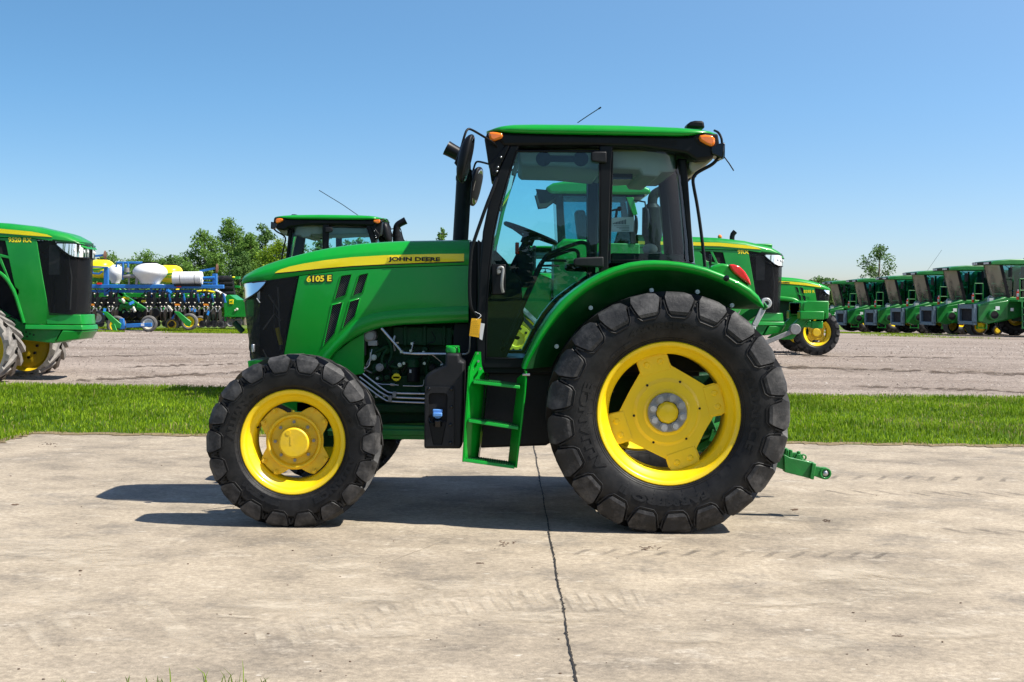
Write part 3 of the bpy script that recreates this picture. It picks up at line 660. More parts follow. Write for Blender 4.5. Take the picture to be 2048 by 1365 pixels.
# ================================================================ wheels (shared by every machine)
M['bolt_grey'] = simple('grey_bolt', (.36, .36, .35), .45, metal=.3, var=.15, vscale=20)
def wheel(root, name, c, Rr, wd, rimR, nl, s=-1, style='rear', tmat=None, tex=(), lug=.045, detail=True, ymat=None, clampz=True, label=None, twist=1):
    """agricultural wheel, axle along y, outward side s; the disc is the part, tyre / rim / hub / bolts are its sub-parts"""
    tmat = tmat or [M['rubber'], M['rubber_worn']]; ym = ymat or M['yellow']
    Rc = Rr-lug; h = Rc-rimR
    prof = [(rimR+.004, -.35), (rimR+.02, -.40), (rimR+.22*h, -.468), (rimR+.48*h, -.50), (rimR+.72*h, -.488), (Rc-.050, -.450), (Rc-.012, -.400), (Rc+.004, -.32), (Rc+.006, -.15), (Rc+.006, 0)]
    pr = [(r, y*wd) for r, y in prof]; pr += [(r, -y) for r, y in reversed(pr[:-1])]
    sw = lerp_list([(r, y*wd) for r, y in prof[:6]]+[(Rr, -.44*wd)])
    b = MB(); b.lathe(pr, (0, 0, 0), 96 if detail else 40)
    pitch = 2*PI/nl; dl = .42*wd/Rr*1.05*twist
    def P(r, y, th): return (r*math.cos(th), y, r*math.sin(th))
    SEC = [(.802*Rr, sw(.802*Rr)+.006, .812*Rr, sw(.812*Rr)-.006, 0, .050), (.83*Rr, sw(.83*Rr)+.006, .84*Rr, sw(.84*Rr)-.011, 0, .064), (.89*Rr, sw(.89*Rr)+.006, .895*Rr, sw(.895*Rr)-.012, 0, .084), (.94*Rr, -.42*wd, .955*Rr, -.447*wd, .0, .099),
           (Rc-.012, -.37*wd, Rr-.012, -.395*wd, .03, .086), (Rc-.008, -.31*wd, Rr-.001, -.335*wd, .14, .060), (Rc-.006, -.16*wd, Rr, -.19*wd, .6, .036), (Rc, .05*wd, Rr, .03*wd, 1.0, .036)]
    k = Rr/.83*(21/nl)**.5
    for side in (1, -1):
        for i in range(nl):
            t0 = pitch*(i+(.5 if side < 0 else 0)); L = []
            for rb, yb, rt, yt, off, hw in SEC:
                t = t0+off*dl; hb = (hw*k+(.011 if rb < .96*Rr and off == 0 else .022)*k)/rb; ht = hw*k/rt
                q = [P(rb, yb, t-hb), P(rt, yt, t-ht), P(rt, yt, t+ht), P(rb, yb, t+hb)]
                L.append([(x, y*side, z) for x, y, z in q])
            n = len(b.v); b.v += [p for q in L for p in q]
            for j in range(len(L)-1):
                for a, mi in ((0, 0), (1, 1), (2, 0)):
                    b.f.append((n+4*j+a, n+4*j+a+1, n+4*j+a+5, n+4*j+a+4)); b.m.append(mi)
            b.f.append((n, n+1, n+2, n+3)); b.m.append(0); e = n+4*(len(L)-1); b.f.append((e, e+1, e+2, e+3)); b.m.append(0)
        if detail:
            pts = []
            for i in range(nl):
                t0 = pitch*(i+(.5 if side < 0 else 0))
                for dt, r in ((-.5*pitch, .925*Rr), (-.112*k/Rr, .905*Rr), (-.092*k/Rr, .82*Rr), (-.06*k/Rr, .787*Rr), (.06*k/Rr, .787*Rr), (.092*k/Rr, .82*Rr), (.112*k/Rr, .905*Rr)):
                    q = P(r, sw(r)-.002, t0+dt); pts.append((q[0], q[1]*side, q[2]))
            b.tube(pts+[pts[0]], .005*k, 5)
            # ladder-shaped ties between the lugs
            for i in range(nl):
                t0 = pitch*(i+.5+(.5 if side < 0 else 0))
                for dt in (-.018, .018):
                    q0 = P(.93*Rr, sw(.93*Rr)-.004, t0+dt*.5); q1 = P(.865*Rr, sw(.865*Rr)-.004, t0+dt*1.3)
                    b.bar((q0[0], q0[1]*side, q0[2]), (q1[0], q1[1]*side, q1[2]), .008, .012, 0, up=(0, 1, 0))
            for rr_ in (rimR+.09*h, rimR+.13*h): b.lathe([(rr_-.003, side*(sw(rr_)+.001)), (rr_, side*(sw(rr_)-.003)), (rr_+.003, side*(sw(rr_)+.001))], (0, 0, 0), 72)
            for i in range(36):
                t = i*PI/18; q0 = P(rimR+.15*h, sw(rimR+.15*h)-.001, t); q1 = P(rimR+.25*h, sw(rimR+.25*h)-.001, t)
                b.bar((q0[0], q0[1]*side, q0[2]), (q1[0], q1[1]*side, q1[2]), .003, .005, 0, up=(0, 1, 0))
    disc = MB(); rim = MB(); hub = MB(); bolts = []; extra = []
    ri = rimR-.012
    rim.lathe([(ri+.022, -.34*wd), (ri+.030, -.385*wd), (ri+.022, -.405*wd), (ri+.006, -.40*wd), (ri-.006, -.375*wd), (ri-.012, -.33*wd), (ri-.018, -.30*wd), (ri-.045, -.25*wd), (ri-.06, -.20*wd), (ri-.064, .2*wd), (ri-.03, .30*wd), (ri-.006, .37*wd), (ri+.012, .405*wd), (ri+.03, .39*wd)], (0, 0, 0), 96 if detail else 40)
    rb = ri-.060
    def plate(rf, y0, y1, n=96): disc.hull([(rf(t)*math.cos(t), y0, rf(t)*math.sin(t)) for t in (2*PI*i/n for i in range(n))], [(rf(t)*math.cos(t), y1, rf(t)*math.sin(t)) for t in (2*PI*i/n for i in range(n))])
    if style == 'rear':
        q = rb
        def rf(t):
            dmin = min(abs((t-R(a)+PI) % (2*PI)-PI) for a in (106, 15, -70, 199))
            if dmin < R(17): return q*.985
            chord = q*.73/max(.3, math.cos(R(45)-dmin))
            return max(chord, q*.725) if dmin > R(19) else q*.985+(max(chord, q*.725)-q*.985)*(dmin-R(17))/R(2)
        y0 = -.13*wd
        plate(rf, y0, y0+.014, 144)
        disc.lathe([(0, y0-.022), (q*.36, y0-.022), (q*.40, y0-.012), (q*.52, y0-.012), (q*.55, y0-.004), (q*.58, y0-.001)], (0, 0, 0), 64)
        for a in (106, 15, -70, 199):
            ca, sa = math.cos(R(a)), math.sin(R(a))
            for k2 in (-1, 1):
                p = Vector((ca, 0, sa))*q*.87+Vector((-sa, 0, ca))*q*.12*k2
                disc.lathe([(0, -.012), (.014, -.011), (.024, -.004), (.028, .002)], (p.x, y0, p.z), 14)
            p0 = Vector((ca, 0, sa))*q*.70; p1 = Vector((ca, 0, sa))*q*.995; tt = Vector((-sa, 0, ca))*q*.262; yv = Vector((0, y0, 0))
            disc.hull([p0-tt+yv, p0+tt+yv, p1+tt*1.02+yv, p1-tt*1.02+yv], [p0-tt*.93+yv-Vector((0, .005, 0)), p0+tt*.93+yv-Vector((0, .005, 0)), p1+tt+yv-Vector((0, .005, 0)), p1-tt+yv-Vector((0, .005, 0))])
        hub.lathe([(q*.335, y0-.020), (q*.335, y0-.040), (q*.32, y0-.046), (q*.20, y0-.046), (q*.19, y0-.03)], (0, 0, 0), 48)
        cap = MB(); cap.lathe([(0, y0-.066), (.01, y0-.066), (q*.14, y0-.060), (q*.185, y0-.045), (q*.19, y0-.03)], (0, 0, 0), 40); extra.append(('hub_cap', cap, ym))
        for i in range(8): 
            t = R(22.5+45*i+8); bolts.append((math.cos(t)*q*.262, y0-.046, math.sin(t)*q*.262, .020, .028))
        for i in range(6):
            hole = MB(); t = R(60*i+54+13); hole.cyl((math.cos(t)*q*.565, y0-.006, math.sin(t)*q*.565), (math.cos(t)*q*.565, y0+.004, math.sin(t)*q*.565), .0085, 10)
            extra.append(('disc_hole', hole, M['dark']))
        hm = M['grey_cast']; dm = ym; bm_ = M['bolt_grey']
    elif style == 'front':
        q = rb; y0 = -.16*wd
        def rf(t):
            c4 = math.cos(4*(t-R(47))); return q*(.845+.118*max(-1, min(1, c4*2.0+.30)))
        plate(rf, y0, y0+.016)
        disc.lathe([(q*.66, y0-.001), (q*.69, y0-.022), (q*.67, y0-.032), (q*.62, y0-.030), (q*.56, y0+.010), (q*.36, y0+.010)], (0, 0, 0), 64)
        hub.lathe([(0, y0-.075), (q*.345, y0-.075), (q*.375, y0-.068), (q*.385, y0-.05), (q*.40, y0+.012)], (.006, 0, -.006), 48)
        for i in range(8):
            t = R(45*i+2); bolts.append((math.cos(t)*q*.485, y0+.010, math.sin(t)*q*.485, .0115, .020))
        for a in (47, 137, 227, 317):
            for k2 in (-1, 1):
                rb_ = MB(); t = R(a+13*k2); p = (math.cos(t)*q*.91, y0, math.sin(t)*q*.91); rb_.cyl(p, (p[0], y0-.022, p[2]), .017, 6); rb_.cyl((p[0], y0-.022, p[2]), (p[0], y0-.034, p[2]), .009, 8); extra.append(('rim_bolt', rb_, M['yellow_dull']))
        pl = MB(); pl.cyl((-.032, y0-.074, .062), (-.032, y0-.0775, .062), .017, 16); pl.bar((-.012, y0-.0755, .04), (-.012, y0-.0755, -.02), .003, .012); extra.append(('drain_plug', pl, M['yellow_dull']))
        hm = M['yellow_dull']; dm = M['yellow_dull']; bm_ = M['grey_cast']
    else:                                   # dished disc (planter, distant machines)
        q = rb; y0 = -.02*wd
        disc.lathe([(0, y0-.05), (q*.22, y0-.05), (q*.25, y0-.01), (q*.55, y0-.01), (q*.62, y0-.12*wd), (q*.80, y0-.14*wd), (q*1.01, y0+.02*wd), (q*1.01, y0+.03*wd), (0, y0+.03*wd)], (0, 0, 0), 40)
        hub.lathe([(0, y0-.09), (q*.2, y0-.085), (q*.22, y0-.05)], (0, 0, 0), 20); hm = ym; dm = ym; bm_ = M['grey_cast']
        if style == 'big':
            for i in range(10):
                t = R(36*i); bolts.append((math.cos(t)*q*.40, y0-.01, math.sin(t)*q*.40, .02, .03))
    def place(m):
        if s > 0: m = m.mirror()
        m.v = [(x+c[0], y+c[1], max(z+c[2], -c[2]*0+.001) if clampz else z+c[2]) for x, y, z in m.v]; return m
    d = place(disc).build(name, dm, root, bevel=.004 if detail else 0, ang=30)
    if label: d['label'] = label
    place(b).build('tyre', tmat, d, ang=28)
    place(rim).build('rim', ym, d, ang=40)
    if hub.v: place(hub).build('hub', hm, d, bevel=.003 if detail else 0)
    if detail:
        vs_ = MB(); tv = R(160); p_ = (math.cos(tv)*(rb+.004), -.05*wd, math.sin(tv)*(rb+.004)); vs_.tube([p_, (p_[0]*.97, p_[1]-.03, p_[2]*.97), (p_[0]*.96, p_[1]-.07, p_[2]*.96)], .006, 8); extra.append(('valve_stem', vs_, M['black']))
    for nm, m, mt in extra: place(m).build(nm, mt, d, ang=30)
    for x, y, z, r, l in bolts:
        m = MB(); m.cyl((x, y, z), (x, y-l, z), r, 6 if r < .014 else 12); m.cyl((x, y, z), (x, y-l*.3, z), r*1.5, 12); place(m).build('wheel_bolt', bm_, d)
    if tex:
        for txt, size, rm, ang, span in tex:
            vs, fs = text_mesh(txt, size, .004, .004)
            x0 = min(p[0] for p in vs); x1 = max(p[0] for p in vs); sx = R(span)*rm/(x1-x0); xm = (x0+x1)/2
            # refine long edges are short enough for the bend
            o = MB(); V2 = []
            for x, y, z in vs:
                th = R(ang)-(x-xm)*sx/rm; r = rm+y; V2.append((r*math.cos(th), sw(r)-.001-z, r*math.sin(th)))
            o.add(V2, fs); place(o).build('sidewall_lettering', M['rubber'], d, ang=20)
    return d

# ================================================================ the tractor in front
Y0 = 9.9; OX = .6
def t2(px, py, v):
    x, z = XZ(px, py, Y0+v); return (x-OX, z)
def t3(px, py, v):
    x, z = t2(px, py, v); return (x, v, z)
def TP(pts, v): return [t2(a, b, v) for a, b in pts]
TR = empty('tractor', (OX, Y0, 0)); tag(TR, 'large green tractor with yellow wheels and glazed cab, parked side-on on the concrete', 'tractor')
def both(name, mb, mat, parent=None, **k):
    a = mb.build(name, mat, parent or TR, **k); b_ = mb.mirror().build(name, mat, parent or TR, **k); return a, b_
VH = -.43
M['slat'] = simple('dark_grey_slat', (.075, .075, .078), .5, var=.1)
# ---- wheels
fx, fz = t2(583.5, 886, -1.186); rx, rz = t2(1339.5, 829, -1.246)
FT = [('ALLIANCE', .056, .420, 150, 56), ('ALLIANCE', .056, .420, -39, 58), ('FARMPRO II', .044, .420, 38, 62), ('320/85R24', .038, .425, 240, 40)]
RT = [('ALLIANCE', .082, .578, 190, 61), ('ALLIANCE', .082, .582, 5, 57), ('FARMPRO II', .062, .595, -93, 60), ('460/85R34', .062, .597, 95, 46), ('TUBELESS', .034, .54, 128, 18), ('RADIAL', .034, .55, 60, 16)]
for s, cy in ((-1, -1.016), (1, 1.016)):
    wheel(TR, 'front_wheel', (fx, cy, fz), .598, .34, .345, 18, s, 'front', tex=FT, lug=.038)
    wheel(TR, 'rear_wheel', (rx, cy, rz), .833, .46, .475, 21, s, 'rear', tex=RT, lug=.046)
# ---- bonnet
wid = lerp_list([(470, .24), (474, .27), (478, .305), (486, .335), (504, .365), (526, .385), (548, .395), (574, .405), (600, .415), (650, .425), (700, .43), (2000, .43)])
top_px = lerp_list([(473, 566), (474, 561), (478, 551), (484, 546.6), (504, 536.7), (526, 527.5), (548, 520), (574, 512.5), (600.6, 505.5), (627, 499), (658, 493.5), (691, 488.7), (724, 485), (768, 482), (812, 480), (938, 478)])
seam_px = lerp_list([(473, 568), (529, 562), (596, 551.5), (680, 541), (768, 535.5), (938, 530)])
secs = []
pxs = [473.5, 475, 478, 481, 486, 494, 504, 515, 526, 548, 574, 600, 627, 658, 691, 724, 768, 812, 870, 938]
for p in pxs:
    W = wid(p); x, zs = t2(p, seam_px(p), VH); zt = t2(p, top_px(p), VH)[1]; hgt = max(zt-zs, .004)
    half = [(-W, zs), (-W-.004, zs+.3*hgt), (-W+.002, zs+.58*hgt), (-W+.012, zs+.64*hgt), (-W+.05, zs+.90*hgt), (-W+.085, zs+.965*hgt), (-W*.62, zs+hgt*.995), (-W*.3, zs+hgt+.006)]
    sec = half+[(0, zs+hgt+.010)]+[(-a, b_) for a, b_ in reversed(half)]
    secs.append([(x, a, b_) for a, b_ in sec])
hb = MB(); hb.loft(secs); hb.add(secs[0], [tuple(range(len(secs[0])))]); hb.add(secs[-1], [tuple(range(len(secs[-1])))])
hood = hb.build('bonnet', M['green'], TR, ang=50)
PXI = lambda x: (x+OX)/(Y0+VH)*F+1024            # local x -> approximate pixel column at the bonnet side
def vside(x, z): return -wid(PXI(x))-.012+.10*(z-1.42)**2
vents = [[(680.5, 555), (684, 551.5), (704, 549), (692, 592), (668.5, 599)], [(716.5, 553.5), (720, 550), (737.5, 547), (725, 587), (704.5, 592)],
         [(664, 610), (686, 605), (670, 667.5), (645.8, 694)], [(699.6, 603), (720.4, 597.5), (710.5, 633.5), (684, 658.5)]]
side = [(598, 552.6)]+[(p, seam_px(p)+1.2) for p in (640, 680, 724, 768, 812, 870, 937)]+[(937, 645), (876, 646.5), (810, 649), (766, 654), (728, 665.5), (702, 679), (671, 704), (653, 728), (641, 748), (566, 724), (568, 706)]
side = TP(side, VH); vp = [TP(v, VH) for v in vents]
sp = MB(); sp.panel(side, vp, vside, .018, .045); both('bonnet_side_panel', sp, M['green'], bevel=.004, ang=45)
for q in vp:
    g_ = MB(); g_.panel(q, [], lambda x, z: vside(x, z)+.022, .01, .06)
    both('side_vent', g_, M['dark'])
    # slats of the vent as one mesh per vent, frame round it
    sl_ = MB(); xs_ = [p[0] for p in q]; zs_ = [p[1] for p in q]; stp = .0175
    c0 = min(x+z for x, z in q); c1 = max(x+z for x, z in q); n_ = int((c1-c0)/stp)
    for i in range(1, n_):
        cc = c0+stp*i; hits = []
        for j in range(len(q)):
            (xa, za), (xb, zb) = q[j], q[(j+1) % len(q)]; fa, fb = xa+za-cc, xb+zb-cc
            if fa*fb < 0: t = fa/(fa-fb); hits.append((xa+(xb-xa)*t, za+(zb-za)*t))
        if len(hits) == 2:
            (xa, za), (xb, zb) = hits; sl_.bar((xa, vside(xa, za)+.012, za), (xb, vside(xb, zb)+.012, zb), .004, .0042, 0, up=(0, 1, 0))
    for o in both('vent_slats', sl_, M['slat']): pass
    fr = MB(); L = [(x, vside(x, z)-.001, z) for x, z in q]; fr.tube(L+[L[0]], .0055, 6); both('vent_frame', fr, M['green'], ang=60)
# flared arch over the engine bay
up_ = [(637, 722), (650, 703), (669, 683), (685, 666), (702, 649.5), (712, 641), (724, 634.5), (744, 627), (768, 622.5), (800, 619), (834, 616.5), (880, 613.5), (937, 611)]
lo_ = [(646, 742), (653, 729), (671, 705), (686, 691), (702, 680), (714, 672.5), (728, 666.5), (745, 659.5), (766, 654.5), (790, 651), (812, 649.3), (876, 646.8), (937, 645.3)]
ar = MB(); secs = []
for a, b_ in zip(up_, lo_):
    (xa, za), (xb, zb) = t2(*a, VH), t2(*b_, VH); va, vb = vside(xa, za), vside(xb, zb)
    m = lambda t: (xa+(xb-xa)*t, za+(zb-za)*t)
    secs.append([(m(0)[0], va+.002, m(0)[1]), (m(.12)[0], va-.014, m(.12)[1]), (m(.4)[0], va-.024, m(.4)[1]), (m(.85)[0], vb-.020, m(.85)[1]), (m(.97)[0], vb-.012, m(.97)[1]), (m(1.02)[0], vb+.03, m(1.02)[1])])
ar.loft(secs); both('bonnet_arch', ar, M['green'], ang=55)
# lower shield behind the wheel arch
ls_ = MB(); ls_.prism(TP([(640, 752), (653, 731), (671, 706), (702, 681), (728, 667), (728, 748), (700, 752)], -.40), -.40, -.37); both('lower_shield', ls_, M['green'], bevel=.005)
# decals
def onhood(x, z, off):
    p = PXI(x); zs = t2(p, seam_px(p), VH)[1]; zt = t2(p, top_px(p), VH)[1]; f = (z-zs)/max(.01, zt-zs)
    return -wid(p)-float(np.interp(f, [0, .3, .58, .64], [0, .004, -.002, -.010]))-off
st_px = [(548, 546.5), (553, 542.5), (559, 539.6), (578.7, 533.2), (609.5, 527), (649, 521), (702, 515), (768, 511), (860, 508.6), (928, 508), (928, 523), (860, 525.3), (776.5, 528.6), (702, 532.5), (636, 538), (583, 543.5)]
stp_ = TP(st_px, VH); s_ = MB(); s_.panel(stp_, [], lambda x, z: onhood(x, z, .004), .003, .05); 
stripe = both('bonnet_stripe', s_, M['decal'])
cx_ = sum(p[0] for p in stp_)/len(stp_)
s_ = MB(); s_.panel([(x, z-.0075 if i < 9 else z-.0085) for i, (x, z) in enumerate(stp_)], [], lambda x, z: onhood(x, z, .002), .003, .05); both('stripe_outline', s_, M['ink'])
def hood_text(name, txt, x0, x1, yb, hpx, mat, omat=None, bold=.0, shear=0, far=True, off=.009, slope=0.0, sfun=None, par=None):
    (xa, za), (xb, zb) = t2(x0, yb, VH), t2(x1, yb, VH); W = xb-xa; hh = hpx*(Y0+VH)/F
    for side_ in ((1, -1) if far else (1,)):
        for mat_, bd, of in (((omat, bold+.0075, off), (mat, bold, off+.0015)) if omat else ((mat, bold, off),)):
            vs, fs = text_mesh(txt, hh*1.38, .0008, bd, shear)
            v0, _ = text_mesh(txt, hh*1.38, .0008, bold, shear)
            X0_, X1_ = min(p[0] for p in v0), max(p[0] for p in v0); Y0_ = min(p[1] for p in v0); Y1_ = max(p[1] for p in v0)
            o = MB(); V2 = []
            for x, y, z in vs:
                xx = (x-(X0_+X1_)/2)*W/(X1_-X0_); zz = (y-Y0_)*hh/(Y1_-Y0_)
                if side_ > 0: X = (xa+xb)/2+xx
                else: X = (xa+xb)/2-xx
                Z = za+zz+(xx*slope if side_ > 0 else -xx*slope)
                vv = (sfun or (lambda a, b, c: vside(a, b)-c))(X, Z, of)
                V2.append((X, (vv-z)*side_, Z))
            o.add(V2, fs); o.build(name, mat_, par or TR, flat=True)
hood_text('maker_lettering', 'JOHN DEERE', 777, 880, 524.5, 10.5, M['ink'], M['decal'], .0026, far=True, off=.0062, slope=.006, sfun=onhood)
hood_text('model_number', '6105 E', 613, 663, 563.5, 12.5, M['decal'], M['ink'], .0022, far=False, off=.003, slope=.05)
# ---- grille and headlights: one wrapped dark nose
g_ = MB(); secs = []
for k in range(13):
    t = k/12; y = 554+(720-554)*t
    xr = 596+(565-596)*(y-554)/(716-554); xf = np.interp(y, [554, 566, 605, 638, 671, 700, 720], [474, 474.5, 477, 480.5, 484.5, 490, 495])
    if k == 0: y = 566
    X_r, Z_ = t2(xr, y, VH); X_f = t2(xf, y, VH)[0]
    zr = t2(xr, 552.5 if k == 0 else y, VH)[1]
    half = []
    for u in np.linspace(0, 1, 12):
        ang = u*PI/2; x = X_r+(X_f-X_r)*math.sin(ang)**.9; v = -(.20+.205*math.cos(ang)**.45) if u < 1 else -.20
        p = PXI(x); half.append((x, -min(.412, .20+.214*max(0, 1-((X_r-x)/(X_r-X_f))**5)**.5), zr+(Z_-zr)*min(1, u*2.2)))
    half.append((X_f-.004, 0, Z_))
    secs.append(half+[(x, -v, z) for x, v, z in reversed(half[:-1])])
g_.loft(secs); grille = g_.build('grille', M['grille'], TR, ang=60)
def vgr(x, z):
    y = 600-(z-H)/(Y0+VH)*F
    xr = t2(596+(565-596)*(y-554)/162, y, VH)[0]; xf = t2(np.interp(y, [554, 566, 605, 638, 671, 700, 720], [474, 474.5, 477, 480.5, 484.5, 490, 495]), y, VH)[0]
    u = min(1, max(0, (xr-x)/(xr-xf))); return -min(.412, .20+.214*max(0, 1-u**5)**.5)
hl = MB(); hl.panel(TP([(477.5, 568), (531, 563.5), (526, 571), (515, 582), (503, 590), (490, 596.5), (478, 600.5)], VH), [], lambda x, z: vgr(x, z)-.010-.10*max(0, t2(500, 563, VH)[1]-z), .02, .02); lamps = both('headlight', hl, M['chrome'], ang=60)
fr = MB(); L = [(x, vgr(x, z)-.011-.10*max(0, t2(500, 563, VH)[1]-z), z) for x, z in TP([(477.5, 567), (505, 565), (532.5, 562.5), (527, 572), (516, 583.5), (503.5, 592), (490, 598.5), (478, 602)], VH)]; fr.tube(L, .007, 6); both('headlight_bezel', fr, M['black_gloss'], ang=70)
lt = MB(); a = t3(506, 697, VH); lt.box(a[0]-.010, a[0]+.010, -.44, -.40, a[2]-.03, a[2]+.03); both('grille_latch', lt, M['steel'], bevel=.006)
tb = MB(); a, b_ = t3(468, 645, -.25), t3(486, 664, -.25); tb.cyl(a, b_, .022, 12); tb.build('grab_tube', M['green_dark'], TR)
mk = MB()
for a, b_ in (((512, 597), (519, 606)),): mk.bar((t2(*a, VH)[0], vgr(*t2(*a, VH))-.004, t2(*a, VH)[1]), (t2(*b_, VH)[0], vgr(*t2(*b_, VH))-.004, t2(*b_, VH)[1]), .006, .004, up=(0, 1, 0))
both('badge', mk, M['grey_light'])
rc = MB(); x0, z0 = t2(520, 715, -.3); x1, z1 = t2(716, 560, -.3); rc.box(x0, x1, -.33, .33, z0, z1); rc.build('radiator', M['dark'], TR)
for L, m_ in (([(556, 575), (561, 700)], 'grey_cast'), ([(537, 590), (557, 622)], 'grey_cast'), ([(526, 660), (549, 628), (562, 642)], 'grey_cast'), ([(548, 600), (548, 660)], 'slat'), ([(526, 700), (534, 716)], 'grey_cast'), ([(554, 656), (562, 690)], 'decal')):
    st = MB(); st.tube([t3(a, b_, -.352) for a, b_ in L], .006 if m_ != 'decal' else .018, 6); both('cooler_strut', st, M[m_])
# ---- chassis, front support, axles
ch = MB(); ch.prism(TP([(494, 722), (560, 718), (640, 752), (735, 790), (735, 862), (640, 850), (545, 800), (500, 752)], -.2), -.2, .2); ch.build('front_frame', M['green'], TR, bevel=.012)
fb = MB(); fb.prism(TP([(495, 722), (566, 720), (566, 733), (497, 740)], -.38), -.38, .38); fb.build('front_bumper', M['green'], TR, bevel=.006)
ch = MB(); ch.prism(TP([(727, 790), (1040, 775), (1440, 745), (1470, 800), (1440, 880), (1100, 872), (900, 845), (727, 850)], -.26), -.26, .26); ch.box(*[t2(727, 800, -.3)[0], t2(860, 800, -.3)[0]], -.32, .32, t2(727, 826, -.3)[1], t2(727, 806, -.3)[1])
ch.build('transmission', M['green_dark'], TR, bevel=.015)
rl = MB(); x0, z0 = t2(700, 878, -.42); x1, z1 = t2(930, 853, -.42); rl.box(x0, x1, -.42, -.34, z0, z1); rl.box(x0, x1, -.435, -.42, z0+.03, z1-.03); both('side_rail', rl, M['green_rough'], bevel=.01)
ax = MB(); ax.cyl((fx, -.86, fz), (fx, .86, fz), .085, 16); ax.box(fx-.14, fx+.16, -.2, .2, fz-.14, fz+.20)
for s in (-1, 1): ax.cyl((fx, s*.70, fz), (fx, s*.97, fz), .15, 20, .18); ax.box(fx-.1, fx+.1, s*.62-.05, s*.62+.05, fz-.16, fz+.16)
ax.bar((fx+.2, -.75, fz+.02), (fx+.2, .75, fz+.02), .05, .05); ax.build('front_axle', M['green_dark'], TR, bevel=.008)
ax = MB(); ax.cyl((rx, -.95, rz), (rx, .95, rz), .12, 20); ax.box(rx-.34, rx+.30, -.3, .3, rz-.25, rz+.30)
for s in (-1, 1): ax.cyl((rx, s*.55, rz), (rx, s*.98, rz), .20, 24, .17)
ax.build('rear_axle', M['green_dark'], TR, bevel=.01)
# rear linkage, seen through the wheel openings and behind the tyre
for s in (1, -1):
    lk = MB(); e0 = t3(1420, 870, -.45); e1 = t3(1575, 930, -.45); lk.bar(e0, e1, .03, .09, up=(0, 0, 1))
    poly = TP([(1566, 908), (1578, 914.5), (1600, 919), (1628, 926), (1623, 957.5), (1567, 943.5)], -.45); lk.prism(poly, -.485, -.415); fl = TP([(1621, 924), (1629, 926), (1624, 958), (1616, 956)], -.45); lk.prism(fl, -.51, -.39)
    arm = TP([(1626, 932.5), (1640, 934), (1650, 934), (1650, 959.5), (1644, 958), (1624, 951)], -.45); lk.prism(arm, -.462, -.438)
    cx, cz = t2(1650, 947, -.45); lk.lathe([(.028, -.02), (.044, -.02), (.044, .02), (.028, .02), (.028, -.02)], (cx, -.45, cz), 28)
    cx2, cz2 = t2(1607, 915, -.45); lk.lathe([(.013, -.008), (.024, -.008), (.024, .008), (.013, .008), (.013, -.008)], (cx2, -.45, cz2), 20); lk.bar(t3(1582, 900, -.45), t3(1580, 918, -.45), .03, .022); lk.bar(t3(1576, 901, -.45), t3(1574, 918, -.45), .03, .012)
    lk.cyl(t3(1598, 912, -.45), t3(1597, 903, -.45), .010, 10, .016); lk.prism(TP([(1588, 918), (1593, 908), (1600, 908), (1602, 920)], -.45), -.47, -.43)
    o = (lk if s > 0 else lk.mirror()).build('lower_link', M['green_rough'], TR, bevel=.005)
    bl = MB(); bl.ell((cx, -.45, cz), (.027, .024, .027), 16, 10); (bl if s > 0 else bl.mirror()).build('ball_joint', M['steel'], o)
    sl_ = MB(); a = t3(1532, 607, -.5); b_ = t3(1508, 652, -.5); sl_.lathe([(.017, -.018), (.040, -.018), (.040, .018), (.017, .018), (.017, -.018)], (a[0], -.5, a[2]), 28); sl_.bar(t3(1526, 618, -.5), b_, .03, .042); sl_.bar(b_, t3(1480, 800, -.5), .03, .03)
    (sl_ if s > 0 else sl_.mirror()).build('lift_rod', M['grey_light'], TR, bevel=.004)
    la = MB(); la.bar(t3(1400, 700, -.3), t3(1532, 607, -.5), .05, .07); la.cyl(t3(1445, 730, -.3), t3(1405, 905, -.35), .035, 12); la.bar(t3(1410, 830, -.4), t3(1450, 915, -.42), .05, .06); la.cyl(t3(1395, 870, -.38), t3(1460, 850, -.38), .045, 12); la.bar(t3(1380, 905, -.36), t3(1440, 870, -.36), .06, .05)
    (la if s > 0 else la.mirror()).build('lift_arm', M['green_rough'], TR, bevel=.006)
hy = MB()
for k in range(5): hy.tube([t3(1330+18*k, 745+6*k, -.2+.08*k), t3(1370+15*k, 700, -.2+.08*k), t3(1430, 730+12*k, -.15+.06*k)], .014, 8, smooth=2)
hy.build('hydraulic_hoses', M['black'], TR)
db = MB(); db.bar(t3(1360, 895, 0), t3(1560, 905, 0), .09, .05); db.build('drawbar', M['green_rough'], TR, bevel=.006)
# ---- engine bay
en = MB(); x0, z0 = t2(736, 800, -.24); x1, z1 = t2(936, 640, -.24); en.box(x0, x1, -.24, .24, z0, z1)
x0, z0 = t2(786, 690, -.3); x1, z1 = t2(905, 655, -.3); en.box(x0, x1, -.31, .2, z0, z1)
for k in (806, 845, 884): a, b_ = t2(k, 692, -.33), t2(k+8, 652, -.33); en.box(a[0], b_[0], -.325, -.29, a[1], b_[1])
x0, z0 = t2(745, 800, -.3); x1, z1 = t2(850, 752, -.3); en.box(x0, x1, -.29, .2, z0, z1)
for px, py, r in ((750, 705, .05), (772, 700, .035), (752, 735, .03), (792, 745, .03), (850, 700, .025), (880, 745, .04)): a = t3(px, py, -.3); en.cyl((a[0], -.33, a[2]), (a[0], -.2, a[2]), r, 18)
en.build('engine_block', M['green_dark'], TR, bevel=.006)
fw = MB(); x0, z0 = t2(935, 745, -.5); x1, z1 = t2(956, 482, -.5); fw.box(x0, x1, -.42, .42, z0, z1); x0, z0 = t2(905, 745, -.4); x1, z1 = t2(940, 646, -.4); fw.box(x0, x1, -.36, .36, z0, z1); fw.build('firewall', M['black'], TR, bevel=.01)
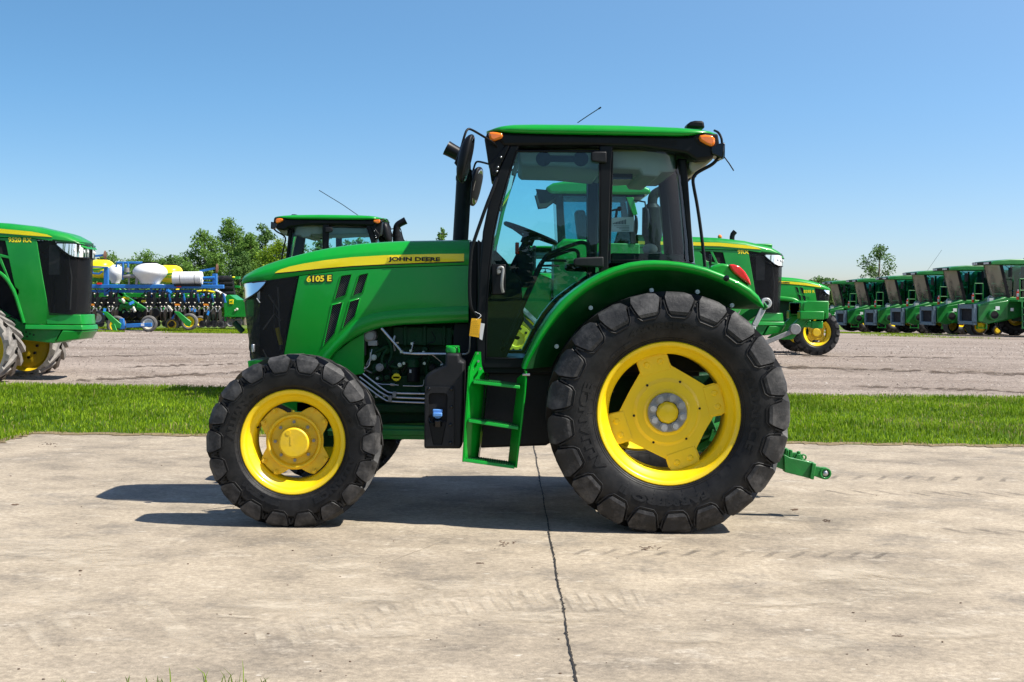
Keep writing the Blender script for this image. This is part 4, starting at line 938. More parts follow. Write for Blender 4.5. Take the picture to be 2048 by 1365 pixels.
fi = MB(); a, b_ = t3(827, 735, -.38), t3(827, 764, -.38); fi.cyl(a, b_, .046, 24); fi.build('fuel_filter', M['black'], TR, bevel=.005)
fi = MB(); a, b_ = t3(827, 719, -.38), t3(827, 735, -.38); fi.cyl(a, b_, .044, 24); fi.build('filter_head', M['green_dark'], TR, bevel=.004)
fl = MB(); a = t3(819, 743, -.428); fl.box(a[0], a[0]+.014, -.431, -.426, a[2]-.012, a[2]+.012); fl.build('filter_label', M['grey_light'], TR)
al = MB(); a = t3(740, 672, -.36); al.lathe([(.0, -.05), (.03, -.05), (.05, -.03), (.05, .08), (0, .08)], (a[0], -.36, a[2]), 24); a = t3(747, 684, -.38); al.box(a[0]-.04, a[0]+.03, -.40, -.34, a[2]-.03, a[2]+.01); al.build('alternator', M['grey_cast'], TR, bevel=.004)
yc = MB(); a = t3(793, 755, -.36); yc.lathe([(0, -.015), (.03, -.015), (.03, .03), (0, .03)], (a[0], -.36, a[2]), 12); yc.box(a[0]-.034, a[0]+.034, -.375, -.355, a[2]-.012, a[2]+.010); yc.build('oil_filler_cap', M['decal'], TR, bevel=.004)
pi_ = MB(); pi_.tube([t3(763, 657, -.44), t3(799, 698, -.46), t3(803, 704, -.46), t3(810, 707.5, -.46), t3(893, 708.5, -.46)], .0095, 10, smooth=1); pi_.tube([t3(924, 709, -.46), t3(936, 708, -.5), t3(940, 700, -.52), t3(941, 668, -.55)], .0085, 10, smooth=2); pi_.build('heater_pipe', M['steel'], TR)
for L in ([(726, 747.6), (772.5, 784), (786, 786.8), (850, 788)], [(719, 754), (772.5, 794.3), (795, 795.5), (850, 797.5)], [(715, 759.7), (768, 801), (786, 803.8), (850, 806)]):
    p_ = MB(); p_.tube([t3(a, b_, -.43) for a, b_ in L], .0068, 8, smooth=1); p_.build('hydraulic_pipe', M['steel'], TR)
cl = MB()
for a, b_ in ((789, 790), (780.5, 798)): q = t3(a, b_, -.44); cl.box(q[0]-.015, q[0]+.013, -.455, -.43, q[2]-.024, q[2]+.024)
cl.build('pipe_clamp', M['grey_cast'], TR, bevel=.004)
p_ = MB(); p_.tube([t3(745, 762, -.4), t3(757, 769, -.4), t3(785, 769.5, -.4), t3(797, 771, -.4)], .004, 8, smooth=1); p_.tube([t3(806, 772, -.4), t3(844, 773, -.4), t3(847, 770, -.4), t3(848, 760, -.4)], .0035, 8, smooth=1); p_.cyl(t3(781, 769.5, -.4), t3(789, 770, -.4), .010, 6); p_.tube([t3(741, 705, -.4), t3(740, 727, -.4), t3(735, 735, -.4), t3(728, 738, -.4)], .004, 8, smooth=1); p_.build('fuel_line', M['steel'], TR)
bk = MB(); bk.bar(t3(826.5, 685, -.49), t3(822.5, 704, -.49), .006, .034, up=(0, 1, 0)); bk.xf(Matrix()); bk.build('pipe_bracket', M['grey_light'], TR, bevel=.003)
for px, py in ((826, 687), (823.5, 701), (805, 703), (847, 705), (808, 727), (849, 727), (755, 757), (753, 793), (884, 730), (769, 792)): bo = MB(); q = t3(px, py, -.40); bo.cyl((q[0], -.50 if py < 704 else -.42, q[2]), (q[0], -.3, q[2]), .011, 8); bo.build('engine_bolt', M['steel'], TR)
hs2 = MB()
for L in ([(765, 660), (785, 695), (782, 725), (745, 745)], [(750, 705), (780, 690), (760, 720), (770, 735)], [(775, 730), (800, 738), (815, 722), (840, 715)], [(905, 660), (915, 690), (900, 720), (880, 740)], [(860, 712), (850, 740), (862, 770)]): hs2.tube([t3(a, b_, -.34) for a, b_ in L], .012, 8, smooth=2)
hs2.build('engine_hoses', M['green_dark'], TR)
r6 = random.Random(21)
for k in range(16):
    x0, y0 = r6.uniform(740, 900), r6.uniform(662, 790); P_ = [(x0, y0)]
    for q in range(4): P_.append((P_[-1][0]+r6.uniform(-22, 26), min(796, max(660, P_[-1][1]+r6.uniform(-22, 22)))))
    w_ = MB(); w_.tube([t3(a, b_, -.335-.02*r6.random()) for a, b_ in P_], r6.choice((.004, .006, .008)), 6, smooth=2); w_.build('engine_wire', M[r6.choice(('black', 'black', 'cab_grey', 'green_dark', 'steel'))], TR)
for px, py, r, m_ in ((760, 735, .03, 'grey_cast'), (775, 755, .02, 'green_dark'), (865, 735, .025, 'black'), (870, 757, .03, 'green_dark'), (748, 715, .022, 'steel'), (895, 752, .02, 'black'), (800, 730, .016, 'steel'), (836, 785, .02, 'green_dark')):
    w_ = MB(); q = t3(px, py, -.33); w_.lathe([(0, -.05), (r*.6, -.05), (r*.65, -.03), (r, -.03), (r, .06), (0, .06)], (q[0], -.33, q[2]), 14); w_.build('engine_fitting', M[m_], TR)
# ---- fluid tank by the step
tk = MB(); tk.prism(TP([(848, 898), (849, 757), (853, 750), (866, 742), (890, 731), (891, 708), (919, 708), (920, 722), (929.5, 724), (924, 894), (919, 898)], -.98), -.98, -.55)
tank = tk.build('fluid_tank', M['black_rough'], TR, bevel=.028, seg=3)
pl = MB(); pl.panel(TP([(850.5, 774), (907.5, 775), (907.5, 893), (851, 893)], -1.0), [TP([(857, 792), (860, 787.5), (866, 786), (889, 786.5), (894, 789), (895.5, 795), (894, 840), (884, 890), (866, 890), (857, 842)], -1.0)], lambda x, z: -1.0, .03, .08); pl.build('tank_cover', M['black_rough'], tank, bevel=.006)
sw_ = MB(); sw_.prism(TP([(857, 845), (894, 842), (884, 892), (866, 892)], -.985), -.992, -.97); sw_.build('tank_cover_chute', M['black'], tank, bevel=.006)
rs_ = MB(); rs_.prism(TP([(857, 787), (895, 787), (895, 842), (857, 845)], -.984), -.984, -.978); rs_.build('filler_recess', M['dark'], tank)
bc = MB(); a = t3(875.5, 829, -.99); bc.cyl((a[0], -1.005, a[2]), (a[0], -.975, a[2]-.0), .030, 20); bc.box(a[0]-.032, a[0]+.032, -1.03, -1.0, a[2]-.014, a[2]+.014); bc.box(a[0]-.034, a[0]+.034, -1.012, -.99, a[2]+.012, a[2]+.036); bc.build('blue_filler_cap', M['blue_cap'], tank, bevel=.006)
nk = MB(); a = t3(875.5, 845, -.99); nk.cyl((a[0], -1.0, a[2]+.02), (a[0], -.985, a[2]-.02), .032, 18); nk.tube([t3(858, 836, -1.0), t3(860, 845, -1.01), t3(872, 849, -1.012), t3(884, 843, -1.01)], .004, 6, smooth=2); nk.build('filler_neck', M['black_gloss'], tank)
gc = MB(); a = t3(905.5, 700, -.80); gc.lathe([(0, .026), (.03, .026), (.045, .018), (.050, .006), (.050, -.018)], (a[0], -.80, a[2]), 32, 'z'); gc.box(a[0]-.048, a[0]+.048, -.82, -.78, a[2]+.012, a[2]+.03); gc.build('green_fuel_cap', M['green'], tank, bevel=.005)
nb = MB(); a = t3(905.5, 707, -.80); nb.lathe([(.048, .012), (.048, -.022), (.044, -.04)], (a[0], -.80, a[2]), 40, 'z'); nb.build('filler_collar', M['black'], tank)
vs, fs = text_mesh('DIESEL', .022, .001, .001); o = MB(); V2 = []
for x, y, z in vs: th = -PI/2+x/.05*.95; V2.append((a[0]+.0495*math.cos(th), -.80+.0495*math.sin(th), a[2]-.008+y))
o.add(V2, fs); o.build('collar_lettering', M['paper'], tank, flat=True)
bo = MB()
for px, py in ((858, 778), (903, 779), (903, 814), (901, 850), (901, 886)): q = t3(px, py, -1.0); bo.ell((q[0], -1.003, q[2]), (.012, .008, .012), 12, 8)
bo.build('cover_bolts', M['black_gloss'], tank)
bt = MB(); bt.prism(TP([(955, 733), (1110, 736), (1112, 880), (1092, 892), (958, 897)], -.66), -.66, -.25); both('belly_tank', bt, M['black_rough'], bevel=.02)
# ---- ladder
LV = -1.0
ld = MB(); 
def plate(mb, near, far_, vn, vf_, th=.008):
    """bent sheet: outline 'near' edge points at depth vn joined to 'far_' edge points at depth vf_"""
    A = [t3(a, b_, vn) for a, b_ in near]; B = [t3(a, b_, vf_) for a, b_ in far_]
    mb.loft([A, B]); mb.loft([[(x+th, y+th*.4, z) for x, y, z in A], [(x+th, y+th*.4, z) for x, y, z in B]])
l1 = MB(); plate(l1, [(951, 704), (940, 730), (937.5, 745), (930.5, 842), (926, 924)], [(959.5, 704), (961, 730), (968, 752), (966, 775), (954, 924)], -1.06, -.90)
l1.box(*sorted((t2(936, 735, -1.06)[0], t2(940, 735, -1.06)[0])), -1.065, -1.055, t2(930, 740, -1.06)[1]-.001, t2(930, 739, -1.06)[1])
l1.tube([t3(938, 733, -1.06), t3(930.5, 842, -1.06), t3(926, 924, -1.06)], .006, 6)
lad = l1.build('ladder', M['green'], TR, ang=30)
l2 = MB(); plate(l2, [(1053, 742), (1050, 790), (1048, 800), (1032, 936)], [(1034, 757), (1032, 790), (1027, 830), (1015, 932)], -1.06, -.90); l2.tube([t3(1049, 741, -1.06), t3(1052.5, 744, -1.06), t3(1048.5, 800, -1.06), t3(1032, 936, -1.06)], .007, 6, smooth=1); l2.build('stile', M['green'], lad, ang=30)
l3 = MB(); plate(l3, [(966, 745), (976, 749), (970, 800), (965, 850), (957, 915)], [(964, 748), (974, 752), (968, 800), (963, 850), (955, 915)], -.96, -.84); l3.build('rear_stile', M['green'], lad, ang=30)
gm = simple('green_grip', (.004, .10, .018), .5, var=.3)
for (a, b_), (c_, d_), tw in (((947, 763), (1040, 773.5), 7), ((937, 840), (1037, 855), 7), ((927, 918), (1029, 932.5), 6)):
    p0, p1 = t3(a, b_, LV), t3(c_, d_, LV); st = MB()
    st.hull([(p0[0], -1.06, p0[2]+.010), (p0[0], -1.065, p0[2]-.012), (p0[0], -.88, p0[2]-.006), (p0[0], -.88, p0[2]+.012)], [(p1[0], -1.06, p1[2]+.010), (p1[0], -1.065, p1[2]-.012), (p1[0], -.88, p1[2]-.006), (p1[0], -.88, p1[2]+.012)])
    o = st.build('step', M['green'], lad, bevel=.004)
    gr = MB()
    for i in range(22):
        for j in range(5):
            t = (i+.5)/22; x = p0[0]+(p1[0]-p0[0])*t; z = p0[2]+(p1[2]-p0[2])*t+.0105; y = -1.04+j*.035
            gr.box(x-.005, x+.005, y-.010, y+.010, z, z+.006)
    gr.build('step_grip', gm, o, flat=True)
bo = MB()
for px, py in ((955, 707), (957, 723), (945, 739), (961, 738)): q = t3(px, py, -1.0); bo.cyl((q[0], -1.03, q[2]), (q[0], -.98, q[2]), .008, 8)
q = t3(1051, 750, -1.07); bo.cyl((q[0]-.02, -1.06, q[2]), (q[0]+.03, -1.06, q[2]), .009, 8); bo.build('ladder_bolts', M['steel'], lad)
cu_ = MB()
for (a, b_), (c_, d_) in (((948, 780), (953, 818)), ((955, 778), (958, 815)), ((939, 850), (944, 898)), ((946, 850), (948, 888))): cu_.bar(t3(a, b_, -1.045), t3(c_, d_, -1.045), .004, .016, up=(0, 1, 0))
# ---- mudguards
Ofd = [(1044, 737), (1049, 721), (1058, 704), (1067, 685), (1076, 667), (1098, 632), (1120, 605.5), (1136, 590.5), (1153, 577.5), (1176, 561), (1200, 547.5), (1228, 535), (1260, 525.5), (1285, 522), (1309, 521), (1335, 522), (1359, 524.5), (1386, 529), (1412, 535.5), (1444, 547.5), (1477, 562), (1501, 576), (1517, 592), (1527, 612)]
Bfd = [(1051, 739), (1060, 719), (1071, 699), (1083, 679), (1097, 659), (1119, 631), (1141, 609), (1157, 595), (1174, 582), (1192, 571), (1207, 563.5), (1232, 552.5), (1262, 543.5), (1286, 540), (1309, 539), (1335, 539.5), (1359, 541.5), (1386, 546.5), (1412, 553), (1442, 564.5), (1468, 577), (1492, 593), (1510, 607), (1525, 617)]
Ifd = [(1106, 738), (1111, 726), (1120, 711), (1128, 699), (1137, 687), (1153, 669), (1170, 654), (1182, 643), (1193, 634), (1208, 624), (1225, 615), (1245, 607), (1270, 599), (1290, 595), (1310, 593), (1335, 592), (1359, 592.5), (1380, 594.5), (1400, 597), (1430, 603), (1453, 611), (1475, 618.5), (1500, 619), (1522, 619)]
VF = -1.12
fd = MB(); secs = []
for a, b_, i_ in zip(Ofd, Bfd, Ifd):
    (xo, zo), (xb, zb), (xi, zi) = t2(*a, VF), t2(*b_, VF), t2(*i_, VF); m = lambda t: (xb+(xo-xb)*t, zb+(zo-zb)*t)
    secs.append([(xi, -.80, zi), (xi, VF+.27, zi), (xi+.10*(xb-xi), VF+.255, zi+.10*(zb-zi)), (xi+.92*(xb-xi), VF+.055, zi+.92*(zb-zi)), (xb, VF+.012, zb), (m(.15)[0], VF-.012, m(.15)[1]), (m(.45)[0], VF-.028, m(.45)[1]), (m(.75)[0], VF-.026, m(.75)[1]), (m(.95)[0], VF-.010, m(.95)[1]), (xo, VF+.012, zo), (m(1.04)[0], VF+.06, m(1.04)[1]), (m(1.06)[0], -.95, m(1.06)[1]), (m(1.06)[0], -.735, m(1.06)[1]), (m(.6)[0], -.735, m(.6)[1]), (m(.6)[0], -1.05, m(.6)[1])])
fd.loft(secs); mg = both('mudguard', fd, M['green'], ang=60)
M['guard_shade'] = simple('shaded_guard_green', (.002, .075, .014), .5, var=.2, dust=(.05, .05, .04), damt=.3, dscale=6)  # the mudguard's own green, with the shade under its rim put into the colour
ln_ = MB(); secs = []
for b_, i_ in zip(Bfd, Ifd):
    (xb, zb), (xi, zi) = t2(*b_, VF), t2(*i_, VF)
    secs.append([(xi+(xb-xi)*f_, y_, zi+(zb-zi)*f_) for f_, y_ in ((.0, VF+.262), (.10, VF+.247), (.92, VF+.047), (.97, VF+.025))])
ln_.loft(secs); both('mudguard_shade_skin', ln_, M['guard_shade'], ang=60)  # added skin that darkens the inner face in place of shade
for k, s in enumerate((1, -1)):
    for px, py in ((1113, 693), (1181, 616), (1302.5, 581), (1394, 584), (1452, 586), (1463, 611)):
        q = t3(px, py, VF+.16); bo = MB(); bo.lathe([(0, -.040), (.006, -.040), (.007, -.03), (.015, -.03), (.016, .03)], (q[0], VF+.16, q[2]), 16); (bo if s > 0 else bo.mirror()).build('mudguard_bolt', M['steel'], mg[k])
    hs3 = MB(); hs3.prism(TP([(1416, 540), (1427, 531.5), (1444, 527.5), (1457, 529.5), (1463, 540), (1478, 556), (1500, 574), (1490, 577), (1450, 556)], -1.05), -1.07, -.84); h_ = (hs3 if s > 0 else hs3.mirror()).build('lamp_housing', M['green'], mg[k], bevel=.016, seg=3)
    rl_ = MB(); rl_.prism(TP([(1456.5, 529.5), (1466, 529.3), (1478, 533), (1489, 544), (1498, 559), (1501.5, 573), (1494, 568), (1480, 557.5), (1467, 547), (1460, 538.5)], -1.06), -1.09, -.86); (rl_ if s > 0 else rl_.mirror()).build('tail_light', M['red'], mg[k], bevel=.024, seg=4, ang=80)
    bt_ = MB(); q = t3(1453, 557, VF-.03); bt_.lathe([(0, -.014), (.014, -.012), (.021, -.004), (.021, .01)], (q[0], VF-.026, q[2]), 18); (bt_ if s > 0 else bt_.mirror()).build('switch_button', M['black_gloss'], mg[k])
    rf_ = MB(); q = t3(1421, 522, -1.0); rf_.box(q[0]-.008, q[0]+.004, -1.03, -.97, q[2]-.03, q[2]+.045); rf_.cyl((q[0]-.002, -1.0, q[2]-.07), (q[0]-.002, -1.0, q[2]), .007, 8); (rf_ if s > 0 else rf_.mirror()).build('reflector_bracket', M['black_gloss'], mg[k], bevel=.003)
# ---------------------------------------------------------------- cab of the tractor
VC = -.745
wl = MB(); wl.prism(TP([(1053, 722), (1062, 706), (1082, 668), (1104, 634), (1126, 609), (1160, 579), (1206, 549), (1216, 545), (1300, 528), (1398, 531), (1436, 548), (1440, 745), (1053, 745)], -.735), -.73, -.56); both('wheel_well', wl, M['cab_grey'], bevel=.01)
fl = MB(); x0, z0 = t2(956, 748, -.73); x1, z1 = t2(1400, 728, -.73); fl.box(x0, x1, -.72, .72, z0, z1); x0, z0 = t2(1395, 745, -.7); x1, z1 = t2(1404, 530, -.7); fl.box(x0, x1, -.60, .60, z0, z1); fl.build('cab_floor', M['black'], TR, bevel=.01)
ap_in = [(1034, 303), (1015, 360), (998, 420), (987.5, 470), (979.5, 533), (974, 610), (972, 720)]
ap_out = [(1020, 290), (993, 350), (975.5, 415), (965.5, 464), (957.6, 560), (953.5, 640), (953, 735)]
pl = MB(); pl.prism(TP(ap_out+[(972, 735)]+list(reversed(ap_in))+[(1040, 291)], VC), VC-.012, VC+.075); both('cab_pillar', pl, M['black'], bevel=.012)
pl = MB(); pl.prism(TP([(1199, 291), (1226, 291), (1223, 330), (1217, 515), (1217, 552), (1199, 552)], VC), VC-.014, VC+.06); both('cab_pillar', pl, M['black'], bevel=.01)
pl = MB(); pl.prism(TP([(1354, 318), (1373, 318), (1388, 525), (1371, 525)], -.62), -.63, -.54); both('cab_pillar', pl, M['black'], bevel=.012)
# door
dr = MB(); dr.prism(TP([(956, 717.5), (1053, 717.5), (1045, 736), (956, 736)], VC), VC-.01, VC+.05)
arc = [(1199, 547), (1176, 563), (1153, 580), (1136, 593.5), (1120, 608), (1098, 635), (1076, 670), (1058, 707), (1052, 717)]
dr.tube([t3(a, b_, VC-.004) for a, b_ in arc], .018, 8)
dr.tube([t3(a, b_, VC-.008) for a, b_ in ap_in], .007, 6); dr.tube([t3(1032, 302.5, VC-.004), t3(1200, 303, VC-.004)], .010, 6); dr.tube([t3(1199, 303, VC-.016), t3(1199, 547, VC-.016)], .006, 6); dr.tube([t3(973, 717, VC-.012), t3(1050, 718, VC-.012)], .006, 6)
doors = both('door', dr, M['black'], bevel=.004)
dg_ = TP(ap_in[:-1]+[(972, 717)]+list(reversed(arc))+[(1199, 303)], VC)
for k, s in enumerate((1, -1)):
    f = lambda m: m if s > 0 else m.mirror()
    g_ = MB(); g_.panel(dg_, [], lambda x, z: VC+.004-.012*math.sin(PI*min(1, max(0, (z-1.1)/1.5))), .003, .16); f(g_).build('door_glass', M['glass'], doors[k], ang=60)
    hp = MB(); hp.prism(TP([(983, 529), (1012, 529), (1011, 590), (984, 590)], VC), VC-.012, VC+.004); f(hp).build('handle_plate', M['black'], doors[k], bevel=.008)
    hh = MB(); hh.tube([t3(997, 548, VC-.02), t3(996, 537, VC-.035), t3(1002, 534.5, VC-.035), t3(1007, 537, VC-.035), t3(1004, 560, VC-.045), t3(1003.5, 575, VC-.04), t3(1006, 585, VC-.025)], .011, 10, smooth=2); q = t3(998.5, 543.5, VC-.03); hh.cyl((q[0], VC-.045, q[2]), (q[0], VC-.01, q[2]), .013, 14); f(hh).build('door_handle', M['grey_cast'], doors[k])
    for L in ([(1182, 306), (1190, 304), (1213, 304), (1213, 327), (1190, 325), (1182, 322)], [(1147, 522), (1150, 517), (1160, 515.5), (1207, 514), (1207, 535.5), (1152, 533), (1147, 529)]):
        hg = MB(); hg.prism(TP(L, VC-.03), VC-.055, VC-.012); f(hg).build('door_hinge', M['black_rough'], doors[k], bevel=.010, seg=3)
    gr = MB(); gr.tube([t3(1177, 522, -.68), t3(1177, 500, -.68), t3(1175, 489, -.68), t3(1166, 485, -.68), t3(1156, 486, -.68), t3(1098, 508, -.68), t3(1089, 516, -.68), t3(1074, 548, -.68), t3(1010, 694, -.68)], .015, 10, smooth=2); gr.tube([t3(1090, 522, -.68), t3(1112, 521.5, -.68), t3(1133, 522, -.68)], .009, 8); f(gr).build('door_grab_rail', M['cab_grey'], doors[k])
    # quarter glass wrapping the rear corner
    secs = []
    for tz in np.linspace(0, 1, 6):
        y = 521+(304-521)*tz; shift = -26*tz**1.2; row = []
        for px, v in ((1219, -.750), (1270, -.752), (1335, -.748), (1368, -.70), (1388, -.62), (1400, -.48), (1405, -.30), (1406, -.0)):
            yy = y+(0 if px < 1300 else 6*(1-tz)*(px-1300)/100)
            x, z = t2(px+shift*max(0, (px-1219)/187)**1.5+ (6*tz if px == 1219 else 0), yy, VC); row.append((x, v, z))
        secs.append(row)
    g_ = MB(); g_.loft(secs); f(g_).build('rear_window', M['glass'], TR, ang=80)
    sd = MB(); sd.tube([secs[-1][0], secs[0][0]]+secs[0][1:], .007, 6); f(sd).build('window_seal', M['black'], TR)
    rail = MB(); rail.tube([t3(994.5, 356, -.80), t3(984, 384, -.82), t3(973, 411, -.83), t3(947, 485, -.83), t3(942, 503, -.83), t3(939, 560, -.83), t3(939.5, 605, -.83), t3(944, 622, -.82), t3(952, 634, -.78)], .0125, 10, smooth=1); f(rail).build('entry_handrail', M['black'], TR)
ws = MB(); a, b_ = t2(978, 600, -.7), t2(1030, 297, -.7); c_ = t2(985, 480, -.7); ws.loft([[(p[0]+.02-.05*(1-abs(v)/.7)**.6, v, p[1]) for v in (-.69, -.5, -.25, 0, .25, .5, .69)] for p in (a, c_, t2(1003, 395, -.7), b_)]); ws.build('windshield', M['glass'], TR, ang=80)
sill = MB(); x0, z0 = t2(1222, 528, -.7); x1, z1 = t2(1396, 509, -.7); sill.hull([(x0, -.71, z0), (x1-.22, -.71, z0), (x1-.10, -.64, z0), (x1, -.40, z0), (x1, .40, z0), (x1-.10, .64, z0), (x1-.22, .71, z0), (x0, .71, z0)], [(x0, -.71, z1), (x1-.22, -.71, z1), (x1-.10, -.64, z1), (x1, -.40, z1), (x1, .40, z1), (x1-.10, .64, z1), (x1-.22, .71, z1), (x0, .71, z1)]); sill.build('cab_sill', M['cab_grey'], TR, bevel=.008)
# roof
def zpx(p, tab): return float(np.interp(p, [a for a, b_ in tab], [b_ for a, b_ in tab]))
rt = [(972.5, 263.5), (976, 260.5), (984, 256.8), (993, 252.6), (1002, 249.8), (1015, 247.6), (1029, 246.2), (1071, 245.3), (1160, 246), (1240, 247.2), (1285, 248.8), (1359, 252), (1397, 256), (1421, 261), (1434, 267)]
rb_ = [(972.5, 264.5), (984, 263), (1002, 263.6), (1018, 264.8), (1071, 267), (1160, 268.8), (1240, 270), (1309, 271.2), (1367, 272), (1384, 270.5), (1409, 267.5), (1434, 271)]
VR = -.80; rw = lerp_list([(972.5, .50), (976, .62), (984, .71), (993, .76), (1002, .785), (1029, .80), (1380, .80), (1410, .775), (1425, .72), (1434, .64)])
secs = []
for p in [a for a, b_ in rt]+[1320, 1340, 1380, 1410, 1428]:
    pass
for p in sorted([a for a, b_ in rt]+[1320, 1380, 1410, 1428]):
    Wd = rw(p); x, zt = t2(p, zpx(p, rt), -Wd); zb = t2(p, zpx(p, rb_), -Wd)[1]; hh = max(.003, zt-zb)
    half = [(-Wd+.03, zb), (-Wd, zb+.02*hh), (-Wd-.012, zb+.22*hh), (-Wd-.008, zb+.5*hh), (-Wd+.02, zb+.78*hh), (-Wd+.07, zb+.94*hh), (-Wd*.8, zb+hh), (-Wd*.4, zb+hh+.018)]
    secs.append([(x, a, b_) for a, b_ in half+[(0, zb+hh+.025)]+[(-a, b_) for a, b_ in reversed(half)]])
rf_ = MB(); rf_.loft(secs, closed=True); rf_.add(secs[0], [tuple(range(17))]); rf_.add(secs[-1], [tuple(range(17))])
roof = rf_.build('cab_roof', M['green'], TR, ang=60)
rl_ = MB(); rl_.prism(TP([(984, 264), (1018, 266), (1071, 268), (1160, 270), (1309, 272.5), (1367, 273), (1409, 269), (1432, 271), (1436, 300), (1424, 318), (1392, 322), (1373, 308), (1284, 294.5), (1160, 291), (1018, 292), (1006, 292)], -.775), -.775, .775); rl_.build('roof_underside', M['black'], roof, bevel=.022, seg=3)
ov = MB(); ov.prism(TP([(1380, 322), (1432, 309), (1424, 321), (1403, 340), (1386, 348), (1378, 335)], -.62), -.62, .62); ov.build('rear_roof_vent', M['beige'], roof, bevel=.015)
vg = MB()
for i in range(9):
    for j in range(3): q = t3(1291+i*7.5, 280+j*4+i*.35, -.775); vg.box(q[0]-.010, q[0]+.010, -.779, -.774, q[2]-.004, q[2]+.004)
both('roof_air_intake', vg, M['dark'])
for s in (1, -1):
    f = lambda m: m if s > 0 else m.mirror()
    pod = MB(); pod.prism(TP([(969, 280), (975, 266), (1010, 267), (1012, 290), (1004, 312), (992, 334), (977, 332), (974, 312)], -.74), -.76, -.46); pd = f(pod).build('front_lamp_pod', M['black'], roof, bevel=.012)
    am = MB(); am.prism(TP([(976.5, 265.5), (986, 264.5), (1003, 266.5), (1008, 271.5), (1004, 277.5), (986, 284), (979, 279)], -.78), -.80, -.66); f(am).build('front_turn_light', M['amber'], roof, bevel=.016, seg=4, ang=80)
    am = MB(); am.prism(TP([(1396, 275), (1400, 271.5), (1410, 270), (1424, 272), (1429.5, 278), (1430, 288), (1424, 294.5), (1412, 290), (1400, 283)], -.79), -.81, -.64); f(am).build('rear_turn_light', M['amber'], roof, bevel=.016, seg=4, ang=80)
    rc_ = MB(); rc_.prism(TP([(1384, 275), (1396, 268), (1434, 270), (1437, 290), (1425, 299), (1395, 290)], -.74), -.785, -.6); f(rc_).build('lamp_recess', M['dark'], roof, bevel=.01)
    wk = MB(); wk.hull([(t2(1421, 291, -.76)[0], v, z) for v, z in ((-.79, t2(0, 0, 0)[1]*0+t2(1421, 292, -.76)[1]), (-.64, t2(1421, 292, -.76)[1]), (-.64, t2(1421, 309, -.76)[1]), (-.79, t2(1421, 309, -.76)[1]))], [(t2(1448, 287, -.76)[0]-(.012 if i > 1 else 0), v, z) for i, (v, z) in enumerate(((-.81, t2(1448, 286.5, -.76)[1]), (-.60, t2(1448, 286.5, -.76)[1]), (-.60, t2(1445, 320, -.76)[1]), (-.81, t2(1445, 320, -.76)[1])))]); f(wk).build('rear_work_light', M['black_gloss'], roof, bevel=.010)
    wg = MB(); a, b_ = t2(1448, 290, -.76), t2(1446, 317, -.76); wg.box(a[0]+.0, a[0]+.004, -.78, -.63, b_[1], a[1]); f(wg).build('work_light_lens', M['glass_far'], roof)
    ho = MB(); ho.tube([t3(1435, 319, -.72), t3(1424, 330, -.70), t3(1408, 338, -.68), t3(1392, 347, -.67), t3(1385, 358, -.67), t3(1388, 378, -.67), t3(1394, 407, -.67), t3(1403, 469, -.67), t3(1410, 534, -.68)], .0125, 8, smooth=2); f(ho).build('rear_hose', M['black'], TR)
    # mirrors
    up = Vector((.21, 0, .977)); 
    for (cx, cy, v, hl_, nyaw, arm) in (((935, 318, -1.08, .172, -.16, [(911, 327, -1.08), (921, 302, -1.08), (929, 271, -1.08), (934, 259, -1.06), (941, 258, -1.04), (968, 274, -.90), (990, 288, -.78), (996, 300, -.74)]),)):
        q = t3(cx, cy, v); n_ = Vector((math.cos(nyaw), math.sin(nyaw) if s > 0 else -.42, 0)); n_ = (n_-up*n_.dot(up)).normalized(); sd_ = up.cross(n_).normalized()
        B = Matrix((n_, sd_, up)).transposed().to_4x4()
        yv = v if s > 0 else -v
        mb_ = MB(); mb_.ell((0, 0, 0), (.062, .088, hl_), 20, 14); mb_.v = [((x if x < 0 else x*.35), math.copysign(abs(y/.082)**.75*.082, y), math.copysign(abs(z/hl_)**.8*hl_, z)) for x, y, z in mb_.v]
        mb_.xf(Matrix.Translation((q[0], yv, q[2])) @ B); mo = mb_.build('side_mirror', M['black'], TR, ang=60)
        gl_ = MB(); gl_.ell((.013, 0, 0), (.006, .072, hl_-.014), 20, 12); gl_.xf(Matrix.Translation((q[0], yv, q[2])) @ B); gl_.build('mirror_glass', M['mirror'], mo, ang=60)
        ar_ = MB(); P_ = [t3(*a) for a in arm]; P_ = [(x, y*s, z) for x, y, z in P_]; P_[0] = (P_[0][0]+.0, P_[0][1], P_[0][2]); ar_.tube(P_, .0085, 8, smooth=2); ar_.bar((P_[0][0], yv, P_[0][2]-.01), (P_[0][0]+.05, yv, P_[0][2]+.03), .03, .03); ar_.build('mirror_arm', M['black'], mo)
    bo = MB()
    for px, py in ((1002, 315), (996, 335), (994, 343.5)): q = t3(px, py, VC-.02); bo.ell((q[0], VC-.03, q[2]), (.008, .006, .008), 10, 6)
    f(bo).build('pillar_bolts', M['steel'], TR)
    ac = MB(); ac.prism(TP([(978, 330), (1012, 290), (1020, 292), (992, 352), (985, 352)], VC), VC-.02, VC+.02); f(ac).build('mirror_bracket', M['black'], TR, bevel=.008)
bc = MB(); bc.prism(TP([(1372, 256), (1374, 249), (1381, 244), (1390, 242), (1407, 242.5), (1409.5, 258)], -.5), -.52, -.36); bc.build('beacon_mount', M['black'], roof, bevel=.018, seg=3)
an = MB(); an.tube([t3(1155, 246, -.3), t3(1178, 230.5, -.3), t3(1202, 215, -.3)], .0035, 6); an.tube([t3(1197, 218.3, -.3), t3(1202, 215, -.3)], .006, 6); an.build('antenna', M['black'], roof)
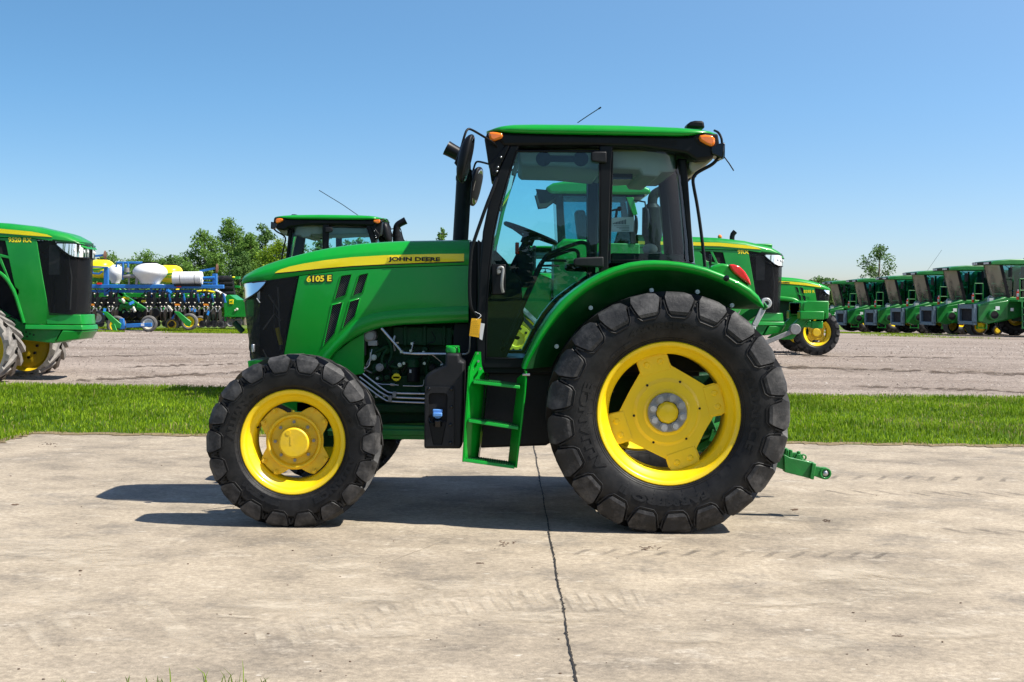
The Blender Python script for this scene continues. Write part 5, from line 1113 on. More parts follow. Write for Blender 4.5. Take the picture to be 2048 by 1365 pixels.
an = MB(); an.tube([t3(1446, 311, -.7), t3(1458, 327, -.7), t3(1467.5, 342, -.7)], .0045, 6); an.tube([t3(1429, 261.5, -.6), t3(1437, 265, -.66), t3(1443, 276, -.7), t3(1444, 287, -.7)], .009, 6, smooth=2); an.build('lamp_cable', M['black'], roof)
# interior
hd = MB(); x0, z0 = t2(1036, 331, -.58); x1, z1 = t2(1205, 296, -.58); hd.prism(TP([(1036, 300), (1205, 296), (1205, 341), (1120, 333), (1045, 331), (1037, 325)], -.58), -.58, .58); hd.build('headliner', M['beige'], TR, bevel=.02)
hd = MB(); hd.prism(TP([(1205, 296), (1352, 300), (1352, 345), (1320, 345), (1318, 354), (1285, 352), (1279, 340), (1205, 338)], -.58), -.58, .58); hd.build('headliner', M['beige'], TR, bevel=.02)
rd = MB(); rd.prism(TP([(1205, 338), (1280, 338), (1276, 363), (1205, 365)], .15), -.25, .5); rd.build('radio_console', M['beige'], TR, bevel=.012)
rd = MB(); rd.prism(TP([(1225, 344), (1265, 343), (1265, 360), (1225, 360)], -.256), -.262, -.25); rd.build('radio', M['black_gloss'], TR)
ve = MB()
for px in (1087, 1162): q = t3(px, 318, -.59); ve.lathe([(0, -.006), (.045, -.006), (.055, 0)], (q[0], -.583, q[2]), 24)
ve.build('air_vent', M['cab_grey'], TR)
q0, q1 = t2(1100, 311, -.59), t2(1152, 325, -.59); ac = MB(); ac.box(q0[0], q1[0], -.587, -.579, q1[1], q0[1]); ac.build('climate_panel', M['black'], TR, bevel=.004)
vi = MB(); vi.prism(TP([(1030, 327), (1037, 330), (1031, 352), (1022, 350)], -.5), -.55, -.45); vi.build('interior_lamp', M['beige'], TR, bevel=.008)
cx, cz = t2(1061, 467, 0); tilt = R(21.5-.75)
sw2 = MB(); ring = [(.208*math.cos(t), .208*math.sin(t)) for t in (2*PI*i/40 for i in range(41))]
ux = Vector((math.cos(tilt), 0, -math.sin(tilt))); uy = Vector((0, 1, 0)); un = Vector((math.sin(tilt), 0, math.cos(tilt)))
CC = Vector((cx, 0, cz))
sw2.tube([CC+ux*a+uy*b_ for a, b_ in ring], .016, 10)
for a in (180, 60, -60): sw2.bar(CC-un*.05, CC+ux*.2*math.cos(R(a))+uy*.2*math.sin(R(a)), .03, .016)
sw2.cyl(CC-un*.09, CC-un*.02, .05, 18); stw = sw2.build('steering_wheel', M['black'], TR)
cs = MB(); cs.cyl(CC-un*.08, CC-un*.42, .035, 12, .07); cs.box(CC.x-.10, CC.x+.02, -.09, .09, CC.z-.42, CC.z-.14); cs.bar(CC-un*.12, CC-un*.12+Vector((-.03, -.2, -.02)), .012, .012); cs.build('steering_column', M['cab_grey'], TR, bevel=.01)
oi = MB(); q = CC-un*.12+Vector((-.06, -.1, -.01)); oi.box(q.x-.015, q.x+.015, q.y-.02, q.y+.02, q.z-.045, q.z+.045); oi.build('hazard_switch', M['red'], TR, bevel=.006)
da = MB(); da.prism(TP([(974, 512), (990, 500), (1010, 520), (1042, 560), (1048, 640), (1012, 716), (972, 717)], -.28), -.3, .3); da.prism(TP([(956, 480), (980, 500), (975, 600), (956, 600)], -.5), -.6, .6); da.build('dashboard', M['cab_grey'], TR, bevel=.012)
se = MB(); se.prism(TP([(1118, 602), (1130, 592), (1215, 596), (1222, 625), (1120, 630)], -.1), -.26, .26); se.prism(TP([(1198, 500), (1214, 496), (1240, 600), (1214, 615)], -.1), -.24, .24); se.prism(TP([(1140, 630), (1200, 630), (1205, 717), (1135, 717)], -.1), -.18, .18); se.build('seat', M['black'], TR, bevel=.03, seg=3)
am = MB(); q = t3(1300, 499, .15); am.ell((q[0], .15, q[2]), (.06, .05, .045), 16, 10); am.bar((q[0]-.1, .15, q[2]-.06), (q[0]+.09, .15, q[2]-.035), .08, .03); am.build('arm_rest', M['beige'], TR)
lv = MB(); lv.bar(t3(1025, 614, -.2), t3(1066, 658, -.2), .03, .03); lv.build('park_lever', M['beige'], TR, bevel=.005)
lv = MB(); q = t3(1239, 418, .3); lv.ell(q, (.02, .02, .02), 12, 8); lv.bar((q[0], .3, q[2]), (q[0]-.08, .3, q[2]-.02), .014, .014); lv.bar((q[0]-.02, .3, q[2]), (q[0]-.03, .3, q[2]-.09), .012, .02); lv.build('rear_wiper', M['black'], TR)
lv = MB(); q = t3(1005, 699, -.6); lv.ell(q, (.018, .018, .018), 12, 8); lv.tube([q, t3(1008, 690, -.6), t3(1004, 676, -.55)], .007, 6); q = t3(1034, 676, -.3); lv.bar(t3(1015, 681, -.3), q, .012, .012); lv.ell(q, (.022, .014, .014), 12, 8); lv.build('control_lever', M['black'], TR)
sh = MB(); pts = TP([(1222, 436), (1268, 434), (1267, 464), (1222, 464)], .2); sh.prism(pts, .2, .203); doc = sh.build('instruction_sheet', M['paper'], TR)
ln = MB()
for i in range(9): a = t3(1226+i*3, 448, .199); ln.box(a[0], a[0]+.008, .1975, .1995, a[2]-.004, a[2]+.006+.0035*i)
for i in range(4): a = t3(1228, 452+i*3, .199); ln.box(a[0]+.02*i, a[0]+.12, .1975, .1995, a[2]-.002, a[2]+.002)
ln.build('sheet_print', simple('faded_ink', (.12, .14, .17), .7), doc, flat=True)
# ---- exhaust
ex = MB(); ex.tube([t3(920.5, 488, .35), t3(924, 430, .35), t3(928.3, 356, .35), t3(928.5, 340, .35)], .062, 24)
ex.tube([t3(928.5, 350, .35), t3(928.5, 325, .35), t3(925, 316, .35), t3(917, 309, .35), t3(893, 296, .35)], .054, 20, smooth=2, rs=[1, 1, 1, 1.02, 1.12]); ex.lathe([(.066, .02), (.068, 0), (.066, -.02)], t3(928.3, 357, .35), 24, 'z'); exo = ex.build('exhaust_stack', M['black'], TR, ang=50)
# ---- tags hanging on the handrail: things of their own
tg = MB(); tg.prism(TP([(943, 637), (962.5, 638), (958, 675.5), (938.5, 672)], -.87), -.872, -.870)
tgo = tg.build('hanging_tag', M['tag'], None); tgo.location = (OX, Y0, 0); tag(tgo, 'small yellow card tag with handwriting, hanging beside the tractor cab door', 'tag')
ik = MB(); r3 = random.Random(4)
for i in range(7):
    a = t3(944-i*.55, 643+i*4.2, -.875); n_ = r3.randint(3, 5); x = a[0]
    for k in range(n_): L_ = r3.uniform(.006, .014); ik.tube([(x+L_*j/4, -.8735, a[2]+r3.uniform(-.002, .002)) for j in range(5)], .0007, 4); x += L_+.004
iko = ik.build('handwriting', M['ink'], tgo)
sg = MB(); sg.tube([t3(952, 640, -.873), t3(960, 635, -.86), t3(963, 630, -.845), t3(950, 624, -.82)], .0015, 5, smooth=2); sg.build('string', M['paper'], tgo)
tg = MB(); tg.prism(TP([(960, 646), (969.5, 648), (964.5, 681), (959, 678)], -.84), -.842, -.840); tgo = tg.build('hanging_tag', M['paper'], None); tgo.location = (OX, Y0, 0); tag(tgo, 'narrow white paper slip hanging behind the yellow card tag by the cab door', 'tag')
# ================================================================ more tractors of the same make, standing farther off
def place_tractor(name, label, px_c, d, rz, scale, skip=(), dz=0.0):
    """copy of the tractor, its cab centre over pixel column px_c, near side at depth d"""
    c = copy_tree(TR, None, skip); c.name = name; tag(c, label, 'tractor')
    for p in list(kids(c)): pass
    cabx = (t2(973, 270, -.8)[0]+t2(1434, 270, -.8)[0])/2
    X = XZ(px_c, 600, d)[0]
    off = Vector((cabx*scale, 0, 0)); off.rotate(Matrix.Rotation(rz, 3, 'Z'))
    yc = d+.8*scale
    c.location = (X-off.x, yc-off.y, gz(yc)+dz-.03); c.rotation_euler = (0, 0, rz); c.scale = (scale,)*3
    return c
NOSK = ('hanging_tag', 'antenna', 'wheel_bolt', 'mudguard_bolt', 'sidewall_lettering', 'cover_bolts', 'engine_bolts', 'handwriting', 'drain_plug', 'step_grip')
mt = place_tractor('tractor', 'green cab tractor facing right behind the bonnet, with long whip antenna', 653.5, 20.3, PI, 1.03, NOSK+('model_number', 'lower_link', 'lift_rod', 'lift_arm', 'drawbar', 'hydraulic_hoses'))
for ch in kids(mt):
    if ch.name.startswith('rear_wheel'): ch.location.x -= .17
an = MB(); 
def rel(o, px, py, d):
    x, z = XZ(px, py, d); p = o.matrix_world.inverted() @ Vector((x, d, z)); return tuple(p)
bpy.context.view_layer.update()
an.tube([rel(mt, 729, 440, 20.6), rel(mt, 684, 409, 20.6), rel(mt, 638, 381, 20.6)], .0055, 6); an.build('whip_antenna', M['black'], mt)
rt8 = place_tractor('tractor', 'tractor right of the mudguard showing one whole yellow front wheel', 1330, 34.0, PI, 1.02, NOSK+('model_number', 'side_mirror', 'ladder', 'exhaust_stack'))
# put its front wheel where the photograph has it
bpy.context.view_layer.update()
fwx = (rt8.matrix_world @ Vector((fx, 1.0, fz))).x; rt8.location.x += XZ(1614, 650, 34.8)[0]-fwx; rt8.location.z -= .005
vs, fs = text_mesh('8295 R', .10, .001, .003); o = MB()
hx, hz = t2(612, 560, VH)
o.add([(hx+.1-x, .47-z, hz-.07+y) for x, y, z in vs], fs); o.build('model_number', M['decal'], rt8, flat=True)
sm = place_tractor('tractor', 'distant tractor seen head-on through the cab door glass below the steering wheel', 1098, 47, -PI/2+PI, 1.22, NOSK+('model_number', 'side_mirror'))
bpy.context.view_layer.update(); sm.location.x += XZ(1090, 600, 47)[0]-(sm.matrix_world @ Vector((.05, 0, 0))).x

# ================================================================ articulated tracked tractors
def arti(label, text, loc, tx0, tx1, bracket=False):
    RT_ = empty('tracked_tractor', loc); tag(RT_, label, 'tractor', 'articulated tracked tractors')
    G = M['green_far']
    topz = lerp_list([(-3.3, 2.95), (-1.5, 2.90), (-.9, 2.84), (-.3, 2.71), (-.08, 2.60), (0, 2.52), (.04, 2.46)])
    seam = lerp_list([(-3.3, 2.66), (-.9, 2.62), (-.3, 2.54), (0, 2.46), (.04, 2.44)]); W = lerp_list([(-3.3, .56), (-.9, .52), (-.3, .47), (-.08, .41), (.04, .30)])
    secs = []
    for x in (-3.3, -2.6, -2, -1.5, -1.2, -.9, -.6, -.3, -.15, -.08, -.03, .01, .04):
        w_, zt, zs = W(x), topz(x), seam(x); h = zt-zs
        half = [(-w_, zs), (-w_-.004, zs+.5*h), (-w_+.02, zs+.68*h), (-w_+.09, zs+.95*h), (-w_*.5, zs+h)]
        secs.append([(x, a, b) for a, b in half+[(0, zs+h+.012)]+[(-a, b) for a, b in reversed(half)]])
    b = MB(); b.loft(secs); b.add(secs[-1], [tuple(range(11))]); bon = b.build('bonnet', G, RT_, ang=50)
    def vs_(x, z): return -W(x)-.008+.05*(z-1.9)**2
    side = [(-3.3, 2.65), (-.9, 2.61), (-.82, 2.61), (-.57, 1.24), (0, 1.20), (.0, 1.03), (-1.0, 1.03), (-1.06, 1.25), (-1.17, 1.62), (-1.35, 1.9), (-1.6, 2.03), (-2.4, 2.1), (-3.3, 2.12)]
    ven = [[(-1.62, 2.58), (-1.39, 2.56), (-1.32, 2.28), (-1.5, 2.32)], [(-1.46, 2.26), (-1.31, 2.23), (-1.18, 1.66), (-1.27, 1.80)], [(-1.92, 2.58), (-1.68, 2.58), (-1.56, 2.33), (-1.75, 2.36)], [(-1.70, 2.30), (-1.53, 2.27), (-1.36, 1.93), (-1.48, 2.00)]]
    b = MB(); b.panel(side, ven, vs_, .02, .12); both('bonnet_side_panel', b, G, RT_, bevel=.008, ang=45)
    b = MB()
    for q in ven: b.panel(q, [], lambda x, z: vs_(x, z)+.03, .01, .2)
    both('side_vents', b, M['dark'], RT_)
    arc = [(-1.03, 1.05), (-1.09, 1.27), (-1.2, 1.64), (-1.38, 1.92), (-1.62, 2.05), (-2.4, 2.12)]
    b = MB(); b.tube([(x, vs_(x, z)-.01, z) for x, z in arc], .035, 8, smooth=2); both('bonnet_arch', b, G, RT_)
    b = MB(); b.prism([(-3.2, 2.05), (-1.2, 2.0), (-.6, 2.5), (-.1, 2.4), (-.1, 1.25), (-.6, 1.2), (-1.0, 1.1), (-3.2, 1.1)], -.36, .36); b.build('engine_block', M['dark'], RT_)
    # wrapped grille
    secs = []
    for k in range(9):
        t = k/8; z = 2.56-(2.56-1.20)*t; xr = -.81+.24*t; xf = .02-.02*t-.05*max(0, t-.4); z0 = z
        half = []
        for u in np.linspace(0, 1, 10):
            half.append((xr+(xf-xr)*u, -(.16+.33*max(0, 1-u**6)**.5), z+(.06*(1-u) if k == 0 else 0)))
        secs.append(half+[(x, -v, zz) for x, v, zz in reversed(half)])
    b = MB(); b.loft(secs); b.build('grille', M['grille'], RT_, ang=60)
    for k in range(2):
        b = MB(); secs = []
        L = MB()
        for (t0, t1), u in zip(((.02, .05), (.02, .12), (.02, .18), (.02, .21), (.03, .215), (.04, .215), (.05, .21)), (.42, .55, .68, .80, .90, .97, 1.0)):
            row = []
            for t in (t0, t1):
                z = 2.56-1.36*t; xr = -.81+.24*t; xf = .02-.02*t; x = xr+(xf-xr)*u; y = -(.16+.33*max(0, 1-u**6)**.5)
                row.append((x+.008, y-.012, z))
            secs.append(row)
        secs.append([(p[0], p[1]+.12, p[2]) for p in secs[-1]])
        L.loft(secs); o = (L if k == 0 else L.mirror()).build('headlight', M['chrome'], RT_, ang=60)
        fz_ = MB(); fz_.tube([s_[0] for s_ in secs]+[s_[1] for s_ in reversed(secs)]+[secs[0][0]], .013, 6); (fz_ if k == 0 else fz_.mirror()).build('bezel', M['black_gloss'], o)
        bl = MB()
        for s_ in secs[3:7]: m = (Vector(s_[0])+Vector(s_[1]))/2; bl.ell(m, (.018, .018, .035), 8, 6)
        (bl if k == 0 else bl.mirror()).build('lamp_bulbs', M['white'], o)
    b = MB(); st = [(-3.3, 2.79), (-1.48, 2.78), (-.9, 2.735), (-.62, 2.685), (-.52, 2.64), (-.9, 2.66), (-1.48, 2.70), (-3.3, 2.72)]
    b.panel(st, [], lambda x, z: -W(x)-.010+.0*z, .004, .2); both('bonnet_stripe', b, M['decal'], RT_)
    for sd in (1, -1):
        vs, fs = text_mesh(text, .12, .001, .004); v0 = min(p[0] for p in vs); v1 = max(p[0] for p in vs); kx = (tx1-tx0)/(v1-v0)
        o = MB(); V2 = []
        for x, y, z in vs:
            X = (tx0+tx1)/2+sd*(x-(v0+v1)/2)*kx; Z = 2.575+y; V2.append((X, sd*(vs_(X, Z)-.004-z), Z))
        o.add(V2, fs); o.build('model_number', M['decal'], RT_, flat=True)
    b = MB(); b.hull([(-1.0, -.53, 1.02), (.02, -.44, 1.02), (.10, -.2, 1.02), (.10, .2, 1.02), (.02, .44, 1.02), (-1.0, .53, 1.02)], [(-1.0, -.55, .93), (.04, -.46, .93), (.12, -.2, .93), (.12, .2, .93), (.04, .46, .93), (-1.0, .55, .93)]); b.build('bumper_rail', G, RT_, bevel=.015)
    b = MB(); b.hull([(-.32, -.5, .92), (.03, -.44, .92), (.11, -.2, .92), (.11, .2, .92), (.03, .44, .92), (-.32, .5, .92)], [(-.45, -.5, .70), (-.05, -.42, .76), (.0, -.2, .76), (.0, .2, .76), (-.05, .42, .76), (-.45, .5, .70)]); b.build('front_bumper', G, RT_, bevel=.02)
    lo9 = [(-.62, -.478), (-.12, -.455), (.0, -.41), (.06, -.2), (.06, .2), (.0, .41), (-.12, .455), (-.62, .478)]
    b = MB(); b.hull([(x, y, 1.03) for x, y in lo9], [(x-.02, y*.985, 1.215) for x, y in lo9]); b.build('nose_panel', G, RT_, bevel=.012)
    b = MB(); b.box(-.55, -.5, -.36, -.30, 1.25, 2.4); b.box(-.3, -.27, -.36, -.3, 1.3, 2.3); b.box(-.62, -.42, -.40, -.36, 1.95, 2.5); b.tube([(-.5, -.4, 2.45), (-.25, -.4, 2.3), (-.2, -.38, 1.9), (-.22, -.38, 1.3)], .012, 6); both('cooler_strut', b, M['grey_cast'], RT_)
    b = MB(); b.prism([(-3.4, 1.35), (-1.55, 1.32), (-1.0, 1.0), (-.35, .92), (-.48, .68), (-1.1, .74), (-1.5, .98), (-3.4, 1.0)], -.46, .46); fr_ = b.build('frame', M['green_rough'], RT_, bevel=.015)
    b = MB()
    for x, z in ((-1.15, .88), (-1.07, .85), (-1.0, .88), (-.93, .85), (-1.1, .80), (-.98, .80), (-.86, .83)): b.cyl((x, -.463, z), (x, -.458, z), .018, 10)
    for z in (1.17, 1.10): b.prism([(-1.36, z-.03), (-1.28, z+.01), (-1.2, z-.03), (-1.2, z-.055), (-1.28, z-.015), (-1.36, z-.055)], -.464, -.459)
    b.build('frame_holes', M['dark'], fr_)
    # crawler units
    for cxk, nm in ((-1.50, 'track'), (-6.0, 'track')):
        for s in (-1, 1):
            Cc = [(cxk, .58, .52), (cxk-1.05, 1.42, .62), (cxk-2.1, .58, .52)]
            # belt path: hull around the three rollers
            pts = []
            def arcp(c, r, a0, a1, n=12): return [(c[0]+r*math.cos(R(a0+(a1-a0)*i/n)), c[1]+r*math.sin(R(a0+(a1-a0)*i/n))) for i in range(n+1)]
            pts += arcp((Cc[0][0], Cc[0][1]), .55, -90, 45); pts += arcp((Cc[1][0], Cc[1][1]), .66, 45, 135); pts += arcp((Cc[2][0], Cc[2][1]), .55, 135, 270)
            bw = .74; yc = s*1.13; b = MB(); L = []
            secs = [[(x, yc-bw/2, z), (x, yc+bw/2, z)] for x, z in pts+[pts[0]]]; cen = (cxk-1.05, .85)
            def inn(x, z): q = Vector((cen[0]-x, cen[1]-z)).normalized()*.05; return x+q.x, z+q.y
            secs2 = [[(*inn(x, z)[:1], yc-bw/2, inn(x, z)[1]), (inn(x, z)[0], yc+bw/2, inn(x, z)[1])] for x, z in pts+[pts[0]]]
            b.loft([[a[0], a[1], c_[1], c_[0], a[0]] for a, c_ in zip(secs, secs2)])
            # chevron bars
            PL = pts+[pts[0]]; dl = [0]
            for i in range(len(PL)-1): dl.append(dl[-1]+math.hypot(PL[i+1][0]-PL[i][0], PL[i+1][1]-PL[i][1]))
            def at(u): u %= dl[-1]; return Vector((float(np.interp(u, dl, [p[0] for p in PL])), float(np.interp(u, dl, [p[1] for p in PL]))))
            nlug = 34
            for i in range(nlug):
                for half_ in (-1, 1):
                    u0 = dl[-1]*(i+(.5 if half_ > 0 else 0))/nlug; ring = []
                    for f_, du in ((1.0, 0), (.5, .13), (.02, .24)):
                        p = at(u0+du); tn = (at(u0+du+.03)-at(u0+du-.03)).normalized(); nn = Vector((tn.y, -tn.x)); y = yc+half_*f_*bw/2; hw = .05
                        ring.append([(p.x-tn.x*hw*1.3, y, p.y-tn.y*hw*1.3), (p.x-tn.x*hw+nn.x*.06, y, p.y-tn.y*hw+nn.y*.06), (p.x+tn.x*hw+nn.x*.06, y, p.y+tn.y*hw+nn.y*.06), (p.x+tn.x*hw*1.3, y, p.y+tn.y*hw*1.3)])
                    b.loft(ring); b.add(ring[0], [(0, 1, 2, 3)])
            tk_ = b.build(nm, M['rubber_dusty'], RT_, ang=30)
            for c, r in ((Cc[0], .50), (Cc[2], .50), (Cc[1], .60)):
                w_ = MB(); y0 = yc+s*.30
                w_.lathe([(0, .02), (r*.3, .02), (r*.34, .05), (r*.62, .05), (r*.66, -.02), (r*.86, -.06), (r, .0), (r, -.6), (r*.86, -.54), (r*.66, -.58), (0, -.58)], (c[0], 0, c[1]), 32)
                w_.v = [(x, y0+s*y, z) for x, y, z in w_.v]; idl = w_.build('idler_wheel', M['yellow_dull'], tk_, ang=40)
                hb_ = MB()
                for side_y in (y0+s*.05, y0-s*.63):
                    for q in range(10): t = 2*PI*q/10; hb_.cyl((c[0]+r*.48*math.cos(t), side_y-.02, c[1]+r*.48*math.sin(t)), (c[0]+r*.48*math.cos(t), side_y+.02, c[1]+r*.48*math.sin(t)), .028, 8)
                hb_.build('idler_bolts', M['black'], idl)
            ms_ = MB(); ms_.prism([(cxk-.1, .5), (cxk-1.05, 1.3), (cxk-2.0, .5), (cxk-1.05, .35)], yc-.12, yc+.12); ms_.build('roller_frame', M['dark'], tk_)
            axl = MB(); axl.cyl((cxk-1.05, 0, 1.42), (cxk-1.05, yc, 1.42), .16, 14); axl.build('axle', M['green_dark'], tk_)
    # cab
    gl = MB()
    cab0, cab1 = -5.12, -3.38
    for s in (-1, 1):
        for x0, x1, x2, x3 in ((cab0, cab0+.18, cab0+.10, cab0-.06), (-4.30, -4.20, -4.20, -4.30), (cab1-.12, cab1, cab1-.10, cab1-.22)):
            p = MB(); p.prism([(x0, 2.72), (x1, 2.72), (x2, 3.78), (x3, 3.78)], s*.86-.04, s*.86+.04); p.build('cab_pillar', M['cab_grey'], RT_, bevel=.015)
        g2 = MB(); g2.prism([(cab0+.05, 2.72), (cab1-.05, 2.72), (cab1-.17, 3.78), (cab0, 3.78)], s*.855-.004, s*.855+.004); g2.build('side_glass', M['glass_far'], RT_)
        mr = MB(); mr.ell((cab1+.20, s*1.25, 3.25), (.05, .13, .24), 12, 8); mr.tube([(cab1-.15, s*.85, 3.7), (cab1+.15, s*1.2, 3.62), (cab1+.2, s*1.25, 3.3)], .02, 6); mr.build('side_mirror', M['black'], RT_)
    g2 = MB(); g2.hull([(cab0, -.82, 2.72), (cab0, .82, 2.72), (cab0-.06, .82, 3.78), (cab0-.06, -.82, 3.78)], [(cab0+.01, -.82, 2.72), (cab0+.01, .82, 2.72), (cab0-.05, .82, 3.78), (cab0-.05, -.82, 3.78)]); g2.build('rear_glass', M['glass_far'], RT_)
    g2 = MB(); g2.hull([(cab1, -.82, 2.72), (cab1, .82, 2.72), (cab1-.16, .82, 3.78), (cab1-.16, -.82, 3.78)], [(cab1+.01, -.82, 2.72), (cab1+.01, .82, 2.72), (cab1-.15, .82, 3.78), (cab1-.15, -.82, 3.78)]); g2.build('windshield', M['glass_far'], RT_)
    r_ = MB(); r_.prism([(-5.42, 3.92), (-5.25, 4.03), (-4.95, 4.08), (-4.4, 4.08), (-3.3, 4.02), (-3.08, 3.93), (-3.08, 3.82), (-3.4, 3.80), (-5.3, 3.80)], -.98, .98); rf9 = r_.build('cab_roof', G, RT_, bevel=.06, seg=3)
    r_ = MB(); r_.prism([(-5.6, 3.88), (-5.36, 3.86), (-5.05, 3.76), (-3.2, 3.76), (-3.2, 3.81), (-5.1, 3.81), (-5.35, 3.62), (-5.52, 3.60)], -.9, .9); r_.build('roof_underside', M['black'], rf9, bevel=.02)
    r_ = MB(); r_.cyl((-3.55, .2, 4.02), (-3.55, .2, 4.16), .16, 16); r_.build('receiver', M['decal'], rf9, bevel=.02)
    r_ = MB(); r_.prism([(-3.62, 3.74), (-3.46, 3.74), (-3.36, 3.36), (-3.46, 3.34)], -.96, -.92); r_.build('lamp_bracket', G, rf9, bevel=.01)
    s2 = MB(); s2.prism([(-4.6, 2.6), (-4.0, 2.6), (-4.0, 2.85), (-4.32, 2.9), (-4.5, 3.5), (-4.72, 3.48)], -.3, .3); s2.build('seat', M['black'], RT_, bevel=.06, seg=3)
    s2 = MB(); s2.prism([(-3.85, 2.6), (-3.7, 3.1), (-3.6, 3.1), (-3.5, 2.6)], -.1, .1); s2.tube([(-3.85+.2*math.cos(t)*.5, .2*math.sin(t), 3.12+.2*math.cos(t)*.3) for t in np.linspace(0, 2*PI, 17)], .02, 6); s2.build('steering_column', M['black'], RT_)
    b = MB(); b.prism([(-5.2, 1.5), (-3.3, 1.5), (-3.3, 2.72), (-5.2, 2.72)], -.88, .88); b.build('cab_base', M['green_rough'], RT_, bevel=.02)
    b = MB(); b.prism([(-5.15, 2.30), (-4.35, 2.30), (-4.35, 2.66), (-4.5, 2.78), (-5.0, 2.80), (-5.18, 2.62)], -1.12, -.88); both('fuel_tank', b, G, RT_, bevel=.06, seg=3)
    b = MB(); b.prism([(-8.6, 1.0), (-5.3, 1.0), (-5.2, 1.9), (-6.0, 2.25), (-8.3, 2.2), (-8.6, 1.6)], -.6, .6); b.build('rear_frame', G, RT_, bevel=.04)
    b = MB(); b.cyl((-2.98, -.42, 2.5), (-2.98, -.42, 3.55), .23, 24); b.cyl((-2.98, -.42, 3.55), (-2.98, -.42, 3.64), .20, 24, .12); b.tube([(-2.98, -.42, 3.6), (-2.98, -.42, 3.78), (-2.92, -.42, 3.88), (-2.72, -.42, 3.97)], .11, 14, smooth=2); b.build('exhaust_stack', M['black'], RT_)
    if bracket:
      b = MB(); b.tube([(-1.05, .3, 2.82), (-1.05, .3, 3.0), (-.98, .3, 3.08)], .06, 10, smooth=1); b.build('intake_stub', M['black'], RT_)
      b = MB(); b.ell((-1.35, .2, 2.95), (.05, .05, .05), 10, 8); b.build('marker_lamp', M['amber'], RT_)
      b = MB(); b.box(-.75, -.15, .1, .3, 2.70, 2.80); b.build('bonnet_scoop', G, RT_, bevel=.03)
    if bracket:
        q = MB(); q.prism([(-.18, .62), (.20, .62), (.55, 1.05), (.55, 1.16), (.40, 1.16), (.05, .80)], -.52, -.40); q.prism([(.40, 1.28), (.42, 1.46), (.52, 1.50), (.98, 1.50), (.98, 1.12), (.86, 1.02), (.62, .88), (.5, .92), (.5, 1.02), (.9, 1.06), (.9, 1.22), (.55, 1.22)], -.62, -.56); q.box(.32, .86, -.72, -.42, 1.08, 1.27); q.box(.35, .9, -.6, .5, 1.18, 1.46); q.box(.6, .85, -.66, -.5, .88, 1.05); both('front_bracket', q, M['green_far'], RT_, bevel=.02)
        q = MB(); q.cyl((.22, -.74, .86), (.22, -.54, .86), .12, 20); q.bar((-.5, -.66, .52), (.14, -.66, .80), .06, .10); q.build('roller', M['grey_cast'], RT_, bevel=.01)
    return RT_
A_L = arti('tracked tractor cut off by the left picture edge, marked 9520 RX', '9520 RX', (XZ(160, 600, 23.6)[0], 24.1, -.02), -1.33, -.90)
A_R = arti('tracked tractor seen through the cab and behind the red tail light, marked 9RX', '9RX', (XZ(1568, 600, 28.8)[0], 29.3, .14), -1.06, -.80, True)

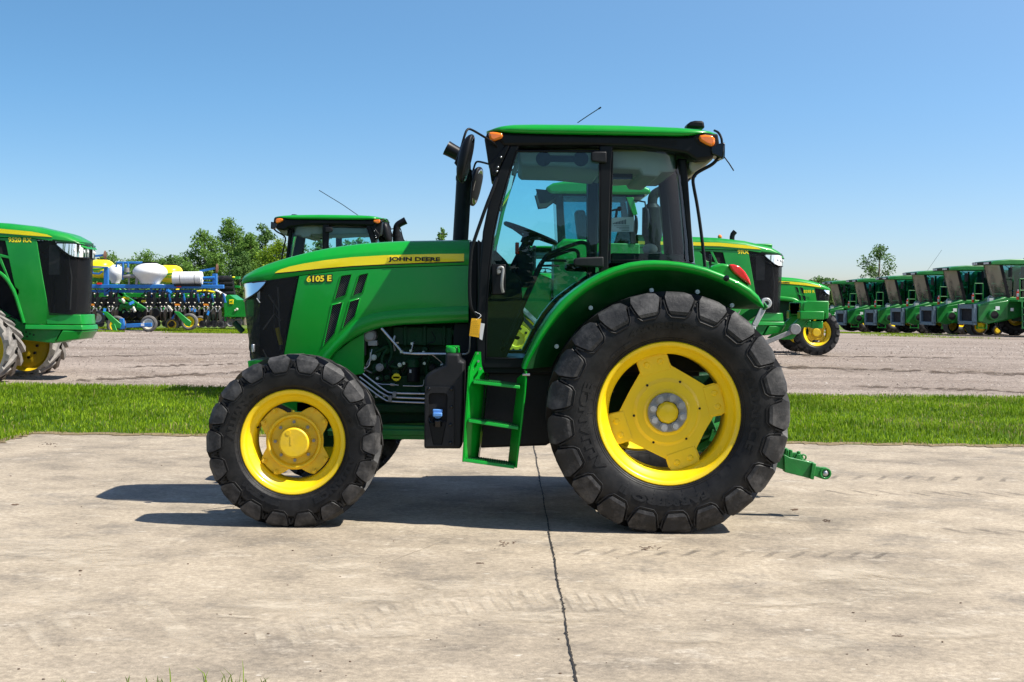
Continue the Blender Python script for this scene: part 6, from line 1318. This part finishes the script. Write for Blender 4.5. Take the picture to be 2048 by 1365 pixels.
# ================================================================ combine harvesters
M['green_c'] = simple('green_combine_shaded', (.003, .165, .02), .36, coat=.2, var=.25, vscale=2, dust=(.10, .12, .08), damt=.15, dscale=2)  # same green as the tractors, darkened to stand for sides in shade
def combine(label, loc, rz, sc_=1.0, tracked=False):
    K = empty('combine_harvester', loc, rz); K.scale = (sc_,)*3; tag(K, label, 'combine harvester', 'combine harvesters parked in a row')
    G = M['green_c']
    b = MB(); b.prism([(.45, 1.35), (.45, 3.1), (.9, 3.5), (4.6, 3.55), (5.6, 3.2), (6.6, 2.3), (6.6, 1.5), (4.2, 1.2)], -1.45, 1.45); bd = b.build('body', G, K, bevel=.05)
    b = MB(); b.tube([(1.0, -1.5, 2.9), (1.0, -1.58, 3.45), (1.5, -1.6, 3.6), (6.8, -1.5, 3.55)], .2, 12, smooth=1); b.build('unloading_auger', G, K)
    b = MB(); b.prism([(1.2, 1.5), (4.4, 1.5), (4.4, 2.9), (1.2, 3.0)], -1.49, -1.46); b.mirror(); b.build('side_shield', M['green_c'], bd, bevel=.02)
    b = MB(); b.ell((1.15, -1.49, 2.0), (.12, .02, .09), 10, 6); b.build('emblem', M['decal'], bd)
    # cab
    base = [(-1.15, -.86), (-1.42, -.45), (-1.5, 0), (-1.42, .45), (-1.15, .86)]
    secs = [[(x-.42*t, y*(1+.04*t), 1.86+1.58*t) for x, y in base] for t in (0, .5, 1)]
    b = MB(); b.loft(secs); b.build('windshield', M['glass_tan'], K, ang=80)
    for s in (-1, 1):
        g2 = MB(); g2.prism([(-1.12, 1.9), (.35, 1.9), (.35, 3.44), (-1.55, 3.44)], s*.87-.005, s*.87+.005); g2.build('side_glass', M['glass_far'], K)
        
        for q in ([(-1.22, 1.86), (-1.08, 1.86), (-1.48, 3.44), (-1.62, 3.44)], [(-.25, 1.86), (-.17, 1.86), (-.17, 3.44), (-.25, 3.44)], [(.3, 1.86), (.45, 1.86), (.45, 3.44), (.3, 3.44)]): p = MB(); p.prism(q, s*.87-.04, s*.87+.04); p.build('cab_pillar', M['black'], K)
        m_ = MB(); m_.box(-1.35, -1.27, s*1.35-.14, s*1.35+.14, 2.85, 3.3); m_.bar((-1.4, s*.95, 3.42), (-1.32, s*1.35, 3.25), .03, .03); m_.build('side_mirror', M['black'], K, bevel=.02)
    b = MB(); b.prism([(-1.5, 1.62), (.45, 1.62), (.45, 1.88), (-1.45, 1.88), (-1.6, 1.78)], -.9, .9); b.build('cab_base', M['green_rough'], K, bevel=.03)
    b = MB(); b.prism([(.3, 1.86), (.44, 1.86), (.44, 3.44), (.3, 3.44)], -.86, .86); b.prism([(-.5, 1.9), (.0, 1.9), (.0, 2.2), (-.1, 2.75), (-.22, 2.75), (-.3, 2.25), (-.5, 2.2)], -.26, .26); b.prism([(-1.0, 1.9), (-.85, 2.45), (-.75, 2.45), (-.8, 1.9)], -.08, .08); b.build('seat', M['black'], K, bevel=.03)
    b = MB(); b.prism([(-2.15, 3.50), (-2.0, 3.62), (-1.2, 3.72), (.3, 3.74), (.6, 3.62), (.6, 3.48), (-2.1, 3.43)], -1.08, 1.08); rf9 = b.build('cab_roof', G, K, bevel=.05)
    b = MB(); b.prism([(-2.19, 3.58), (-2.10, 3.60), (-2.10, 3.44), (-2.17, 3.44)], -1.0, 1.0); lb = b.build('light_bar', M['black'], rf9)
    for y in (-.85, -.65, -.45, .45, .65, .85): b = MB(); b.box(-2.21, -2.18, y-.06, y+.06, 3.47, 3.56); b.build('lamp', M['white'], lb)
    b = MB(); b.cyl((.1, 0, 3.7), (.1, 0, 3.82), .1, 12); b.build('beacon', M['black'], rf9)
    b = MB(); b.prism([(-.3, 1.75), (-1.6, 1.72), (-2.75, 1.38), (-2.75, .62), (-1.6, .62), (-.3, .95)], -.70, .70); fh = b.build('feeder_house', M['green_rough'], K, bevel=.04)
    b = MB(); 
    for y0, y1, z0, z1 in ((-.92, -.72, .55, 1.50), (.72, .92, .55, 1.50), (-.92, .92, 1.28, 1.50), (-.92, .92, .50, .68)): b.box(-2.92, -2.74, y0, y1, z0, z1)
    b.build('feeder_frame', simple('blue_grey_steel', (.11, .17, .21), .5, metal=.2, var=.2) if 'bgs' not in M else M['bgs'], fh, bevel=.02)
    b = MB(); b.box(-2.80, -2.76, -.7, .7, .68, 1.28); b.build('feeder_mouth', M['dark'], fh)
    b = MB(); b.prism([(-2.7, 1.45), (-1.2, 1.72), (-1.2, .8), (-2.2, .55), (-2.7, .7)], -.98, -.72); b.cyl((-2.0, -1.22, 1.0), (-2.0, -.95, 1.0), .26, 20); b.bar((-2.7, -.85, 1.35), (-1.3, -.85, 1.75), .2, .25); b.build('drive_shield', G, fh, bevel=.03)
    b = MB(); b.cyl((-2.0, -1.24, 1.0), (-2.0, -1.20, 1.0), .19, 16); b.build('shaft_opening', M['dark'], fh)
    b = MB(); b.box(-1.85, -1.65, -1.0, -.98, 1.25, 1.42); b.box(-1.1, -.95, -1.0, -.98, 1.2, 1.35); b.build('warning_decals', M['paper'], fh)
    b = MB(); b.tube([(-1.9, -.5, 1.62), (-2.0, -.45, 1.85), (-1.8, -.3, 1.95), (-1.6, -.35, 1.75)], .03, 6, smooth=1); b.box(-2.05, -1.85, -.75, -.5, 1.62, 1.82); b.build('coupler', M['grey_light'], fh)
    # platform, rails, ladder
    b = MB(); b.box(-1.1, .7, -1.75, -.9, 1.66, 1.74); pf = b.build('platform', G, K)
    b = MB()
    for x0, x1 in ((-1.0, -.55), (-.1, .6)):
        for x in (x0, x1): b.tube([(x, -1.72, 1.7), (x, -1.70, 2.75)], .03, 6)
        for z in (2.2, 2.75): b.tube([(x0, -1.71, z), (x1, -1.71, z)], .026, 6)
    b.bar((.6, -1.7, 2.75), (1.0, -1.5, 1.7), .05, .05); b.build('railing', G, K)
    b = MB()
    for x in (-.95, -.45): b.bar((x, -1.85, 1.66), (x, -1.95, .35), .05, .05)
    for z in (.4, .72, 1.04, 1.36): b.box(-.97, -.43, -2.02, -1.82, z-.02, z+.02)
    b.build('ladder', G, K)
    b = MB(); b.cyl((-1.0, -1.55, 1.75), (-1.0, -1.55, 2.15), .085, 12); b.build('fire_extinguisher', M['red'], K); 
    b = MB(); b.box(-1.10, -.95, -1.65, -1.62, 1.9, 2.06); b.cyl((-1.0, -1.55, 2.15), (-1.0, -1.55, 2.25), .04, 8); b.build('extinguisher_label', M['paper'], K)
    for s in (-1, 1):
        if not tracked: wheel(K, 'front_wheel', (.25, s*1.55, .95), .95, .72, .46, 18, s, 'big', detail=False, lug=.06)
        else:
            b = MB(); L = []
            for c, r, a0, a1 in (((-.75, .48), .45, 180, 270), ((1.15, .48), .45, 270, 360), ((.35, 1.15), .5, 20, 120)):
                L += [(c[0]+r*math.cos(R(a0+(a1-a0)*i/8)), c[1]+r*math.sin(R(a0+(a1-a0)*i/8))) for i in range(9)]
            b.loft([[(x, s*1.5-.36, z), (x, s*1.5+.36, z)] for x, z in L+[L[0]]])
            for i in range(40):
                u = i/40*len(L); k0 = int(u); p = Vector(L[k0]).lerp(Vector(L[(k0+1) % len(L)]), u-k0); tn = (Vector(L[(k0+1) % len(L)])-Vector(L[k0])).normalized(); b.bar((p.x, s*1.5-.36, p.y), (p.x, s*1.5+.36, p.y), .07, .10)
            tk_ = b.build('track', M['rubber'], K, ang=30)
            for c, r in (((-.75, .48), .40), ((1.15, .48), .40), ((.2, .30), .26), ((.35, 1.15), .42)):
                w_ = MB(); w_.lathe([(0, -.40), (r*.5, -.40), (r*.55, -.33), (r*.8, -.33)], (c[0], 0, c[1]), 24); w_.v = [(x, s*1.5-s*(-1)*0+ (y if s < 0 else -y), z) for x, y, z in w_.v]; idl = w_.build('idler_wheel', M['yellow'], tk_)
                w_ = MB(); w_.lathe([(r*.8, -.33), (r*.82, -.42), (r, -.40), (r, -.2)], (c[0], 0, c[1]), 24); w_.v = [(x, s*1.5+(y if s < 0 else -y), z) for x, y, z in w_.v]; w_.build('idler_tyre', M['rubber_worn'], idl)
        wheel(K, 'rear_wheel', (4.7, s*1.35, .62), .62, .45, .34, 16, s, 'big', detail=False, lug=.045)
    b = MB(); b.cyl((.25, -1.5, .95), (.25, 1.5, .95), .22, 12); b.box(-.1, .7, -1.0, 1.0, .7, 1.4); b.box(.5, 4.5, -.5, .5, .8, 1.3); b.cyl((4.7, -1.3, .62), (4.7, 1.3, .62), .12, 10); b.box(4.2, 5.2, -.45, .45, .6, 1.3); b.build('axles', M['green_dark'], K)
    return K
M['bgs'] = simple('blue_grey_steel', (.11, .17, .21), .5, metal=.2, var=.2)
CB = [(1700, 559, 664), (1752, 554.5, 666), (1815, 549, 667), (1876, 538.7, 669), (1943, 529, 670), (2030, 516.5, 671)]
LB = ['combine harvester at the far end of the row, next to the distant trees', 'second combine harvester from the distant trees, directly below the lone sparse tree', 'third combine harvester from the distant trees, just right of the lone sparse tree', 'combine harvester with a whip antenna on its roof, in the middle of the row', 'combine harvester on rubber tracks beside the one cut by the right picture edge', 'nearest combine harvester, cut off by the right picture edge']
def dup_combine(src, label, loc):
    c = copy_tree(src); c['label'] = label; c.location = loc; return c
first = None; trk = None
for i, (px, pt, pb) in enumerate(CB):
    rl = math.sin(ROLL)*(px-1024); s = (pb-pt)/3.82; d = F/s; X = XZ(px, 600, d)[0]+.4; zb = H-(pb-rl-600)/s
    if i == 4: k = combine(LB[i], (X, d, zb), R(4), 1.0, True)
    elif first is None: k = first = combine(LB[i], (X, d, zb), R(4))
    else: k = dup_combine(first, LB[i], (X, d, zb))
    if i == 3:
        b = MB(); b.tube([(-1.2, -.3, 3.7), (-.6, -.9, 4.9)], .008, 5); b.build('whip_antenna', M['black'], k)

# ================================================================ planters at the left
DP = 53.0
class Loc:
    def __init__(s, name, label, cat, px, d):
        x, z = XZ(px, 600, d); s.o = empty(name, (x, d, gz(d)-.03)); tag(s.o, label, cat); s.x = x; s.d = d; s.z = gz(d)-.03
    def p(s, px, py, dv=0.0):
        x, z = XZ(px, py, s.d+dv); return (x-s.x, dv, z-s.z)
def pl_wheel(L, name, px, py, rpx, dv, ym, sgn=-1):
    c = L.p(px, py, dv); r = rpx*(L.d+dv)/F
    b = MB(); b.lathe([(r*.62, -.09), (r*.80, -.12), (r*.96, -.10), (r, -.05), (r, .05), (r*.96, .10), (r*.8, .12), (r*.62, .09)], c, 28); o = b.build(name, ym, L.o) if False else None
    dsk = MB(); dsk.lathe([(0, -.06), (r*.16, -.06), (r*.18, -.02), (r*.40, -.02), (r*.46, -.07), (r*.64, -.10), (r*.64, .09), (0, .09)], c, 28); o = dsk.build(name, ym, L.o, ang=40); b.build('tyre', M['grey_tyre'], o); return o
M['grey_tyre'] = simple('grey_implement_tyre', (.10, .098, .095), .8, var=.3, dust=(.3, .27, .22), damt=.5)
M['disc'] = simple('dark_disc', (.03, .022, .018), .6, var=.4, metal=.4)
B1 = Loc('planter', 'blue planter with white tanks and a row of black units below', 'planter', 310, DP)
b = MB(); b.bar(B1.p(150, 573), B1.p(448, 574), .16, .16); b.bar(B1.p(228, 575, .2), B1.p(326, 573, .2), .1, .06); b.bar(B1.p(160, 583, .3), B1.p(430, 583, .3), .12, .12); b.build('tool_bar', M['blue'], B1.o, bevel=.02)
for px, y0, y1 in ((213, 536, 592), (430, 548, 580), (246, 526, 560), (256, 526, 548), (303, 566, 600), (320, 572, 592)):
    b = MB(); b.bar(B1.p(px, y0, .1), B1.p(px, y1, .1), .18 if px in (213, 430) else .08, .18 if px in (213, 430) else .08); b.build('post', M['blue'], B1.o, bevel=.015)
b = MB(); b.bar(B1.p(176, 534), B1.p(216, 535), .12, .06); b.build('upper_rail', M['blue'], B1.o); b = MB(); b.tube([B1.p(183, 537), B1.p(186, 547), B1.p(198, 548), B1.p(205, 543)], .04, 6); b.build('hand_rail', M['blue'], B1.o); b = MB(); b.tube([B1.p(232, 535, .2), B1.p(234, 526, .2), B1.p(285, 526, .2)], .05, 6); b.build('top_rail', M['blue'], B1.o); b = MB(); b.tube([B1.p(406, 557), B1.p(430, 556)], .07, 6); b.bar(B1.p(406, 565), B1.p(432, 566), .06, .06); b.build('upper_rail', M['blue'], B1.o)
for (x0, y0), (x1, y1) in (((187, 513), (206, 511)), ((400, 543), (430, 537))):
    b = MB(); b.bar(B1.p(x0, y0, .4), B1.p(x1, y1, .4), .09, .09); o = b.build('marker_arm', M['blue'], B1.o)
    b = MB(); c = B1.p(x1+4, y1, .4); b.lathe([(0, -.05), (.16, -.02), (.20, 0), (.16, .03), (0, .06)], c, 16, 'x'); b.v = [(x, y, c[2]+(z-c[2])*1.0) for x, y, z in b.v]; b.build('marker_disc', M['rust'], o)
def hopper(cx, top, bot, w0, w1, wmid, zmid, mat, parent, nm, lidw=None, dv=0.3):
    prof = []
    c0 = B1.p(cx, bot, dv); zt = B1.p(cx, top, dv)[2]-c0[2]; k = (DP+dv)/F
    wm = wmid*k; prof = [(0, 0), (w0*k, 0), (w0*k*1.05, .06*zt), (max(.72*wm, w0*k*1.1), .22*zt), (.90*wm, .38*zt), (.985*wm, .50*zt), (wm, .57*zt), (.975*wm, .66*zt), (.88*wm, .78*zt), (.72*wm, .89*zt), (w1*k*1.15, .965*zt), (w1*k, zt), (0, zt)]
    b = MB(); b.lathe(prof, c0, 32, 'z'); o = b.build(nm, mat, parent, ang=35); 
    if lidw:
        b = MB(); b.cyl((c0[0], c0[1], c0[2]+zt), (c0[0], c0[1], c0[2]+zt+.05), lidw*k, 20); b.build('lid', M['black'], o)
    return o
hopper(300, 527, 568, 19, 14, 34, .55, M['white'], B1.o, 'white_hopper', 15); hopper(231, 530, 567, 8, 6, 16, .55, M['white'], B1.o, 'white_hopper', None, 1.2)
b = MB(); b.bar(B1.p(290, 570, .2), B1.p(326, 570, .2), .3, .05); b.build('hopper_shelf', M['white'], B1.o)
c0, c1 = B1.p(347, 557, .1), B1.p(404, 556.5, .1); b = MB(); rr0 = 13.2*DP/F
for i in range(12):
    a = Vector(c0).lerp(Vector(c1), i/12); e = Vector(c0).lerp(Vector(c1), (i+.85)/12); b.cyl(a, e, rr0, 28); b.cyl(e, Vector(c0).lerp(Vector(c1), (i+1)/12), rr0*.985, 28)
o = b.build('liquid_tank', M['white'], B1.o); b = MB()
for px in (362, 391): a, e = B1.p(px, 557, .1), B1.p(px+1.2, 557, .1); b.cyl(a, e, rr0*1.015, 28)
b.build('tank_strap', M['grey_cast'], o); b = MB(); b.bar(B1.p(350, 571), B1.p(404, 571), .3, .08); b.build('tank_cradle', M['black'], o)
b = MB(); b.tube([B1.p(247, 553), B1.p(270, 553)], .08, 8); b.tube([B1.p(268, 552), B1.p(273, 553), B1.p(274, 562), B1.p(272, 572)], .06, 8, smooth=1); b.tube([B1.p(236, 575), B1.p(260, 572), B1.p(290, 574), B1.p(320, 576)], .05, 8); b.cyl(B1.p(258, 553), B1.p(258, 580), .04, 8); b.cyl(B1.p(254, 545), B1.p(254, 536), .10, 10); b.build('air_manifold', M['grey_cast'], B1.o)
b = MB(); b.tube([B1.p(394, 583, -.1), B1.p(410, 582, -.1), B1.p(430, 585, -.1)], .045, 8); b.build('yellow_hose', M['decal'], B1.o)
b = MB(); b.tube([B1.p(431, 581, -.1), B1.p(452, 592, -.1)], .05, 8); b.build('white_hose', M['white'], B1.o)
b = MB(); r4 = random.Random(9)
for i in range(26):
    x = r4.uniform(165, 440); y = r4.uniform(576, 590); b.tube([B1.p(x, y, -.2), B1.p(x+r4.uniform(-8, 8), y+r4.uniform(3, 9), -.3), B1.p(x+r4.uniform(-10, 10), y+r4.uniform(6, 16), -.2)], .022, 5, smooth=1)
b.build('hoses', M['black'], B1.o)
for px, py, nm in ((199, 567.5, 'red_lamp'), (358, 573, 'red_lamp')):
    b = MB(); a = B1.p(px, py, -.1); b.box(a[0]-.10, a[0]+.10, -.14, -.08, a[2]-.035, a[2]+.035); b.build(nm, M['red'], B1.o)
# one row unit, then copies
UN = [187, 225, 301, 329, 357.5, 386, 414.5, 438]
def row_unit(px, L_=None, dv=-.35, press=True):
    B1 = L_ or globals()['B1']; k = B1.d/F; c = B1.p(px, 612, dv)
    b = MB(); 
    def bx(x0, x1, y0, y1, z0, z1): b.box(c[0]+x0*k, c[0]+x1*k, c[1]+y0, c[1]+y1, c[2]-z1*k, c[2]-z0*k)
    bx(-8, 8, -.12, .3, -16, -4); bx(-9, 9, -.2, .1, -4, 3); bx(-6, -2, -.1, .2, -28, -14); bx(3, 6, 0, .3, -26, -14)
    u = b.build('row_unit', M['black'], B1.o, bevel=.02)
    b = MB()
    for s in (-1, 1): b.hull([(c[0]+s*7*k, c[1]-.2, c[2]-2*k), (c[0]+s*4*k, c[1]-.2, c[2]-2*k), (c[0]+s*1*k, c[1]-.3, c[2]-12*k), (c[0]+s*2*k, c[1]-.3, c[2]-12*k)], [(c[0]+s*7*k, c[1]-.1, c[2]-2*k), (c[0]+s*4*k, c[1]-.1, c[2]-2*k), (c[0]+s*1*k, c[1]-.2, c[2]-12*k), (c[0]+s*2*k, c[1]-.2, c[2]-12*k)])
    b.build('closing_arm', M['grey_cast'], u)
    b = MB()
    for s in (-1, 1): b.lathe([(0, -.03), (13*k, -.01), (13*k, .01), (0, .03)], (c[0]+s*3.5*k, c[1]-.1, c[2]-18*k), 20, 'x'); 
    b.build('opener_discs', M['disc'], u)
    b = MB()
    for s in ((-1, 1) if press else ()): b.lathe([(7*k*.5, -.04), (7*k, -.04), (7*k, .04), (7*k*.5, .04)], (c[0]+s*6*k, c[1]-.25, c[2]-36*k), 18, 'y'); b.lathe([(0, -.02), (4*k, -.02)], (c[0]+s*6*k, c[1]-.25, c[2]-36*k), 14, 'y')
    if press: b.build('press_wheels', M['rubber_worn'], u)
    b = MB()
    for x, z in ((-6, -6), (6, -6), (-3, 1.5), (3, 1.5), (-7, -20), (5, -24)): b.ell((c[0]+x*k, c[1]-.22, c[2]-z*k), (1.6*k, .03, 1.3*k), 8, 5)
    b.build('knobs', M['cream'], u)
    return u, c
for i, px in enumerate(UN):
    u, c = row_unit(px, press=i > 5)
    if i in (0, 4, 6):
        b = MB(); k = DP/F; b.box(c[0]-5*k, c[0]+5*k, c[1]-.23, c[1]-.2, c[2]+.5*k, c[2]+4*k); b.build('warning_sticker', M['orange'], u)
    if i > 2:
        b = MB(); b.bar(B1.p(px+9, 588, -.2), B1.p(px+13, 606, -.2), .1, .06); b.build('parallel_arm', M['blue'], B1.o)
wh = pl_wheel(B1, 'transport_wheel', 298, 648, 16.5, -1.5, M['cream']); pl_wheel(B1, 'transport_wheel', 196, 636, 14, .5, M['cream'])
b = MB(); b.bar(B1.p(252, 652, -1.75), B1.p(304, 650, -1.75), .12, .16); b.prism([(B1.p(x, y)[0], B1.p(x, y)[2]) for x, y in ((262, 658), (266, 636), (273, 636), (276, 656))], -1.8, -1.65); b.build('wheel_arm', M['blue'], B1.o, bevel=.02)
b = MB(); b.bar(B1.p(282, 650, -1.84), B1.p(288, 650, -1.84), .02, .1); b.build('arm_sticker', M['paper'], B1.o)

G1 = Loc('planter', 'green planter with yellow seed tanks and yellow wheels behind the blue planter', 'planter', 270, DP+2)
for px, py, rx_, ry_ in ((203, 538, 25, 19), (340, 548, 25, 18)):
    b = MB(); c = G1.p(px, py, .2); k = (DP+2)/F; b.ell(c, (rx_*k, .62, ry_*k), 28, 16); b.v = [(c[0]+math.copysign(abs((x-c[0])/(rx_*k))**.72*rx_*k, x-c[0]), y, c[2]+math.copysign(abs((z-c[2])/(ry_*k))**.8*ry_*k, z-c[2])) for x, y, z in b.v]; o = b.build('seed_tank', M['decal'], G1.o, ang=70)
    b = MB(); a = G1.p(px-12, py+2, .2); e = G1.p(px+16, py+1, .2); b.prism([(a[0], a[2]-.06), (e[0]-.1, e[2]-.03), (e[0], e[2]+.05), (a[0], a[2]+.02)], -.44, -.42); b.build('tank_stripe', M['green'], o)
    vs, fs = text_mesh('JOHN DEERE', .13, .002, .002); tq = MB(); cc = G1.p(px+4, py+7, .2); tq.add([(cc[0]+x*.8, -.43-z, cc[2]+y) for x, y, z in vs], fs); tq.build('tank_lettering', M['green'], o, flat=True)
    b = MB(); a = G1.p(px+2, py-ry_, .2); b.cyl((a[0], a[1], a[2]-.06), (a[0], a[1], a[2]+.03), .22, 16); b.build('tank_lid', M['black'], o)
b = MB(); b.bar(G1.p(218, 562, -.6), G1.p(248, 592, -.6), .14, .2); b.bar(G1.p(228, 580, -.6), G1.p(300, 625, -.6), .14, .14); b.bar(G1.p(236, 600, -.7), G1.p(286, 622, -.7), .16, .1); b.bar(G1.p(240, 612, -.8), G1.p(320, 624, -.8), .12, .10)
for px in (246, 260, 274): b.bar(G1.p(px, 608, -.7), G1.p(px-6, 622, -.7), .10, .12)
b.bar(G1.p(215, 557), G1.p(265, 588), .03, .03); b.bar(G1.p(206, 560, .1), G1.p(206, 590, .1), .15, .15); b.bar(G1.p(170, 560, .4), G1.p(215, 560, .4), .3, .12); b.bar(G1.p(180, 590, .6), G1.p(430, 592, .6), .18, .18); b.build('frame', M['green_far'], G1.o, bevel=.015)
for (x0, y0), (x1, y1), (wx, wy, wr) in (((208, 628), (240, 652), (233, 651, 19)), ((352, 628), (380, 648), (379, 644, 17))):
    wh = pl_wheel(G1, 'gauge_wheel', wx, wy, wr, -3.6, M['yellow'])
    b = MB(); b.prism([(G1.p(x, y, -3.85)[0], G1.p(x, y, -3.85)[2]) for x, y in ((x0-4, y0-5), (x0+6, y0-4), (x1+3, y1-4), (x1, y1+6), (x1-8, y1+4))], -3.9, -3.8)
    if wx < 300: b.prism([(G1.p(x, y, -3.9)[0], G1.p(x, y, -3.9)[2]) for x, y in ((222, 650), (230, 648), (234, 660), (242, 666), (232, 666), (225, 660))], -3.95, -3.85)
    b.build('wheel_arm', M['green_far'], G1.o, bevel=.02)
pl_wheel(G1, 'gauge_wheel', 401, 644, 12, .2, M['yellow']); pl_wheel(G1, 'gauge_wheel', 345, 650, 14, 1.0, M['yellow'])
b = MB()
for px in (252, 266, 280): c = G1.p(px, 630, -.8); b.lathe([(0, -.05), (.13, -.05), (.15, .05), (0, .05)], c, 16)
for px, py in ((296, 627), (311, 626)): c = G1.p(px, py, -.9); b.lathe([(0, -.06), (.17, -.06), (.2, .06), (0, .06)], c, 18)
b.build('meter_drives', M['black'], G1.o)
b = MB()
for px, py in ((289, 603), (298, 600), (252, 597)): c = G1.p(px, py, -.9); b.box(c[0]-.13, c[0]+.13, -.95, -.85, c[2]-.05, c[2]+.05)
b.build('yellow_guards', M['decal'], G1.o, bevel=.015)
for px in (200, 232, 262, 285, 312, 340, 368, 397, 424): row_unit(px, G1, 1.2)
b = MB(); b.bar(G1.p(170, 606, 1.6), G1.p(440, 606, 1.6), .3, .35); b.bar(G1.p(175, 630, 1.9), G1.p(440, 630, 1.9), .2, .5); b.build('rear_tool_bar', M['black'], G1.o)
r7 = random.Random(5)
for i in range(22):
    x, y = r7.uniform(170, 436), r7.uniform(574, 626); k = r7.random(); q = (B1, 'blue') if k < .4 else (G1, 'green_far') if k < .75 else (B1, 'cream') if k < .85 else (G1, 'decal')
    b = MB(); b.bar(q[0].p(x, y, -.6), q[0].p(x+r7.uniform(-10, 10), y+r7.uniform(3, 12), -.3-.5*r7.random()), r7.uniform(.04, .10), r7.uniform(.04, .12)); b.build('link_arm', M[q[1]], q[0].o)
S1 = Loc('seed_drill', 'green box drill with square yellow emblem, just left of the tractor headlight', 'seed drill', 462, DP+3)
b = MB(); b.prism([(S1.p(x, y)[0], S1.p(x, y)[2]) for x, y in ((452, 592), (466, 590), (480, 600), (500, 600), (500, 634), (455, 634))], -.6, .8); bx9 = b.build('seed_box', M['green_far'], S1.o, bevel=.02)
b = MB(); b.bar(S1.p(449, 632, -.6), S1.p(505, 632, -.6), .12, .08); b.bar(S1.p(451, 620, -.6), S1.p(451, 642, -.6), .06, .06); b.build('drill_frame', M['green_far'], S1.o)
b = MB(); a = S1.p(462.5, 604, -.62); b.prism([(a[0]-.095, a[2]-.095), (a[0]+.095, a[2]-.095), (a[0]+.095, a[2]+.095), (a[0]-.095, a[2]+.095)], -.625, -.605); em = b.build('emblem', M['decal'], bx9, bevel=.02)
dear = [(-.07, .01), (-.045, .03), (-.02, .028), (.02, .03), (.04, .055), (.03, .065), (.05, .06), (.066, .045), (.05, .035), (.04, .0), (.055, -.03), (.035, -.02), (.02, .0), (-.02, -.005), (-.04, -.03), (-.07, -.035), (-.05, -.01)]
b = MB(); b.prism([(a[0]+x, a[2]+y) for x, y in dear], -.632, -.626); b.build('deer_mark', M['green'], em)
b = MB(); a = S1.p(474, 619, -.6); b.ell((a[0], -.62, a[2]), (.06, .03, .06), 10, 6); b.ell((a[0]-.08, -.62, a[2]-.05), (.04, .03, .04), 10, 6); b.build('reflector', M['cream'], bx9)
for px, py, r in ((446, 648, 9), (462, 646, 9), (476, 645, 9), (450, 640, 7)):
    pl_wheel(S1, 'press_wheel', px, py, r, -.5, M['grey_cast'])
b = MB()
for i, y in enumerate((560, 568, 577, 588)): c = S1.p(452+i*1.5, y, .8); b.lathe([(0, -.3), (.17, -.3), (.19, 0), (.17, .3), (0, .3)], c, 16, 'x')
b.build('folded_gangs', M['rubber'], S1.o)
b = MB(); b.bar(S1.p(452, 556, .8), S1.p(480, 556, .8), .2, .12); b.bar(S1.p(456, 572, .9), S1.p(480, 574, .9), .15, .10); b.bar(S1.p(448, 556, .9), S1.p(448, 592, .9), .06, .06); b.build('folding_wing', M['green_far'], S1.o)
b = MB(); b.bar(S1.p(430, 555, .8), S1.p(447, 557, .8), .1, .16); b.bar(S1.p(434, 563, .8), S1.p(446, 563, .8), .08, .06); b.build('grey_boom', M['grey_cast'], S1.o)
b = MB(); c = S1.p(467, 555, .7); b.ell(c, (.07, .05, .04), 10, 6); c = S1.p(440, 577, .7); b.ell(c, (.13, .05, .05), 10, 6); b.build('yellow_caps', M['decal'], S1.o)
